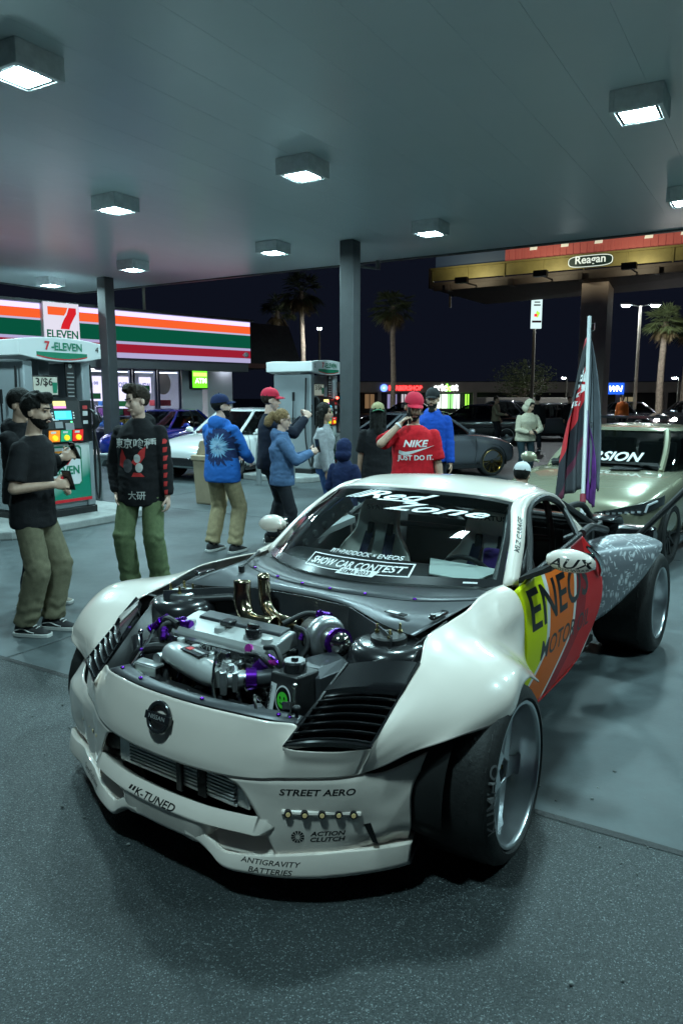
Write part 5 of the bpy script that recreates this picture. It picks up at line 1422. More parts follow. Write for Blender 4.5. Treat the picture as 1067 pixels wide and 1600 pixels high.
for pm, n in ((pump0, "4"), (pump1, "2")):
    x = .57 if n == "4" else -.55
    plate_text("number", n, .12, V(x, -.120, 2.47), (1, 0, 0), (0, 0, 1), M_PBLK, pm)
ob("warning_light", ball((.30, -.14, 1.75), .03), glow("red_lamp", (1, .05, .03), 6.), pump1)
# islands
def island(name, a0, a1, b0, b1, lab):
    r = .35
    pts = []
    for cx, cy, s in ((a1 - r, b1 - r, 0), (a0 + r, b1 - r, 90), (a0 + r, b0 + r, 180), (a1 - r, b0 + r, 270)):
        pts += [(cx + r * math.cos(R_(s + t)), cy + r * math.sin(R_(s + t))) for t in (0, 30, 60, 90)]
    o = ob(name, prism([(x - a0, y - b0) for x, y in pts], .115, (0, 0, 1)), M_KERB, None, bevel=.02, smooth=False, loc=W(a0, b0, .0), rot=(0, 0, STA))
    return tag(o, lab, "kerb island", "pump islands")
island("pump_island", .95, 3.55, 2.35, 4.25, "low concrete island under the fuel pump at the picture's left")
island("pump_island", 7.9, 10.4, 2.6, 4.4, "low concrete island under the fuel pump behind the crowd")
# hoop guards
M_HOOP = mat("galvanised_grey", (.28, .31, .32), .45, metal=.5, var=(8, .15))
def hoop(a, b, rot, lab, h=.85, w=.9):
    o = ob("hoop_guard", tube(spline([(-w / 2, 0, 0), (-w / 2, 0, h * .7), (-w / 2 + .06, 0, h * .93), (-w / 2 + .22, 0, h), (w / 2 - .22, 0, h), (w / 2 - .06, 0, h * .93), (w / 2, 0, h * .7), (w / 2, 0, 0)], 40), .057, 14), M_HOOP, None, loc=W(a, b, 0), rot=(0, 0, STA + rot))
    tag(o, lab, "guard rail", "hoop guards at the pumps")
hoop(3.75, 3.2, R_(90), "grey steel hoop guard between the pump and the man in the graphic hoodie", .80, 1.3)
hoop(.75, 3.3, R_(90), "grey steel hoop guard cut by the left picture edge", .85, 1.5)
hoop(7.35, 2.95, R_(90), "grey steel hoop guard behind the man in the blue tie-dye hoodie", .95, .8)
# litter bin
lb_ = empty("litter_bin", "tan litter bin with a hooded lid behind the man in the tie-dye hoodie", "bin", None, W(4.85, 2.42, 0), STA)
lb_.scale = (.85, .85, .9)
M_TAN = mat("tan_plastic", (.42, .33, .22), .6, var=(5, .1), bump=(60, .1))
ob("body", loft([np.array([(-w, -w, z), (w, -w, z), (w, w, z), (-w, w, z)]) for z, w in ((0, .21), (.04, .22), (.78, .25), (.80, .25))]), M_TAN, lb_, bevel=.03, smooth=False)
ob("lid", join(loft([np.array([(-w, -w, z), (w, -w, z), (w, w, z), (-w, w, z)]) for z, w in ((.80, .275), (.88, .275), (.90, .26))]), loft([np.array([(-.2, -y, z), (.2, -y, z), (.2, y, z), (-.2, y, z)]) for z, y in ((.90, .20), (1.12, .12), (1.16, .08))])), M_TAN, lb_, bevel=.015, smooth=False)
ob("opening", box((0, -.165, 1.0), (.26, .03, .12), rx(-.35)), M_PBLK, lb_)
# =================================================================== other cars
def superring(cx, rx_, ry_, z, n=44, e=4.0, skew=0):
    an = np.arange(n) * 2 * math.pi / n
    c, s = np.cos(an), np.sin(an)
    r = (np.abs(c) ** e + np.abs(s) ** e) ** (-1 / e)
    return np.stack([cx + rx_ * r * c, ry_ * r * s, np.full(n, z)], 1)
M_CARGL = glass("dark_car_glass", (.22, .25, .26))
M_CARIN = mat("car_interior", (.012, .012, .013), .8)
M_LAMPC = mat("clear_lamp", (.5, .52, .54), .12, coat=1.)
def apply_mods(o):
    dg = bpy.context.evaluated_depsgraph_get()
    me = bpy.data.meshes.new_from_object(o.evaluated_get(dg))
    o.modifiers.clear(); o.data = me
def sedan(label, paint, loc, rotz, L=4.6, Hh=1.43, Wd=1.82, rim=None, detail=True, group="parked cars", wheel_r=.33, hood=.0, cat="car", dark=None):
    c = empty("parked_car", label, cat, group, loc, rotz)
    k = L / 4.6; w = Wd / 2
    ST_ = [(-2.28, .56, .46, .78, .84), (-2.2, .80, .32, .88, .97), (-1.9, .97, .25, .93, 1.03), (-1.45, .99, .22, .94, 1.02), (-.9, 1.0, .20, .93, .97), (-.2, 1.0, .20, .91, .94), (.5, 1.0, .20, .90, .93), (.95, 1.0, .20, .89, .95), (1.3, .995, .21, .85, .92), (1.7, .97, .23, .79, .86), (2.05, .91, .25, .71, .77), (2.22, .78, .28, .63, .68), (2.29, .56, .34, .55, .58)]
    rings = []
    for x, ws_, zb, zs, zt in ST_:
        ww = w * ws_; x *= k
        half = [(ww * .80, zb), (ww * .97, zb + .07), (ww, (zb + zs) * .5), (ww * .985, zs - .10), (ww * .95, zs), (ww * .80, zt - .015), (ww * .40, zt + .012), (0, zt + .018)]
        rings.append(np.array([(x, -y, z) for y, z in half] + [(x, y, z) for y, z in reversed(half[:-1])]))
    body = ob("body", loft(rings), paint, c, sub=2, ang=50)
    fx, rx_ = 1.42 * k, -1.36 * k
    if detail:
        cut = ob("cutter", join(*[cyl((x, s * (w - .24), wheel_r), (x, s * (w + .2), wheel_r), wheel_r + .045, n=40) for x in (fx, rx_) for s in (-1, 1)]), None)
        md = body.modifiers.new("arches", 'BOOLEAN'); md.object = cut; md.operation = 'DIFFERENCE'; md.solver = 'EXACT'
        apply_mods(body)
        body.data.polygons.foreach_set("use_smooth", [True] * len(body.data.polygons)); body.data.set_sharp_from_angle(angle=R_(45))
        bpy.data.objects.remove(cut)
    # greenhouse: glass house with painted roof and pillars
    lev = [(0, .93 * 1), (.35, 1.13), (.7, 1.31), (.9, 1.39), (1.0, Hh)]
    zb, zr = .93, Hh
    def ring(t):
        x0 = (-1.72 * (1 - t) + -.92 * t) * k; x1 = (1.06 * (1 - t) + .22 * t) * k
        ry_ = w * (.86 * (1 - t) + .64 * t) + .03 * math.sin(math.pi * t)
        return superring((x0 + x1) / 2, (x1 - x0) / 2, ry_, zb + (zr - zb) * (t ** .92), e=5.0)
    TT = np.linspace(0, 1, 9)
    gl = ob("windows", loft([ring(t) for t in TT], caps=False), M_CARGL, c, ang=60)
    top = ring(1.0); cen = top.mean(0)
    rf = [ring(.93)] + [cen + (ring(1.0) - cen) * s + V(0, 0, .045 * (1 - s ** 2) + .004) for s in (1.0, .92, .7, .4, .05)]
    ob("roof", loft(rf), paint, c, ang=60)
    n = 44
    for idx, nm in ((5, "pillar"), (-5, "pillar"), (16, "rear_pillar"), (-16, "rear_pillar"), (17, "rear_pillar"), (-17, "rear_pillar"), (10, "door_pillar"), (-10, "door_pillar"), (14, "door_pillar"), (-14, "door_pillar")):
        pts = []
        for t in np.linspace(0, .95, 10):
            r_ = ring(t); p = r_[idx % n]; ce = np.array([r_[:, 0].mean(), 0, p[2]])
            pts.append(p + (p - ce) / np.linalg.norm(p - ce) * .004)
        ob(nm, tube(pts, .034 if nm != "door_pillar" else .022, 6), paint if nm != "door_pillar" else M_GBLACK, c)
    ob("cabin_trim", join(box((0, 0, .72), (2.3 * k, w * 1.5, .3)), *[box((x * k, s * .36, 1.0), (.14, .42, .42)) for x in (-.75, .1) for s in (-1, 1)], box((.75 * k, 0, .93), (.4, w * 1.4, .12))), M_CARIN, c, bevel=.03)
    if dark is not False:
        ob("sill", join(box((0, w * .97, .235), (2.2 * k, .04, .09)), box((0, -w * .97, .235), (2.2 * k, .04, .09))), M_GBLACK, c, bevel=.01)
    rimm = rim or M_RIM
    for x in (fx, rx_):
        for s in (1, -1):
            y = s * (w - .01)
            wh = empty("wheel"); wh.parent = c; wh.location = (x, y, wheel_r); wh.rotation_euler = (0, 0, 0 if s > 0 else math.pi)
            r, rr = wheel_r, wheel_r - .075
            ob("tyre", lathe([(rr, 0), (r - .03, .006), (r - .005, -.015), (r, -.04), (r, -.18), (r - .01, -.205), (rr, -.21)], 40), M_RUBBER, wh)
            rm = ob("rim", lathe([(rr + .002, -.2), (rr + .002, 0), (rr - .012, .004), (rr - .02, -.02), (rr - .03, -.10), (rr - .03, -.2)], 40), rimm, wh)
            if detail:
                for q in range(10):
                    M = ry(2 * math.pi * q / 10)
                    ob("spoke", xf(loft([np.array([(xx, yy_ - .012, hh), (xx, yy_ - .012, -hh), (xx, yy_, -hh), (xx, yy_, hh)]) for xx, yy_, hh in ((.03, -.035, .016), (rr * .5, -.028, .012), (rr - .02, -.02, .015))]), M), rimm, rm)
            ob("hub", lathe([(0, -.025), (.04, -.025), (.05, -.05), (.16, -.09), (rr - .02, -.13)], 24), M_LINER if detail else rimm, rm)
            an = np.linspace(R_(-12), R_(192), 16)
            ob("wheel_well", loft([np.array([((wheel_r + .044) * math.cos(t), yy_, (wheel_r + .044) * math.sin(t)) for t in an]) for yy_ in (-.23, -.01)], False, False), M_LINER, wh)
    if detail:
        for s in (1, -1):
            fl = np.array([1, s, 1.])
            mr_ = ob("wing_mirror", join(ball(V(.72 * k, (w + .09), 1.0) * fl, (.06, .11, .07)), cyl(V(.74 * k, w - .05, .95) * fl, V(.73 * k, w + .05, .98) * fl, .02)), paint, c)
            for xa in (-.95 * k, .02 * k, .93 * k):
                pl_ = [(xa - .02, w * .965, .30), (xa - .0, w * 1.003, .55), (xa, w * .985, .80), (xa - .01, w * .93, .925)]
                ob("door_gap", tube(spline(np.array(pl_), 12) * fl, .004, 5), M_LINER, c)
            for xa in (-.72 * k, .22 * k):
                ob("door_handle", box(V(xa, w * .992, .775) * fl, (.17, .03, .025)), paint, c, bevel=.008)
            # tail lamp, headlamp
            tl = ob("tail_lamp", loft([np.array([(x_, y_, z0), (x_, y_, z1), (x_ + .05, y_ * .97, z1), (x_ + .05, y_ * .97, z0)]) * fl for x_, y_, z0, z1 in ((-2.285 * k, w * .50, .76, .84), (-2.235 * k, w * .80, .74, .88), (-1.98 * k, w * .975, .79, .87))]), mat("tail_lamp_red", (.25, .005, .005), .15, coat=1.), c)
    return c, w, k
M_WCAR = mat("white_car_paint", (.70, .72, .72), .25, coat=1.)
M_BCAR = mat("blue_car_paint", (.01, .03, .28), .25, coat=1., metal=.3)
M_GCAR = mat("dark_grey_car_paint", (.19, .195, .22), .24, coat=1., metal=.5)
M_OCAR = mat("olive_gold_car_paint", (.34, .33, .23), .24, coat=1., metal=.45)
M_KCAR = mat("black_car_paint", (.012, .013, .016), .2, coat=1.)
M_SCAR = mat("silver_car_paint", (.28, .30, .32), .25, coat=1., metal=.6)
M_GOLD = mat("gold_wheel", (.55, .40, .16), .25, metal=1.)
HD = lambda dx, dy: math.atan2(dy, dx)
# white car across the island, nose to the left
wc, w, k = sedan("white car parked by the store, nose towards the bin", M_WCAR, (*W(9.15, 5.15)[:2], 0), HD(-U2[0] * 1, -U2[1]) , 4.6, 1.45, rim=M_SBLACK)
for s in (1, -1):
    fl = np.array([1, s, 1.])
    ob("headlamp", loft([np.array([(x_, y_, z0), (x_ + .01, y_, z1), (x_ - .1, y_, z1 + .01), (x_ - .1, y_, z0)]) * fl for x_, y_, z0, z1 in ((2.22, w * .55, .60, .64), (2.15, w * .80, .62, .70), (1.85, w * .97, .68, .79))]), M_LAMPC, wc)
ob("grille", box((2.26, 0, .42), (.08, 1.1, .18)), M_GBLACK, wc, bevel=.03)
bc, w, k = sedan("blue car showing its roof behind the white car", M_BCAR, (*W(10.6, 9.0)[:2], 0), HD(-U2[0], -U2[1]) + .25, 4.4, 1.38)
# dark grey car behind the man in red, tail to the left
gc, w, k = sedan("dark grey car with gold wheels behind the man in the red shirt", M_GCAR, (1.85, 16.7, 0), HD(.93, .37), 4.05, 1.38, rim=M_GOLD)
pl_ = ob("number_plate", box((-2.31, .0, .62), (.02, .34, .17)), mat("plate_blue", (.25, .38, .55), .4), gc, bevel=.004)
ob("bumper_gap", box((-2.27, 0, .52), (.03, 1.2, .02)), M_LINER, gc)
# olive gold car at the right, facing the camera
oc, w, k = sedan("olive gold car facing the camera behind the flag", M_OCAR, (3.58, 9.2, 0), HD(-.62, -.785), 4.5, 1.37, rim=M_SBLACK, group="parked cars", Wd=1.84)
ob("grille", loft([np.array([(x_, y, .30), (x_ + .02, y, .46), (x_ - .02, y, .60), (x_ - .2, y, .58), (x_ - .2, y, .3)]) for y, x_ in ((-.62, 2.09), (-.3, 2.235), (0, 2.262), (.3, 2.235), (.62, 2.09))]), M_GBLACK, oc, bevel=.01)
ob("splitter", loft([np.array([(x_, y, .16), (x_ + .03, y, .19), (x_ - .2, y, .24), (x_ - .2, y, .16)]) for y, x_ in ((-.86, 1.9), (-.5, 2.17), (0, 2.26), (.5, 2.17), (.86, 1.9))]), M_GBLACK, oc)
ob("side_intake", join(*[loft([np.array([(x_, s * y, z0), (x_, s * y, z1), (x_ - .1, s * y, z1), (x_ - .1, s * y, z0)]) for y, x_, z0, z1 in ((.66, 2.12, .30, .42), (.82, 1.99, .26, .50))]) for s in (1, -1)]), M_GBLACK, oc)
for s in (1, -1):
    fl = np.array([1, s, 1.])
    hl = ob("headlamp", loft([np.array([(x_, y_, z0), (x_ + .012, y_, z1), (x_ - .1, y_, z1 + .01), (x_ - .1, y_, z0)]) * fl for x_, y_, z0, z1 in ((2.245, w * .42, .585, .615), (2.19, w * .64, .585, .665), (2.07, w * .86, .61, .72), (1.84, w * .985, .68, .77))]), M_GBLACK, oc)
    for q in range(7):
        t = q / 6
        p = V(2.235, w * .50, .607) * (1 - t) + V(2.085, w * .84, .640) * t
        ob("lamp_cell", box(p * fl + V(.02, 0, 0), (.03, .028, .018)), M_LAMPC, hl)
    ob("lamp_blade", tube([V(2.06, w * .885, .63) * fl, V(2.03, w * .90, .70) * fl, V(1.93, w * .965, .735) * fl], .012, 6), M_LAMPC, hl)
    ob("hood_vent", loft([np.array([(.98, s * .16, .962), (.98, s * .46, .952), (1.12, s * .46, .948), (1.25, s * .18, .945)]), np.array([(.98, s * .16, .976), (.98, s * .46, .962), (1.12, s * .46, .958), (1.25, s * .18, .957)])]), M_GBLACK, oc)
wsx = V(.86, 0, 1.045); wn2 = V(.60, 0, .80)
ob("screen_lettering_strip", None or (np.array([(.955, -.62, .995), (.955, .62, .995), (.925, .60, 1.02), (.925, -.60, 1.02)]), [(0, 1, 2, 3)]), M_LINER, oc, smooth=False)
plate_text("lettering", "VERSION", .17, V(.915, .06, 1.075), (0, 1, 0), (-.62, 0, .78), M_DECW, oc, shear=.3, bold=.03, sx=1.1)
ob("roof_rack_lamp", box((.15, 0, 1.50), (.05, .9, .03)), M_GBLACK, oc)
# =================================================================== people
def blob(vfs, voxel, smooth=3, fac=.5):
    """union of overlapping closed shapes into one continuous skin"""
    v, f = join(*vfs)
    me = bpy.data.meshes.new("blob"); me.from_pydata(v.tolist(), [], f); fixn(me)
    o = bpy.data.objects.new("blob", me); COL.objects.link(o)
    md = o.modifiers.new("r", 'REMESH'); md.mode = 'VOXEL'; md.voxel_size = voxel; md.use_smooth_shade = True
    if smooth:
        ms = o.modifiers.new("s", 'SMOOTH'); ms.factor = fac; ms.iterations = smooth
    dg = bpy.context.evaluated_depsgraph_get()
    m2 = bpy.data.meshes.new_from_object(o.evaluated_get(dg))
    n = len(m2.vertices); co = np.empty(n * 3); m2.vertices.foreach_get("co", co); co = co.reshape(-1, 3)
    fs = [tuple(p.vertices) for p in m2.polygons]
    bpy.data.objects.remove(o); bpy.data.meshes.remove(me); bpy.data.meshes.remove(m2)
    return co, fs
def vnormals(v, f):
    q = np.array([k[:3] for k in f])
    n = np.cross(v[q[:, 1]] - v[q[:, 0]], v[q[:, 2]] - v[q[:, 0]])
    out = np.zeros_like(v)
    for i in range(3):
        np.add.at(out, q[:, i], n)
    return out / (np.linalg.norm(out, axis=1)[:, None] + 1e-9)
def folds(vf, amp, seed, sc=(9, 9, 15)):
    v, f = vf
    n = vnormals(v, f)
    d = np.array([noise.noise(Vector((p[0] * sc[0] + seed, p[1] * sc[1], p[2] * sc[2]))) * .65 + (1 - abs(noise.noise(Vector((p[0] * sc[0] * 1.7, p[1] * sc[1] * 1.7 + seed, p[2] * sc[2] * 1.5)))) * 2.2) * .35 for p in v])
    return v + n * (d * amp)[:, None], f
def keep(vf, cond):
    v, f = vf
    ok = np.array([cond(p) for p in v])
    f = [q for q in f if all(ok[k] for k in q)]
    used = sorted({k for q in f for k in q}); mp = {k: i for i, k in enumerate(used)}
    return v[used], [tuple(mp[k] for k in q) for q in f]
def ik(a, c, l1, l2, hint):
    a, c, hint = np.array(a, float), np.array(c, float), np.array(hint, float)
    d = c - a; L_ = np.linalg.norm(d); L = min(L_, (l1 + l2) * .999)
    u = d / L_; c = a + u * L
    x = (l1 ** 2 - l2 ** 2 + L ** 2) / (2 * L); h = math.sqrt(max(l1 ** 2 - x ** 2, 0))
    w = hint - u * (hint @ u); w /= np.linalg.norm(w) + 1e-9
    return a + u * x + w * h, c
def ell(c, r, M=None, n=14, m=10):
    return xf(ball((0, 0, 0), r, n, m), M, c)
def cap_(p0, p1, r0, r1, n=10):
    """round-ended limb"""
    p0, p1 = np.array(p0, float), np.array(p1, float)
    d = p1 - p0; l = np.linalg.norm(d) + 1e-9; d /= l
    pts = [p0 - d * r0 * .95, p0 - d * r0 * .6, p0, p1, p1 + d * r1 * .6, p1 + d * r1 * .95]
    return tube(pts, [r0 * .3, r0 * .8, r0, r1, r1 * .8, r1 * .3], n)
def orings(spec, n=20):
    return loft([np.stack([cx + rx_ * np.cos(np.arange(n) * 2 * math.pi / n), cy + ry_ * np.sin(np.arange(n) * 2 * math.pi / n), np.full(n, z)], 1) for cx, cy, z, rx_, ry_ in spec])
SKIN = {k: mat("skin_" + k, c, .5, var=(30, .08)) for k, c in dict(light=(.66, .44, .35), olive=(.56, .36, .265), tan=(.50, .31, .22)).items()}
HAIR = {k: mat("hair_" + k, c, .7, spec=.25, var=(60, .5), bump=(120, .5)) for k, c in dict(black=(.008, .007, .006), brown=(.028, .018, .012), blond=(.24, .15, .07)).items()}
M_EYE = mat("eye", (.05, .04, .04), .2); M_LIPS = mat("lips", (.30, .12, .10), .5)
M_SOLE = mat("shoe_sole", (.62, .62, .60), .6)
def hand(w, d, nrm, side, curl=.5, spread=1., sc=1., thumb=.6):
    """palm plus five fingers; w wrist, d pointing direction, nrm back-of-hand normal, side = direction to the thumb"""
    d = np.array(d, float); d /= np.linalg.norm(d)
    nrm = np.array(nrm, float); nrm -= d * (nrm @ d); nrm /= np.linalg.norm(nrm)
    sd = np.cross(d, nrm); sd = sd * (1 if sd @ np.array(side, float) > 0 else -1)
    out = [xf(ball((0, 0, 0), (.040 * sc, .017 * sc, .050 * sc), 12, 8), np.stack([sd, nrm, d], 1), w + d * .045 * sc)]
    for k, (o, l) in enumerate(((.029, .072), (.010, .080), (-.010, .075), (-.029, .060))):
        p = w + d * .080 * sc + sd * o * sc; a = 0.
        for q, fr in enumerate((.45, .32, .23)):
            a += curl * (.75 if q == 0 else 1.05) + k * .05 * curl
            dd = d * math.cos(a) - nrm * math.sin(a) + sd * o * .6 * spread
            e = p + dd * l * fr * sc
            out.append(cap_(p, e, (.0092 - q * .0008) * sc, (.0086 - q * .001) * sc, 8)); p = e
    p = w + d * .025 * sc + sd * .030 * sc; a = .0
    for fr, aa in ((.042, 0), (.034, .5)):
        dd = d * (.65 + aa * .3) + sd * (.75 - aa * .9) - nrm * (.35 * thumb + aa * .4); dd /= np.linalg.norm(dd)
        e = p + dd * fr * sc
        out.append(cap_(p, e, .0115 * sc, .0095 * sc, 8)); p = e
    return out
PEOPLE = []
def person(label, loc, yaw, h=1.75, bw=1., skin='olive', top=None, top_kind='hoodie', bottom=None, shoe=None, hair='black', style='short', cap=None, capback=False, beard=None,
           rh=(-.25, -.05, .80), lh=(.25, -.05, .80), re=(-.4, .6, -.2), le=(.4, .6, -.2), feet=((-.11, 0), (.11, 0)), head=(0, 0, 0), lean=0., fine=True, baggy=1., hood=None, curl=(.45, .45),
           crouch=0., group="people at the car meet", glasses=False, hem=.86, toe=(0, 0), sex='m', headonly=False, seed=0, tint=None, shoetrim=False):
    s = h / 1.75
    vx = .0068 if fine else .012
    up = V(0, 0, -crouch)
    def T(p):   # lean of the upper body
        p = np.array(p, float)
        return p + V(0, -lean * max(0, p[2] - .95), 0)
    root = None
    shR, shL = T((-.163 * bw, .01, 1.372)), T((.163 * bw, .01, 1.372))
    eR, wR = ik(shR, np.array(rh, float), .285, .255, re); eL, wL = ik(shL, np.array(lh, float), .285, .255, le)
    hipR, hipL = V(-.088 * bw, 0, .92) + up, V(.088 * bw, 0, .92) + up
    aR, aL = V(feet[0][0], feet[0][1], .09), V(feet[1][0], feet[1][1], .09)
    kR, aR2 = ik(hipR, aR, .43, .43, (-.15, -1, 0)); kL, aL2 = ik(hipL, aL, .43, .43, (.15, -1, 0))
    hc = T((0, -.015, 1.625))
    Hm = rz(head[0]) @ rx(head[1]) @ ry(head[2])
    HC = lambda p: hc + Hm @ np.array(p, float)
    UP = lambda p: np.array(p, float) + up
    # ---- skin: one continuous body
    B = [orings([(0, T((0, 0, z))[1], z, rx_ * bw, ry_) for z, rx_, ry_ in ((.88, .13, .09), (.98, .138, .095), (1.1, .125, .09), (1.28, .145, .10), (1.38, .14, .085), (1.44, .09, .07), (1.47, .05, .05))], 16)]
    B += [cap_(T((0, .012, 1.42)), hc + V(0, .012, -.06), .056, .052, 12)]
    hd = [((0, .014, .035), (.074, .093, .092)), ((0, -.018, -.035), (.062, .068, .085)), ((0, -.058, -.098), (.026, .022, .020)), ((-.03, -.048, -.03), (.028, .03, .035)), ((.03, -.048, -.03), (.028, .03, .035)), ((0, -.050, .045), (.052, .036, .035))]
    for c, r in hd:
        B.append(ell(HC(c), r, Hm))
    B += [cap_(HC((0, -.080, .012)), HC((0, -.102, -.028)), .0085, .0125, 8), cap_(HC((-.009, -.092, -.032)), HC((.009, -.092, -.032)), .0095, .0095, 8),
          cap_(HC((-.040, -.073, .024)), HC((-.012, -.083, .020)), .0105, .0105, 8), cap_(HC((.040, -.073, .024)), HC((.012, -.083, .020)), .0105, .0105, 8),
          cap_(HC((-.016, -.082, -.064)), HC((.016, -.082, -.064)), .0095, .0095, 8)]
    for sx in (-1, 1):
        B.append(ell(HC((.075 * sx, .012, -.008)), (.010, .020, .032), Hm))
    for sh_, e_, w_ in ((shR, eR, wR), (shL, eL, wL)):
        B += [cap_(sh_, e_, .043, .038), cap_(e_, w_, .040, .027)]
    dR = wR - eR; dL = wL - eL
    mR = (np.abs(dR) @ V(0, 0, 1)) / np.linalg.norm(dR)
    for w_, d_, sx, cl in ((wR, dR, 1, curl[0]), (wL, dL, -1, curl[1])):
        if headonly: continue
        hang = abs(d_[2]) / np.linalg.norm(d_) > .75 and d_[2] < 0
        nr = V(-sx, 0, 0) if hang else V(-sx, -.1, .3)
        sdv = V(0, -1, 0) if hang else V(sx * .2, 0, 1)
        B += hand(w_, d_, nr, sdv, cl)
    for hp, kn, an_ in ((hipR, kR, aR2), (hipL, kL, aL2)):
        B += [cap_(hp, kn, .072, .05), cap_(kn, an_, .05, .036)]
    B = [(v + (up if False else 0), f) for v, f in B]
    # crouch moves everything above the hips
    nlow = 4
    if crouch:
        B = [(v + up, f) for v, f in B[:-nlow]] + B[-nlow:]
    bv, bf = blob(B, vx, 2)
    root = ob("person", (bv * s, bf), SKIN[skin], None, loc=(*loc, .004), rot=(0, 0, yaw), norm=False, ang=180)
    tag(root, label, "person", group)
    up_s = up
    def add(nm, vf, m, **k):
        v, f = vf
        return ob(nm, (np.asarray(v) * s, f), m, root, norm=k.pop('norm', False), ang=k.pop('ang', 180), **k)
    hx = lambda vf: (vf[0] + up, vf[1])
    # ---- face
    if fine:
        for sx in (-1, 1):
            add("eye", hx(ell(HC((.030 * sx, -.0735, .004)), (.0125, .008, .006), Hm, 10, 6)), M_EYE)
            add("eyebrow", hx(cap_(HC((.046 * sx, -.076, .030)), HC((.014 * sx, -.0925, .028)), .005, .0065, 6)), HAIR[hair])
        add("lips", hx(ell(HC((0, -.0905, -.064)), (.021, .006, .0065), Hm, 10, 6)), M_LIPS)
    if glasses:
        an = np.linspace(0, 2 * math.pi, 17)
        add("spectacles", hx(join(*[tube([HC((.032 * sx + .021 * math.cos(t), -.095, .002 + .017 * math.sin(t))) for t in an], .0018, 5, False) for sx in (-1, 1)], cyl(HC((-.053, -.093, .004)), HC((-.078, .01, .006)), .0018, n=5), cyl(HC((.053, -.093, .004)), HC((.078, .01, .006)), .0018, n=5))), M_STEEL)
    if beard:
        bl = [ell((0, -.018, -.038), (.0645, .0715, .088)), ell((0, -.058, -.099), (.029, .026, .024)), cap_((-.026, -.088, -.049), (.026, -.088, -.049), .009, .009, 8)]
        if beard == 'long': bl.append(ell((0, -.055, -.145), (.042, .035, .06)))
        vf = blob(bl, .007, 1)
        vf = keep(vf, lambda p: (p[2] < -.040 - .35 * max(0, -p[1] - .07) * 0 and p[1] < .035 and not (abs(p[0]) < .020 and -.073 < p[2] < -.056 and p[1] < -.06)) and (p[2] < -.052 or abs(p[0]) > .050 or (p[1] < -.075 and p[2] < -.043)))
        vf = folds(vf, .004, 3.1, (70, 70, 70))
        add("beard", hx((hc + vf[0] @ Hm.T, vf[1])), HAIR[hair])
    # ---- hair
    if style != 'none':
        bl = [ell((0, .020, .040), (.085, .098, .098), None, 20, 14)]
        ycut = -.045; zlow = .02
        if style == 'quiff': bl += [ell((0, -.045, .118), (.066, .055, .036)), ell((.01, -.075, .105), (.045, .035, .028))]
        if style == 'messy': bl += [ell((random.uniform(-.06, .06), random.uniform(-.09, .07), random.uniform(.08, .125)), (.034, .034, .028), None, 8, 6) for _ in range(14)] + [ell((0, -.07, .085), (.06, .035, .035))]
        if style == 'long': bl += [cap_((sx * .062, .03, .02), (sx * .075, .03, -.22), .042, .030) for sx in (-1, 1)] + [cap_((0, .06, 0), (0, .075, -.24), .065, .05)]; zlow = -.5
        if style == 'ponytail': bl += [ell((0, .105, .055), (.035, .03, .035)), cap_((0, .125, .05), (0, .165, -.02), .045, .055), ell((0, .17, -.045), (.055, .05, .06))]
        vf = blob(bl, .008, 1)
        def cond(p):
            if style in ('quiff', 'messy') and p[2] > .075: return True
            if p[1] < -.055 and p[2] < .062: return False
            if p[1] < .0 and p[2] < .03 - .2 * min(0, p[1]) * 0: return p[2] > .02 if style not in ('long',) else (p[2] > .03 or abs(p[0]) > .05)
            if style in ('short', 'quiff', 'messy') and p[2] < -.045: return False
            if style == 'ponytail' and p[2] < -.05 and p[1] < .10: return False
            return True
        vf = keep(vf, cond)
        vf = folds(vf, .010 if style != 'short' else .005, 7.7 + seed, (45, 45, 30))
        add("hair", hx((hc + vf[0] @ Hm.T, vf[1])), HAIR[hair], solid=.004)
    if cap is not None:
        an = np.linspace(0, math.pi / 2, 9)
        dome = [np.stack([.088 * math.cos(t) ** .8 * np.cos(q) if math.cos(t) > 0 else 0 * q, .014 + .106 * max(math.cos(t), 0) ** .8 * np.sin(q), np.full(24, .045 + .096 * math.sin(t))], 1) for t in an for q in [np.arange(24) * 2 * math.pi / 24]]
        vf = loft(dome)
        sg = 1 if capback else -1
        co_ = add("cap", hx((hc + vf[0] @ Hm.T, vf[1])), cap, ang=60)
        br = []
        for q in np.linspace(-1, 1, 11):
            x = .074 * q; y0 = .014 + sg * .100 * math.sqrt(max(0, 1 - (q * .84) ** 2)); l = .072 * math.sqrt(max(0, 1 - q ** 2 * .92)); z = .048 - .018 * q * q
            br.append([(x, y0 - sg * .02, z + .002), (x, y0 + sg * l * .5, z - .003), (x, y0 + sg * l, z - .016)])
        vb = patch(br, 16, 6)
        ob("brim", (hx((hc + vb[0] @ Hm.T, vb[1]))[0] * s, vb[1]), cap if tint is None else tint, co_, solid=.006 * s)
        ob("button", ((hc + Hm @ V(0, .014, .143) + up + ball((0, 0, 0), .009, 8, 6)[0]) * s, ball((0, 0, 0), .009, 8, 6)[1]), cap, co_)
    # ---- top
    if top is not None and not headonly:
        loose = dict(hoodie=1.0, tee=.96, sweater=.98, jacket=1.02)[top_kind]
        f_ = -.012 if sex == 'f' else 0
        spec = [(hem, .192, .150), (hem + .05, .198, .156), (1.0, .188, .146), (1.12, .176, .134), (1.28, .183, .138 - f_ * 2), (1.35, .180, .125), (1.40, .150, .108), (1.44, .105, .088), (1.475, .076, .076)]
        if top_kind == 'tee': spec[-1] = (1.462, .070, .068)
        G_ = [orings([(0, T((0, .0, z))[1], z, rx_ * bw * loose, ry_ * loose * (.5 + .5 * bw)) for z, rx_, ry_ in spec], 24)]
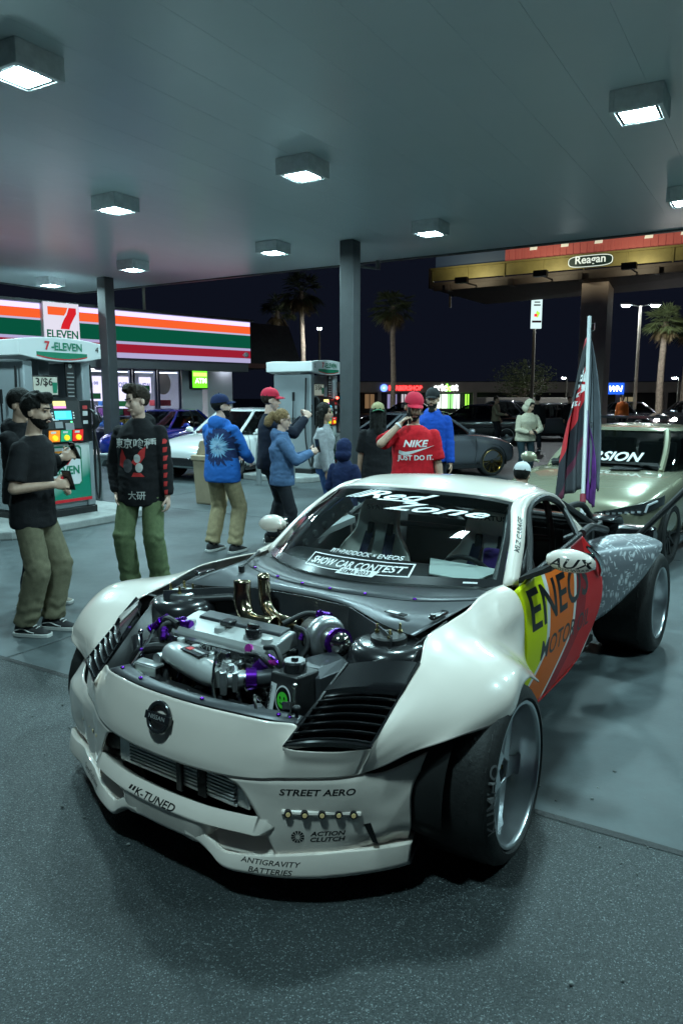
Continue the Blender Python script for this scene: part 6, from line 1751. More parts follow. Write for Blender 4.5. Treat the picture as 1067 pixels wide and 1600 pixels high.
        for sh_, e_, w_ in ((shR, eR, wR), (shL, eL, wL)):
            if top_kind == 'tee':
                d = e_ - sh_; G_.append(tube([sh_ - d * .05, sh_ + d * .08, sh_ + d * .45, sh_ + d * .82], [.045, .064, .069, .074], 14))
                G_.append(ell(sh_, (.060, .062, .056)))
            else:
                d = w_ - e_
                G_ += [tube([sh_, sh_ + (e_ - sh_) * .15, sh_ + (e_ - sh_) * .5, e_], [.055, .068, .068, .062], 14), ell(sh_, (.064, .066, .058)), tube([e_ - d * .05, e_, e_ + d * .55, e_ + d * .90, e_ + d * .97], [.05, .064, .056, .050, .042], 14), ell(e_, .066)]
        if top_kind == 'hoodie' and not hood:
            G_ += [ell(T((0, .085, 1.445)), (.115, .052, .085)), ell(T((0, .045, 1.475)), (.095, .07, .035)), cap_(T((-.07, -.03, 1.47)), T((.07, -.03, 1.47)), .022, .022, 8) if False else ell(T((0, .0, 1.468)), (.088, .085, .026))]
        if hood:
            pass
        vf = blob([g_ if not crouch else hx(g_) for g_ in G_], vx * 1.5, 4)
        vf = folds(vf, .009 if top_kind != 'tee' else .007, seed * 3.3 + 1.2, (7, 7, 14))
        sh_o = add({'hoodie': 'hoodie', 'tee': 't_shirt', 'sweater': 'sweater', 'jacket': 'jacket'}[top_kind], vf, top)
        root["_top"] = sh_o.name
        PEOPLE.append((root, sh_o, bvh_of((vf[0] * s, vf[1])), s))
        if hood:
            vf = blob([ell((0, .026, .030), (.104, .122, .132)), ell((0, .05, -.07), (.115, .11, .10)), ], .011, 3)
            vf = keep(vf, lambda p: not (p[1] < -.035 and abs(p[0]) < .085 and p[2] > -.12 and p[2] < .115))
            vf = folds(vf, .008, seed + 4.)
            add("hood", hx((hc + vf[0] @ Hm.T, vf[1])), hood, solid=.010)
    # ---- trousers
    if bottom is not None and not headonly:
        G_ = [orings([(0, 0, z - crouch, rx_ * bw, ry_) for z, rx_, ry_ in ((.80, .150, .105), (.86, .160, .118), (.93, .158, .115), (1.0, .145, .108), (1.02, .140, .105))], 24)]
        for hp, kn, an_ in ((hipR, kR, aR2), (hipL, kL, aL2)):
            d = an_ - kn
            G_ += [cap_(hp + V(0, 0, -.03), kn, .088 * (.6 + .4 * baggy) * (.5 + .5 * bw), .072 * baggy, 14), tube([kn - d * .1, kn, kn + d * .5, kn + d * .88, kn + d * .99], [.06 * baggy, .074 * baggy, .072 * baggy, .070 * baggy, .069 * baggy], 14), ell(kn, .075 * baggy)]
        vf = blob(G_, vx * 1.5, 4)
        vf = folds(vf, .0055 * baggy, seed * 2.1 + 5., (10, 10, 5))
        nn = vnormals(*vf)
        zz = vf[0][:, 2]
        bun = np.array([math.sin(p[2] * 62 + 3.5 * noise.noise(Vector((p[0] * 14, p[1] * 14, p[2] * 5 + seed)))) for p in vf[0]])
        vf = (vf[0] + nn * (bun * (.008 * baggy * np.clip(1 - zz / .34, 0, 1) + .004 * np.exp(-((zz - .50) / .07) ** 2)))[:, None], vf[1])
        add("trousers", vf, bottom)
    # ---- shoes
    if shoe is not None and not headonly:
        for (an_, t_) in ((aR2, toe[0]), (aL2, toe[1])):
            M = rz(t_); base = V(an_[0], an_[1], 0)
            up_v = [(-.19, .0, .030, .028), (-.17, .0, .040, .042), (-.12, .0, .047, .058), (-.06, .0, .046, .078), (-.02, 0, .042, .10), (.03, 0, .040, .105), (.065, 0, .034, .10), (.08, 0, .02, .07)]
            rings = []
            for y, _, hw, ht in up_v:
                an = np.linspace(0, math.pi, 9)
                rings.append(np.array([(hw * math.cos(q) * (1 if math.sin(q) < .7 else .9), y, .022 + (ht - .022) * math.sin(q) ** .7) for q in an] + [(-hw, y, .02), (hw, y, .02)]))
            v, f = loft(rings)
            so = add("shoe", (base + v @ M.T, f), shoe, norm=True, ang=60)
            out = []
            for y, hw in ((-.197, .018), (-.185, .038), (-.15, .050), (-.09, .053), (-.02, .047), (.05, .044), (.085, .034), (.095, .012)):
                out.append(np.array([(-hw, y, 0), (hw, y, 0), (hw + .002, y, .028), (-hw - .002, y, .028)]))
            v, f = loft(out)
            ob("sole", ((base + v @ M.T) * s, f), M_SOLE, so, bevel=.004)
            if shoetrim:
                for sx in (-1, 1):
                    v, f = tube(spline([(.043 * sx, .06, .05), (.0465 * sx, .0, .062), (.049 * sx, -.05, .045), (.050 * sx, -.09, .036)], 10), .0042, 6)
                    ob("side_stripe", ((base + v @ M.T) * s, f), M_SOLE, so)
                for q in range(4):
                    v, f = tube([(-.026, -.03 - q * .022, .098 - q * .011), (0, -.034 - q * .022, .103 - q * .011), (.026, -.03 - q * .022, .098 - q * .011)], .0035, 5)
                    ob("lace", ((base + v @ M.T) * s, f), M_SOLE, so)
    root["_w"] = 1
    return dict(o=root, s=s, wR=(wR + up) * s, wL=(wL + up) * s, dR=dR, dL=dL, loc=loc, yaw=yaw, hc=(hc + up) * s)
def towld(P, p):
    v = rz(P['yaw']) @ np.array(p, float)
    return v + V(P['loc'][0], P['loc'][1], .004)
def phone(P, p, tilt, yaw, label, lit=None):
    """a phone held in the right hand, p nudges it"""
    d = P['dR'] / np.linalg.norm(P['dR'])
    w = towld(P, P['wR'] + d * .085 * P['s'] + np.array(p))
    t = empty("phone", label, "phone", "phones held up by the crowd", tuple(w), P['yaw'] + yaw)
    t.rotation_euler = (tilt, 0, P['yaw'] + yaw)
    ob("case", box((0, 0, 0), (.074, .010, .152)), mat("phone_case", (.01, .01, .012), .35), t, bevel=.004)
    ob("screen", box((0, .0056, 0), (.066, .001, .142)), lit or mat("phone_glass", (.01, .01, .012), .08), t, smooth=False)
    return t
def print_on(P_idx, vf, c, m, nm="print", n=(0, -1, 0), maxe=.02, lift=.002):
    root, sh, tree, s = PEOPLE[P_idx]
    n = np.array(n, float); u = np.cross(V(0, 0, 1), n); u /= np.linalg.norm(u)
    return decal(nm, (vf[0] * s, vf[1]), tree, np.array(c) * s, u, np.cross(n, u), m, sh, lift=lift, maxe=maxe, back=.35, far=.1)

C_ = lambda nm, c, r=.85, v=(25, .18), **k: mat(nm, c, r, var=v, bump=(220, .25), spec=.25, **k)
BLK = C_("black_cotton", (.012, .012, .014)); OLIVE = C_("olive_khaki_twill", (.17, .155, .10)); GREEN = C_("army_green_twill", (.135, .175, .085)); KHAKI = C_("khaki_twill", (.36, .29, .17))
NAVYJ = C_("navy_fleece", (.012, .022, .075)); BLUEG = C_("blue_grey_fleece", (.085, .155, .29)); GREYS = C_("heather_grey", (.38, .39, .41)); JEAN = C_("blue_denim", (.045, .10, .25)); REDT = C_("red_cotton", (.58, .012, .022)); ROYAL = C_("royal_blue_fleece", (.01, .07, .42))
CREAM = C_("cream_fleece", (.55, .50, .38)); DKPANT = C_("charcoal_knit", (.018, .02, .026)); TEAL = C_("dark_teal_leggings", (.015, .03, .038)); TANV = C_("tan_canvas", (.28, .24, .16)); GPANT = C_("grey_sweat", (.14, .145, .15))
SHB = mat("black_canvas_shoe", (.015, .015, .017), .7); SHG = mat("beige_suede_shoe", (.25, .22, .18), .8); SHBL = mat("blue_white_trainer", (.12, .2, .35), .6)
def tiedye():
    m = bpy.data.materials.new("blue_tie_dye_fleece"); m.use_nodes = True
    nt = m.node_tree; b = nt.nodes["Principled BSDF"]; b.inputs["Roughness"].default_value = .9; L = nt.links.new
    tc = nt.nodes.new("ShaderNodeTexCoord"); mp = nt.nodes.new("ShaderNodeMapping"); mp.inputs["Location"].default_value = (.06, 0, -1.20)
    L(tc.outputs["Object"], mp.inputs[0]); sp = nt.nodes.new("ShaderNodeSeparateXYZ"); L(mp.outputs[0], sp.inputs[0])
    at_ = nt.nodes.new("ShaderNodeMath"); at_.operation = 'ARCTAN2'; L(sp.outputs[2], at_.inputs[0]); L(sp.outputs[0], at_.inputs[1])
    cb = nt.nodes.new("ShaderNodeCombineXYZ"); cb.inputs[2].default_value = 0
    mu = nt.nodes.new("ShaderNodeMath"); mu.operation = 'MULTIPLY'; mu.inputs[1].default_value = 4.; L(at_.outputs[0], mu.inputs[0]); L(mu.outputs[0], cb.inputs[0])
    x2 = nt.nodes.new("ShaderNodeCombineXYZ"); L(sp.outputs[0], x2.inputs[0]); L(sp.outputs[2], x2.inputs[2])
    ln = nt.nodes.new("ShaderNodeVectorMath"); ln.operation = 'LENGTH'; L(x2.outputs[0], ln.inputs[0])
    m2 = nt.nodes.new("ShaderNodeMath"); m2.operation = 'MULTIPLY'; m2.inputs[1].default_value = 6.; L(ln.outputs["Value"], m2.inputs[0]); L(m2.outputs[0], cb.inputs[1])
    no = nt.nodes.new("ShaderNodeTexNoise"); no.inputs["Scale"].default_value = 1.6; no.inputs["Detail"].default_value = 6; L(cb.outputs[0], no.inputs["Vector"])
    ad = nt.nodes.new("ShaderNodeMath"); ad.operation = 'MULTIPLY_ADD'; ad.inputs[1].default_value = 4.2; L(ln.outputs["Value"], ad.inputs[0]); 
    sb = nt.nodes.new("ShaderNodeMath"); sb.operation = 'MULTIPLY'; sb.inputs[1].default_value = -1.05; L(no.outputs["Fac"], sb.inputs[0])
    a3 = nt.nodes.new("ShaderNodeMath"); a3.operation = 'ADD'; a3.inputs[1].default_value = .50; L(sb.outputs[0], a3.inputs[0]); L(a3.outputs[0], ad.inputs[2])
    r = nt.nodes.new("ShaderNodeValToRGB"); e = r.color_ramp.elements
    e[0].position = .0; e[0].color = (.02, .10, .28, 1); e[1].position = .10; e[1].color = (.38, .58, .75, 1)
    for p, c in ((.36, (.20, .44, .68)), (.44, (.01, .03, .12)), (.74, (.008, .02, .085)), (.84, (.015, .14, .52)), (1., (.012, .12, .46))):
        x = e.new(p); x.color = (*c, 1)
    L(ad.outputs[0], r.inputs[0]); L(r.outputs[0], b.inputs["Base Color"])
    return m
# --- 0: near left, black tee
P1 = person("young man in a black t-shirt and olive trousers at the picture's left edge", (-2.25, 5.32), R_(82), 1.76, 1.0, 'olive', BLK, 'tee', OLIVE, SHB, 'black', 'messy', beard='short', rh=(-.12, -.24, 1.12), lh=(.10, -.20, 1.08), re=(-.5, .6, -.7), le=(.5, .5, -.6), feet=((-.09, .06), (.09, -.05)), baggy=1.2, hem=.80, seed=1, lean=.10, shoetrim=True, curl=(.9, .7), head=(.05, .05, 0))
phone(P1, V(.026, -.005, .02), R_(-20), R_(80), "black phone in the fist of the young man in the black t-shirt")
# --- 1: behind him
P2 = person("person in a black hoodie half hidden behind the young man in the t-shirt", (-2.60, 6.02), R_(84), 1.80, 1.02, 'olive', BLK, 'hoodie', DKPANT, SHG, 'black', 'short', rh=(-.08, -.36, 1.22), lh=(.10, -.32, 1.22), re=(-.5, .4, -.7), le=(.5, .4, -.7), feet=((-.10, -.02), (.10, -.10)), seed=2, curl=(.8, .8), head=(.0, .25, 0))
phone(P2, V(.026, -.01, .03), R_(-25), R_(60), "dark phone held out beside the pump screen")
# --- 2: graphic hoodie
P3 = person("man in a black graphic hoodie and army green trousers facing the camera", (-1.77, 6.50), R_(-8), 1.83, 1.06, 'light', BLK, 'hoodie', GREEN, SHB, 'brown', 'quiff', rh=(-.20, -.05, .86), lh=(.255, -.06, .80), re=(-.6, .5, 0), le=(.6, .5, 0), feet=((-.13, .0), (.13, .03)), baggy=1.22, hem=.76, seed=3, head=(R_(-42), .12, -.12), curl=(.6, .55))
PW = mat("white_screen_print", (.55, .55, .53), .8); PR = mat("red_screen_print", (.55, .03, .03), .8); PG = mat("grey_screen_print", (.10, .10, .11), .8)
print_on(2, text_vf("東京喰種", .088, bold=.012), (0, 0, 1.285), PW, "lettering")
print_on(2, text_vf("大研", .075, bold=.01), (.02, 0, .855), PW, "lettering")
for poly, m in (([(-.02, .0), (.06, .10), (.10, .13), (.09, .04), (.03, -.04)], PR), ([(-.13, .05), (-.10, .11), (-.07, .03), (-.10, -.05), (-.14, -.03)], PR), ([(-.02, -.12), (.09, -.12), (.06, -.09), (.0, -.085)], PR)):
    print_on(2, (np.array([(x, y, 0) for x, y in poly]), [tuple(range(len(poly)))]), (.0, 0, 1.13), m, "print")
for cx, cy, r in ((-.055, -.03, .045), (.045, -.045, .03), (.03, .03, .028)):
    print_on(2, (np.array([(cx + r * math.cos(t), cy + r * 1.3 * math.sin(t), 0) for t in np.arange(14) * math.pi / 7]), [tuple(range(14))]), (.0, 0, 1.13), PG if cx < 0 else PW, "print", lift=.003)
for k in range(7):
    z = 1.30 - k * .07
    print_on(2, (np.array([(-.014, -.022, 0), (.012, -.018, 0), (.016, .022, 0), (-.012, .018, 0)]), [(0, 1, 2, 3)]), (.235 + .003 * k, 0, z), PR, "sleeve_print")
# --- 3: tie-dye
P4 = person("man in a blue tie-dye hoodie, navy cap and khaki trousers seen from behind", (-1.33, 8.22), R_(148), 1.76, 1.14, 'light', tiedye(), 'hoodie', KHAKI, SHB, 'black', 'short', cap=NAVYJ, beard='short', rh=(-.16, -.30, 1.02), lh=(.12, -.32, 1.06), re=(-.6, .4, -.6), le=(.6, .4, -.6), feet=((-.14, -.02), (.14, .04)), baggy=1.18, hem=.80, seed=4, head=(R_(-38), -.1, 0))
tag(ob("selfie_stick", cyl((0, 0, 0), (.10, 0, .38), .007, n=8), M_SBLACK, None, loc=tuple(towld(P4, P4['wL'] + V(0, -.09, -.22)))), "thin black rod in the hand of the man in the tie-dye hoodie", "rod")
# --- 4: red cap
CAPR = mat("red_cap_cotton", (.62, .012, .05), .8, bump=(200, .2)); CAPT = mat("khaki_cap_cotton", (.36, .32, .16), .8); CAPG = mat("green_brim", (.02, .14, .06), .7); CAPW = mat("white_cap_cotton", (.62, .63, .64), .8); CAPK = mat("black_knit_cap", (.014, .015, .017), .9)
P5 = person("man in a red cap and dark jacket holding up a phone with both hands", (-.84, 8.75), R_(98), 1.83, 1.02, 'light', C_("dark_blue_jacket", (.012, .016, .03)), 'jacket', DKPANT, SHB, 'brown', 'short', cap=CAPR, rh=(-.03, -.40, 1.43), lh=(.09, -.38, 1.43), re=(-.5, .0, -.9), le=(.5, .0, -.9), seed=5, curl=(1., 1.), head=(0, .05, 0))
phone(P5, V(.05, -.03, .02), 0, 0, "phone held sideways by the man in the red cap")
# --- 5: ponytail
P6 = person("woman with a blond ponytail and blue-grey hoodie filming with a phone", (-.66, 8.18), R_(96), 1.60, .98, 'light', BLUEG, 'hoodie', DKPANT, SHB, 'blond', 'ponytail', rh=(-.06, -.36, 1.24), lh=(.06, -.34, 1.22), re=(-.5, .1, -.9), le=(.5, .2, -.9), hem=.84, seed=6, sex='f', glasses=True, head=(0, .1, 0), curl=(1., 1.))
phone(P6, V(.03, -.01, .04), R_(-10), R_(30), "dark phone held upright by the woman with the ponytail")
# --- 6: grey sweater
P7 = person("woman with long dark hair, grey sweater and blue jeans", (-.22, 9.45), R_(78), 1.66, .88, 'tan', GREYS, 'sweater', JEAN, SHBL, 'black', 'long', rh=(-.22, -.10, .78), lh=(.22, -.05, .78), re=(-.5, .6, 0), le=(.5, .6, 0), hem=.88, seed=7, sex='f', baggy=.88, head=(0, .05, 0), feet=((-.09, .03), (.09, -.06)))
# --- 7: child in hood
P8 = person("child in a navy hooded jacket beyond the windscreen of the white coupe", (.03, 7.55), R_(150), 1.30, 1.0, 'light', NAVYJ, 'hoodie', GPANT, SHB, 'brown', 'none', hood=NAVYJ, rh=(-.2, -.15, .9), lh=(.2, -.15, .9), seed=8, feet=((-.1, 0), (.1, 0)), hem=.82)
ob("lanyard", tube(spline([(.10, -.10, 1.12), (.115, -.09, 1.03), (.11, -.11, .95)], 8), .012, 6), mat("cyan_ribbon", (.02, .45, .5), .6), P8['o'])
# --- 8: tan cap from behind
P9 = person("man in a black t-shirt with a tan cap worn backwards", (.43, 8.85), R_(176), 1.66, 1.04, 'tan', BLK, 'tee', DKPANT, SHB, 'black', 'long', cap=CAPT, capback=True, tint=CAPG, rh=(-.24, -.08, .8), lh=(.24, -.08, .8), seed=9, hem=.80, head=(.1, .1, 0))
# --- 9: red shirt
P10 = person("man in a red t-shirt and red cap with a phone at his ear", (.67, 6.92), R_(-4), 1.77, 1.12, 'tan', REDT, 'tee', DKPANT, SHB, 'black', 'short', cap=CAPR, beard='short', rh=(-.125, -.16, 1.475), lh=(.27, -.04, .80), re=(-.9, .0, -1.), le=(.5, .6, 0), seed=10, hem=.78, head=(R_(12), .24, .06), curl=(.9, .5))
phone(P10, V(.03, .0, .02), R_(-5), R_(75), "black phone held to the ear of the man in red")
print_on(9, text_vf("NIKE", .085, shear=.25, bold=.03, sx=1.15), (.02, 0, 1.30), M_DECW, "lettering")
sw_ = [(-.15, -.005), (-.155, -.035), (-.12, -.052), (-.06, -.045), (.17, .035), (-.03, -.010), (-.09, -.020), (-.12, -.015)]
print_on(9, (np.array([(x, y, 0) for x, y in sw_]), [tuple(range(8))]), (.02, 0, 1.245), M_DECW, "swoosh_print")
print_on(9, text_vf("JUST DO IT.", .062, bold=.03, sx=1.0), (.02, 0, 1.165), M_DECW, "lettering")
ob("wristband", tube([P10['wR'] - P10['dR'] / np.linalg.norm(P10['dR']) * .03, P10['wR'] - P10['dR'] / np.linalg.norm(P10['dR']) * .012], .036, 14), M_DECW, P10['o'])
# --- 10: blue hoodie
P11 = person("bearded man in a royal blue hoodie and black cap behind the man in red", (1.17, 9.6), R_(-8), 1.84, 1.08, 'tan', ROYAL, 'hoodie', DKPANT, SHB, 'black', 'short', cap=CAPK, beard='long', seed=11, rh=(-.22, -.1, .8), lh=(.24, -.12, .8), head=(-.2, .1, 0))
# --- 11: cream hoodie
P12 = person("woman in a cream hooded fleece and dark leggings looking down at a phone", (3.95, 15.95), R_(14), 1.66, 1.24, 'tan', CREAM, 'hoodie', TEAL, SHB, 'black', 'short', hood=CREAM, rh=(-.05, -.28, 1.05), lh=(.12, -.28, 1.05), re=(-.8, .3, -.6), le=(.8, .3, -.6), lean=.22, seed=12, sex='f', fine=True, head=(R_(30), .45, 0), baggy=.95, curl=(.8, .8), hem=.84)
phone(P12, V(.03, -.01, .02), R_(-40), R_(20), "dark phone in the hands of the woman in the cream fleece")
# --- 12: crouching, white cap over the roof
P13 = person("crouching person in a white cap showing above the white car's roof", (1.73, 7.3), R_(150), 1.72, 1.0, 'tan', BLK, 'tee', DKPANT, SHB, 'black', 'short', cap=CAPW, crouch=.66, seed=13, rh=(-.2, -.3, .95), lh=(.2, -.3, .95), lean=.3, feet=((-.14, .0), (.14, -.05)), fine=False, head=(0, .2, 0))
# --- far
P14 = person("distant man in a tan vest over grey sleeves standing in the car park", (5.55, 26.8), R_(60), 1.76, 1.0, 'tan', TANV, 'jacket', DKPANT, SHBL, 'brown', 'short', seed=14, fine=False, rh=(-.1, -.35, 1.1), lh=(.2, -.1, .9))
P15 = person("distant worker in a bright orange vest near the blue sign", (12.6, 33.5), R_(-20), 1.8, 1.05, 'tan', mat("orange_vest", (.8, .18, .02), .7), 'jacket', DKPANT, SHB, 'black', 'short', seed=15, fine=False)
P16 = person("distant dark figure standing beside the flagpole", (9.0, 29.5), R_(15), 1.75, 1.05, 'tan', BLK, 'jacket', DKPANT, SHB, 'black', 'short', seed=16, fine=False)
P17 = person("distant dark figure behind the woman in the cream fleece", (6.3, 24.0), R_(180), 1.78, 1.05, 'tan', BLK, 'jacket', DKPANT, SHB, 'black', 'short', seed=17, fine=False)
# =================================================================== flag, billboard, palms, street lamps, strip of shops
# ---- flag on a pole standing out of the show car's rear frame
def carw(p):
    x, y, z = p
    a = _a; return V(_o[0] + x * math.cos(a) - y * math.sin(a), _o[1] + x * math.sin(a) + y * math.cos(a), z)
pb, pt = V(1.83, 5.55, .93), V(2.12, 6.5, 2.42)
fp = empty("flagpole", "thin white flagpole rising from the rear of the white coupe", "flagpole", None, tuple(pb))
dirp = (pt - pb) / np.linalg.norm(pt - pb)
ob("pole", tube([V(0, 0, 0) - dirp * .12, (pt - pb) * .5, pt - pb], .0155, 12), mat("white_pole", (.55, .56, .56), .35), fp)
ob("ferrule", tube([dirp * .02, dirp * .09], .022, 12), mat("dark_red_rubber", (.25, .01, .03), .6), fp)
ob("clip", tube([V(.02, 0, -.06) + (pt - pb), V(.05, 0, -.05) + (pt - pb), V(.05, 0, -.11) + (pt - pb), V(.02, 0, -.12) + (pt - pb)], .004, 6), M_STEEL, fp)
ob("clip", tube([V(.02, 0, -.02) + (pt - pb) * .42, V(.05, 0, -.01) + (pt - pb) * .42, V(.05, 0, -.06) + (pt - pb) * .42], .004, 6), M_STEEL, fp)
def flag_mat():
    m = bpy.data.materials.new("printed_flag_cloth"); m.use_nodes = True
    nt = m.node_tree; b = nt.nodes["Principled BSDF"]; b.inputs["Roughness"].default_value = .85; L = nt.links.new
    tc = nt.nodes.new("ShaderNodeTexCoord"); sp = nt.nodes.new("ShaderNodeSeparateXYZ"); L(tc.outputs["UV"], sp.inputs[0])
    k = nt.nodes.new("ShaderNodeMath"); k.operation = 'MULTIPLY_ADD'; k.inputs[1].default_value = .38; L(sp.outputs[0], k.inputs[0]); L(sp.outputs[1], k.inputs[2])
    r = nt.nodes.new("ShaderNodeValToRGB"); r.color_ramp.interpolation = 'CONSTANT'; e = r.color_ramp.elements
    cols = [(0, (.045, .048, .055)), (.16, (.05, .052, .06)), (.30, (.10, .012, .035)), (.36, (.012, .013, .02)), (.60, (.45, .012, .02)), (.86, (.012, .013, .018)), (1.22, (.38, .01, .02)), (1.34, (.014, .016, .03))]
    e[0].position = 0; e[0].color = (*cols[0][1], 1); e[1].position = cols[1][0] / 1.6; e[1].color = (*cols[1][1], 1)
    for p, c in cols[2:]:
        x = e.new(p / 1.6); x.color = (*c, 1)
    mr = nt.nodes.new("ShaderNodeMath"); mr.operation = 'DIVIDE'; mr.inputs[1].default_value = 1.6; L(k.outputs[0], mr.inputs[0]); L(mr.outputs[0], r.inputs[0])
    L(r.outputs[0], b.inputs["Base Color"])
    return m
# cloth hangs in two leaves either side of the pole
def flag_leaf(nm, w0, w1, sgn, z0, z1, ph, mtl, lab=None):
    nu, nv = 26, 34
    P = np.zeros((nu, nv, 3)); uv = []
    for i in range(nu):
        u = i / (nu - 1)
        for j in range(nv):
            t = j / (nv - 1)                       # 0 top, 1 bottom
            base = (pt - pb) * (z0 * (1 - t) + z1 * t)
            wd_ = (w0 * (1 - t) + w1 * t) * (math.sin(min(1, t * 1.15 + .02) * math.pi / 2) ** .9)
            P[i, j] = base + V(sgn * wd_ * u, .05 * math.sin(u * 9 + ph + t * 3) * u + .03 * math.sin(u * 17 + t * 5), -.10 * u * t - .12 * u * u * (1 - t) - .03)
            uv.append((u if sgn < 0 else 1 - u, 1 - t))
    v = P.reshape(-1, 3); f = [(i * nv + j, (i + 1) * nv + j, (i + 1) * nv + j + 1, i * nv + j + 1) for i in range(nu - 1) for j in range(nv - 1)]
    o = ob(nm, (v, f), mtl, None, norm=False, ang=180, solid=.0015, loc=tuple(pb))
    ul = o.data.uv_layers.new(name="uv")
    for lp in o.data.loops:
        ul.data[lp.index].uv = uv[lp.vertex_index]
    return o, P
flag = empty("flag", "black, red and purple show flag hanging in folds from the flagpole", "flag", None, tuple(pb))
M_FLAG = flag_mat()
l1, vf1 = flag_leaf("left_fold", .14, .22, -1, .95, .10, .3, M_FLAG)
l2, vf2 = flag_leaf("right_fold", .13, .135, 1, .96, .14, 1.7, mat("flag_grey_back", (.085, .095, .11), .9, var=(4, .3)))
l3, vf3 = flag_leaf("lower_fold", .10, .10, 1, .50, .06, 2.2, mat("flag_purple", (.10, .02, .16), .9, var=(5, .6)))
for l in (l1, l2, l3):
    l.parent = flag; l.location = (0, 0, 0)
def on_leaf(P, vf, uc, tc_, rot, w_, h_, lift=-.006):
    v, f = subdiv(vf, .03); nu, nv = P.shape[:2]
    c, s_ = math.cos(rot), math.sin(rot)
    u = np.clip(uc + (v[:, 0] * c - v[:, 1] * s_) / w_ * -1, 0, .999) * (nu - 1); t = np.clip(tc_ - (v[:, 0] * s_ + v[:, 1] * c) / h_, 0, .999) * (nv - 1)
    i, j = u.astype(int), t.astype(int); a_, b_ = (u - i)[:, None], (t - j)[:, None]
    return P[i, j] * (1 - a_) * (1 - b_) + P[i + 1, j] * a_ * (1 - b_) + P[i, j + 1] * (1 - a_) * b_ + P[i + 1, j + 1] * a_ * b_ + V(0, lift, 0), f
ob("lettering", on_leaf(vf1, text_vf("NE", .22, bold=.03, sx=.95), .45, .36, R_(62), .18, 1.2), M_DECW, flag, smooth=False, norm=False)

# ---- billboard
BB = empty("billboard", "large roadside billboard on a thick square post, lit from below", "billboard", None, (9.4, 29.6, -.36), math.atan2(-.515, .857))
M_BGOLD = mat("olive_apron_metal", (.22, .19, .07), .5, metal=.3, var=(1.5, .2))
M_BRN = mat("brown_steel", (.06, .045, .04), .6, var=(3, .2))
ob("post", box((.42, .4, 3.35), (1.0, 1.0, 6.7)), mat("brown_post", (.62, .50, .45), .7, var=(1, .1)), BB, bevel=.02)
ob("deck_frame", join(box((0, .6, 6.78), (12.4, 2.2, .18)), *[box((-5.4 + k * 2.7, .4, 6.60), (.18, 2.4, .26)) for k in range(5)], box((0, -.5, 6.62), (12.2, .16, .22)), box((0, 1.5, 6.62), (12.2, .16, .22))), M_BRN, BB, bevel=.01)
ob("underside_plate", loft([np.array([(-5.9, -.4, 6.5), (6.2, -.4, 6.5), (6.2, 1.6, 6.3), (-4.6, 1.6, 6.1)]), np.array([(-5.9, -.4, 6.55), (6.2, -.4, 6.55), (6.2, 1.6, 6.35), (-4.6, 1.6, 6.15)])]), M_BRN, BB)
ob("apron", box((0, -.62, 7.12), (12.4, .06, .46)), M_BGOLD, BB, bevel=.01)
ob("apron_rail", join(box((0, -.70, 7.38), (12.4, .1, .07)), *[box((-6.1 + k * 1.55, -.66, 7.1), (.05, .08, .5)) for k in range(9)]), M_BGOLD, BB)
pn = ob("poster_panel", box((1.6, -.55, 9.2), (9.2, .12, 3.6)), mat("red_poster_glow", (.32, .07, .06), .6, emit=(.30, .07, .06), estr=.16), BB, smooth=False)  # floodlight on the poster put into its material as a faint glow
ob("poster_panel", box((-4.5, -.55, 9.2), (3.0, .12, 3.6)), mat("navy_poster_glow", (.03, .05, .08), .6, emit=(.03, .05, .08), estr=.15), BB, smooth=False)  # same faint glow in place of floodlight
for k in range(38):
    ob("corrugation", box((-2.9 + k * .24, -.625, 9.2), (.10, .04, 3.6)), MATS["red_poster_glow"], pn, smooth=False) if k == 0 else None
pd = None
for k in range(36):
    q = ob("slat", box((0, 0, 0), (.12, .03, 3.58)), MATS["red_poster_glow"], pn, smooth=False) if pd is None else pd.copy()
    if pd is not None: COL.objects.link(q)
    pd = pd or q
    q.location = (-2.9 + k * .25, -.63, 9.2)
for k, x in enumerate((-2.0, -.8, .45, 2.2, 3.4, 4.6, 5.7)):
    ob("print_stroke", prism([(x, 7.75), (x + .28, 7.75), (x + .40, 8.6), (x + .12, 8.6)], .02, (0, -1, 0), (0, -.66, 0), (1, 0, 0), (0, 0, 1)), mat("cream_print_glow", (.5, .46, .38), .6, emit=(.5, .5, .4), estr=.35), pn, smooth=False)  # print glows with the panel, light put into its colour
np_ = ob("name_plate", prism([(math.copysign(abs(math.cos(t)) ** .5, math.cos(t)) * .82, math.copysign(abs(math.sin(t)) ** .6, math.sin(t)) * .22) for t in np.arange(28) * 2 * math.pi / 28], .05, (0, -1, 0), (.35, -.72, 7.13), (1, 0, 0), (0, 0, 1)), mat("plate_dark_green", (.01, .035, .035), .5), BB, smooth=False)
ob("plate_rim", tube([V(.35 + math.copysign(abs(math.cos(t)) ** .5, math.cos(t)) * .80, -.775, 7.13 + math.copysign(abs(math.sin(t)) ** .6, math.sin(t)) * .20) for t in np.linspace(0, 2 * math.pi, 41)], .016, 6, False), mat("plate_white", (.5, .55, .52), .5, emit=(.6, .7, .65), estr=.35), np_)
plate_text("lettering", "Reagan", .40, V(.35, -.775, 7.15), (1, 0, 0), (0, 0, 1), MATS["plate_white"], np_, bold=.02)
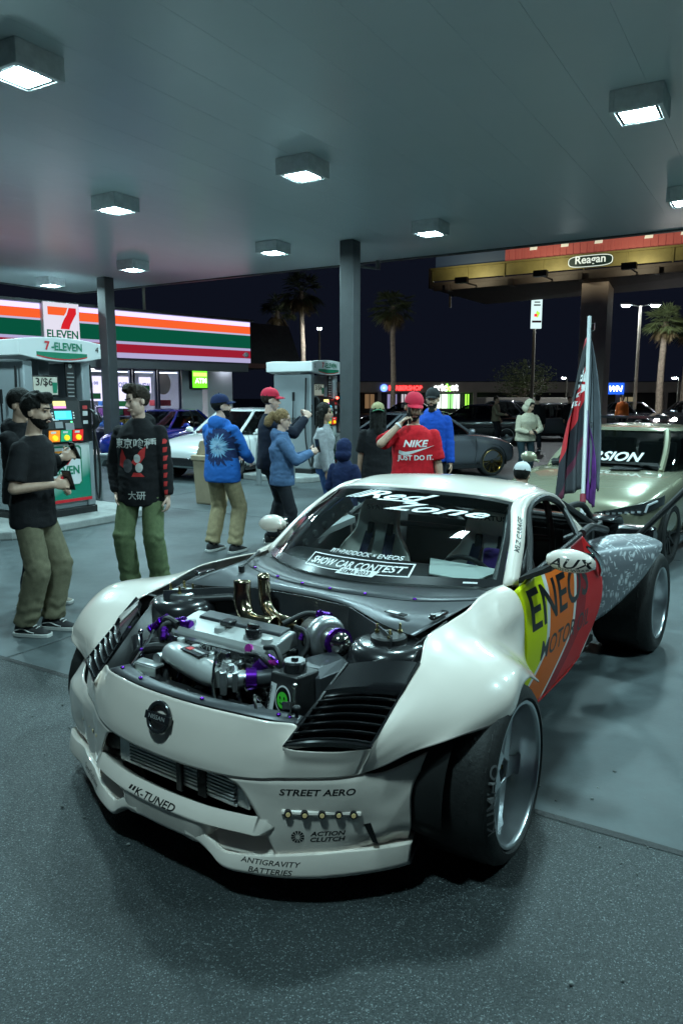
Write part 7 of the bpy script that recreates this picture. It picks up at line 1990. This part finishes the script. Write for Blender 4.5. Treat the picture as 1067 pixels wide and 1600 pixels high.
for x in (-4.2, -1.1, 2.0, 5.0):
    fl_ = ob("floodlight", box((x, -2.15, 6.6), (.5, .28, .22)), M_SBLACK, BB, bevel=.02)
    ob("arm", cyl((x, -2.1, 6.55), (x, -.4, 6.6), .03), M_BRN, fl_)
    ld = bpy.data.lights.new("flood", 'SPOT'); ld.energy = 60; ld.color = (1., .93, .62); ld.spot_size = R_(130); ld.spot_blend = .8; ld.shadow_soft_size = .1
    lo = bpy.data.objects.new("flood_bulb", ld); COL.objects.link(lo); lo.parent = fl_; lo.location = (x, -2.1, 6.75); lo.rotation_euler = (R_(118), 0, 0)
ob("end_bracket", box((-6.2, -.55, 7.0), (.06, .5, .8)), M_BRN, BB)
ob("drain_pipe", cyl((-5.7, .3, 5.9), (-5.7, .3, 6.5), .05), M_BRN, BB)

# ---- palms
M_TRUNK = mat("palm_bark", (.26, .20, .15), .9, var=(6, .4), bump=(30, .6)); M_FROND = mat("palm_frond", (.09, .11, .04), .6, var=(5, .4)); M_DEADF = mat("dry_frond", (.17, .12, .055), .8, var=(5, .3))
def palm(loc, h, r, lab, seed, n=30, lean=.0, scale=1.):
    random.seed(seed)
    t = empty("palm_tree", lab, "palm tree", "palm trees across the road", loc)
    pts = [(lean * (z / h) ** 2 + .05 * math.sin(z * .7 + seed), 0, z) for z in np.linspace(0, h, 16)]
    ob("trunk", tube(pts, [r * (1.25 - .35 * i / 15) * (1 + .06 * (i % 2)) for i in range(16)], 12), M_TRUNK, t)
    top = V(*pts[-1])
    for dead in (False, True):
        blades = []
        for k in range(n if not dead else n // 2):
            az = random.uniform(0, 2 * math.pi); el = random.uniform(-.5, 1.25) if not dead else random.uniform(-1.4, -.7)
            L_ = random.uniform(.75, 1.05) * scale * (1 if not dead else .8)
            d = V(math.cos(az) * math.cos(el), math.sin(az) * math.cos(el), math.sin(el)); sdv = V(-math.sin(az), math.cos(az), 0); upv = np.cross(d, sdv)
            hub = top + d * L_ * .55 + V(0, 0, -.05 * L_)
            blades.append(tube([top, hub], [.02, .012], 4))
            for q in range(11):                                # fan of leaf blades
                a = (q - 5) / 5 * 1.25
                tip = hub + (d * math.cos(a) + sdv * math.sin(a)) * L_ * random.uniform(.5, .65) + V(0, 0, -random.uniform(.12, .35) * L_)
                w_ = .035 * scale; pw = np.cross(tip - hub, V(0, 0, 1)); pw = pw / (np.linalg.norm(pw) + 1e-6) * w_
                mid = (hub + tip) / 2 + V(0, 0, .04)
                blades.append((np.array([hub, mid - pw, tip, mid + pw]), [(0, 1, 2, 3)]))
        ob("crown" if not dead else "dry_skirt", join(*blades), M_FROND if not dead else M_DEADF, t, smooth=False, norm=False)
    return t
palm((17.3, 40.6, 0), 5.7, .16, "lit fan palm beside the street lamp at the right", 3, 42, scale=1.25)
palm((19.8, 43, 0), 5.6, .24, "fan palm cut by the right picture edge", 4, 30, scale=1.2)
palm((-2.5, 48, 0), 8.3, .15, "tall dark palm left of the central column", 5, 34, scale=1.6)
palm((3.4, 50, 0), 7.6, .15, "tall dark palm right of the central column", 6, 34, scale=1.6)
palm((-4.4, 52, 0), 7.6, .16, "dim slender palm behind the store roof", 8, 26, scale=1.4)
# ---- dark round tree by the shops
def round_tree(loc, h, r, lab, seed):
    random.seed(seed)
    t = empty("tree", lab, "tree", None, loc)
    br = [tube([(0, 0, 0), (.05, 0, h * .3), (0, .1, h * .55)], [.18, .13, .07], 8)]
    lf = []
    for k in range(9):
        a = k * 2.4; e = V(math.cos(a) * r * .7, math.sin(a) * r * .7, h * random.uniform(.5, .9)); br.append(tube([(0, .05, h * .4), (e[0] * .5, e[1] * .5, e[2] * .85), tuple(e)], [.06, .04, .015], 5))
    for k in range(2600):
        a, b_, c = random.uniform(0, 6.28), random.uniform(-1, 1), random.random() ** .5
        p = V(math.cos(a) * math.sqrt(1 - b_ * b_) * r * c * random.uniform(.75, 1.15), math.sin(a) * math.sqrt(1 - b_ * b_) * r * c, h * .68 + b_ * h * .34 * c)
        s_ = random.uniform(.05, .12); M = rz(random.uniform(0, 6)) @ rx(random.uniform(0, 3))
        lf.append((p + np.array([(-s_, 0, 0), (0, -s_ * .5, 0), (s_, 0, 0), (0, s_ * .5, 0)]) @ M.T, [(0, 1, 2, 3)]))
    ob("trunk", join(*br), M_TRUNK, t); ob("crown", join(*lf), M_FROND, t, smooth=False, norm=False)
round_tree((12.2, 50, 0), 4.2, 2.2, "dark round tree behind the lamp post with the sign", 9)

# ---- street lamps
M_POLE = mat("weathered_pole", (.17, .15, .12), .6, var=(3, .2))
G_LAMP = glow("street_lamp_glow", (.85, .97, 1.), 420.)
def street_lamp(loc, h, lab, arms=1, rot=0, size=.16, strength=None):
    t = empty("street_lamp", lab, "street lamp", "street lamps in the car park", loc, rot)
    ob("pole", tube([(0, 0, 0), (0, 0, h * .5), (0, 0, h)], [.09, .075, .06], 10), M_POLE, t)
    for k in range(arms):
        s_ = 1 if k == 0 else -1
        hd = ob("head", join(cyl((0, 0, h - .05), (s_ * .5, 0, h + .05), .03, n=8), box((s_ * .72, 0, h + .06), (.5, .26, .10))), M_DGREY, t, bevel=.01)
        ob("lens", ball((s_ * .72, 0, h - .01), (.20, .12, .07), 12, 8), G_LAMP, hd)
    return t
street_lamp((14.6, 37.2, 0), 6.15, "twin street lamp on a brown post left of the lit palm", 2, R_(0))
street_lamp((-1.35, 46, 0), 5.9, "single bright lamp between the dark palms and the central column", 1, R_(90))
street_lamp((15.6, 52, 0), 3.05, "low bright lamp beyond the flag", 1, R_(90))
street_lamp((21.6, 48, 0), 2.95, "low bright lamp near the right picture edge", 1, R_(90))
sl = street_lamp((8.85, 34.8, 0), 6.55, "lamp post carrying a tall white sign box", 1, 0)
sg_ = ob("sign_box", box((.02, -.18, 5.55), (.46, .16, 1.46)), glow("sign_box_white", (.55, .72, .72), .55), sl, smooth=False)
ob("sign_mark", join(box((.02, -.265, 5.98), (.26, .01, .05)), box((.02, -.265, 5.85), (.3, .01, .06))), mat("sign_grey", (.08, .1, .1), .5), sg_)
ob("sign_mark", prism([(-.10, 5.35), (.04, 5.30), (.14, 5.5), (.0, 5.6)], .01, (0, -1, 0), (.02, -.262, 0), (1, 0, 0), (0, 0, 1)), glow("sign_lime", (.3, .6, .05), .7), sg_, smooth=False)
ob("sign_mark", box((-.03, -.268, 5.40), (.14, .01, .12)), glow("sign_red", (.7, .03, .05), .7), sg_, smooth=False)
ob("sign_band", box((.02, -.264, 5.12), (.42, .01, .09)), mat("sign_maroon", (.12, .02, .05), .5), sg_, smooth=False)

# ---- strip of shops across the car park
SM = empty("shop_row", "long low row of shops with glowing signs across the car park", "building", None, (0, 76, 0), 0)
M_SHOP = mat("taupe_stucco", (.48, .41, .35), .85, var=(.4, .15))
ob("wall", join(box((26, 4, .42), (56, .3, .84)), box((26, 5, 1.5), (56, .2, 3.0))), mat("shop_wall", (.05, .05, .05), .8), SM)
par = ob("parapet", box((26, 1.0, 2.72), (56, .5, 1.0)), M_SHOP, SM)
ob("soffit", box((26, 2.5, 2.2), (56, 3.2, .06)), M_SHOP, SM)
ob("parapet_cap", box((26, .95, 3.25), (56, .6, .07)), mat("cap_dark", (.05, .045, .04), .7), par)
for k in range(12):
    ob("post", box((-1 + k * 4.9, .9, 1.1), (.35, .35, 2.2)), M_SHOP, SM)
def shopwin(x0, x1, col, st, z0=.5, z1=2.0):
    w_ = ob("window", box(((x0 + x1) / 2, 3.8, (z0 + z1) / 2), (x1 - x0, .05, z1 - z0)), glow("shop_%0.2f_%0.2f" % (x0, st), col, st), SM, smooth=False)
    for k in range(1, max(2, int((x1 - x0) / 1.2))):
        ob("mullion", box((x0 + (x1 - x0) * k / max(2, int((x1 - x0) / 1.2)), 3.74, (z0 + z1) / 2), (.09, .06, z1 - z0)), M_DGREY, w_)
shopwin(9.9, 11.3, (.75, .9, .75), .8); shopwin(11.35, 11.9, (.3, .85, .25), .7); shopwin(11.95, 12.6, (.8, .9, .85), .9); shopwin(13.2, 13.6, (.25, .8, .05), .9)
shopwin(4.9, 5.9, (.3, .28, .5), .35); shopwin(6.4, 6.9, (.6, .55, .6), .4); shopwin(2.5, 3.5, (.5, .3, .15), .15); shopwin(29.5, 31.5, (.35, .30, .18), .25, .3, 1.7)
plate_text("lettering", "BARBERSHOP", .62, V(6.55, .70, 2.62), (1, 0, 0), (0, 0, 1), glow("neon_red", (1., .03, .03), 2.2), SM, bold=.03, sx=.92)
ob("sign_disc", cyl((4.35, .72, 2.62), (4.35, .66, 2.62), .36, n=20), glow("neon_blue", (.1, .2, .9), 1.6), SM)
plate_text("lettering", "c", .36, V(4.35, .64, 2.62), (1, 0, 0), (0, 0, 1), glow("neon_white", (.9, .95, 1.), 2.), SM)
for tx, x, c in (("cric", 10.12, (.85, .95, .95)), ("k", 10.98, (.25, .95, .1)), ("et", 11.56, (.85, .95, .95))):
    plate_text("lettering", tx, .98, V(x, .70, 2.66), (1, 0, 0), (0, 0, 1), glow("neon_" + tx, c, 2.), SM, bold=.03, sx=.95)
bs = ob("blue_sign", box((28.1, .66, 2.55), (1.6, .1, 1.15)), glow("sign_blue", (.01, .07, .55), .9), SM, smooth=False)
plate_text("lettering", "WN", .75, V(28.05, .60, 2.55), (1, 0, 0), (0, 0, 1), glow("neon_white", (.9, .95, 1.), 2.), bs, shear=.2, bold=.04)
ob("glowing_wall", box((26.6, 3.6, 1.1), (1.6, .2, 2.0)), mat("tan_wall", (.25, .19, .12), .8, emit=(.3, .2, .1), estr=.12), SM)  # light on this wall is put into its material as faint glow
hg = tag(ob("hedge", join(*[ball((24.3 + random.uniform(-1, 1), 62 + random.uniform(-.4, .4), random.uniform(.2, .6)), random.uniform(.25, .45), 8, 6) for _ in range(40)]), mat("hedge_green", (.03, .05, .02), .8, var=(20, .5), bump=(60, 1.)), None), "dark clipped hedge beyond the flag", "hedge")
# long low van-like trailer by the shops
tr_ = empty("parked_trailer", "long pale trailer parked behind the woman in the cream fleece", "trailer", None, (10.4, 42, 0), R_(3))
ob("box", box((0, 0, 1.15), (5.2, 2.2, 1.1)), mat("trailer_tan", (.17, .15, .13), .6), tr_, bevel=.05)
ob("skirt", box((0, -.2, .45), (4.6, 1.8, .35)), M_SBLACK, tr_)
for x in (-1.0, 1.2):
    ob("wheel", cyl((x, -1.1, .32), (x, -.9, .32), .32, n=20), M_RUBBER, tr_)
# ---- far parked cars
FP = [((6.9, 33, 0), 2.6, M_SCAR, "silver estate car parked before the phone shop", 1.55), ((5.0, 28.5, 0), 2.9, M_KCAR, "black car parked behind the man in the tan vest", 1.42), ((8.3, 30.5, 0), 3.3, M_SCAR, "silver car parked behind the woman in the cream fleece", 1.45),
      ((14.8, 38, 0), -1.2, M_KCAR, "dark car with lit headlamps at the far right", 1.45), ((12.9, 41, 0), -1.0, M_KCAR, "dark car parked left of the lit headlamps", 1.42), ((3.0, 36, 0), 3.0, M_KCAR, "black car parked below the barber sign", 1.45), ((18.6, 39, 0), -1.3, M_KCAR, "dark car parked below the lit palm", 1.5)]
for loc, ry_, pm, lab, hh in FP:
    fc, w, k = sedan(lab, pm, loc, ry_, 4.5, hh, detail=False, group="cars parked far across the lot")
    if "lit headlamps" in lab:
        for s in (1, -1):
            ob("headlamp", ball((2.28, s * .55, .65), (.06, .14, .08)), glow("headlamp_glow", (1., .9, .85), 45.), fc)
    else:
        for s in (1, -1):
            ob("tail_lamp", box((-2.24, s * .6, .80), (.06, .3, .10)), glow("tail_glow", (.8, .02, .03), .5), fc)
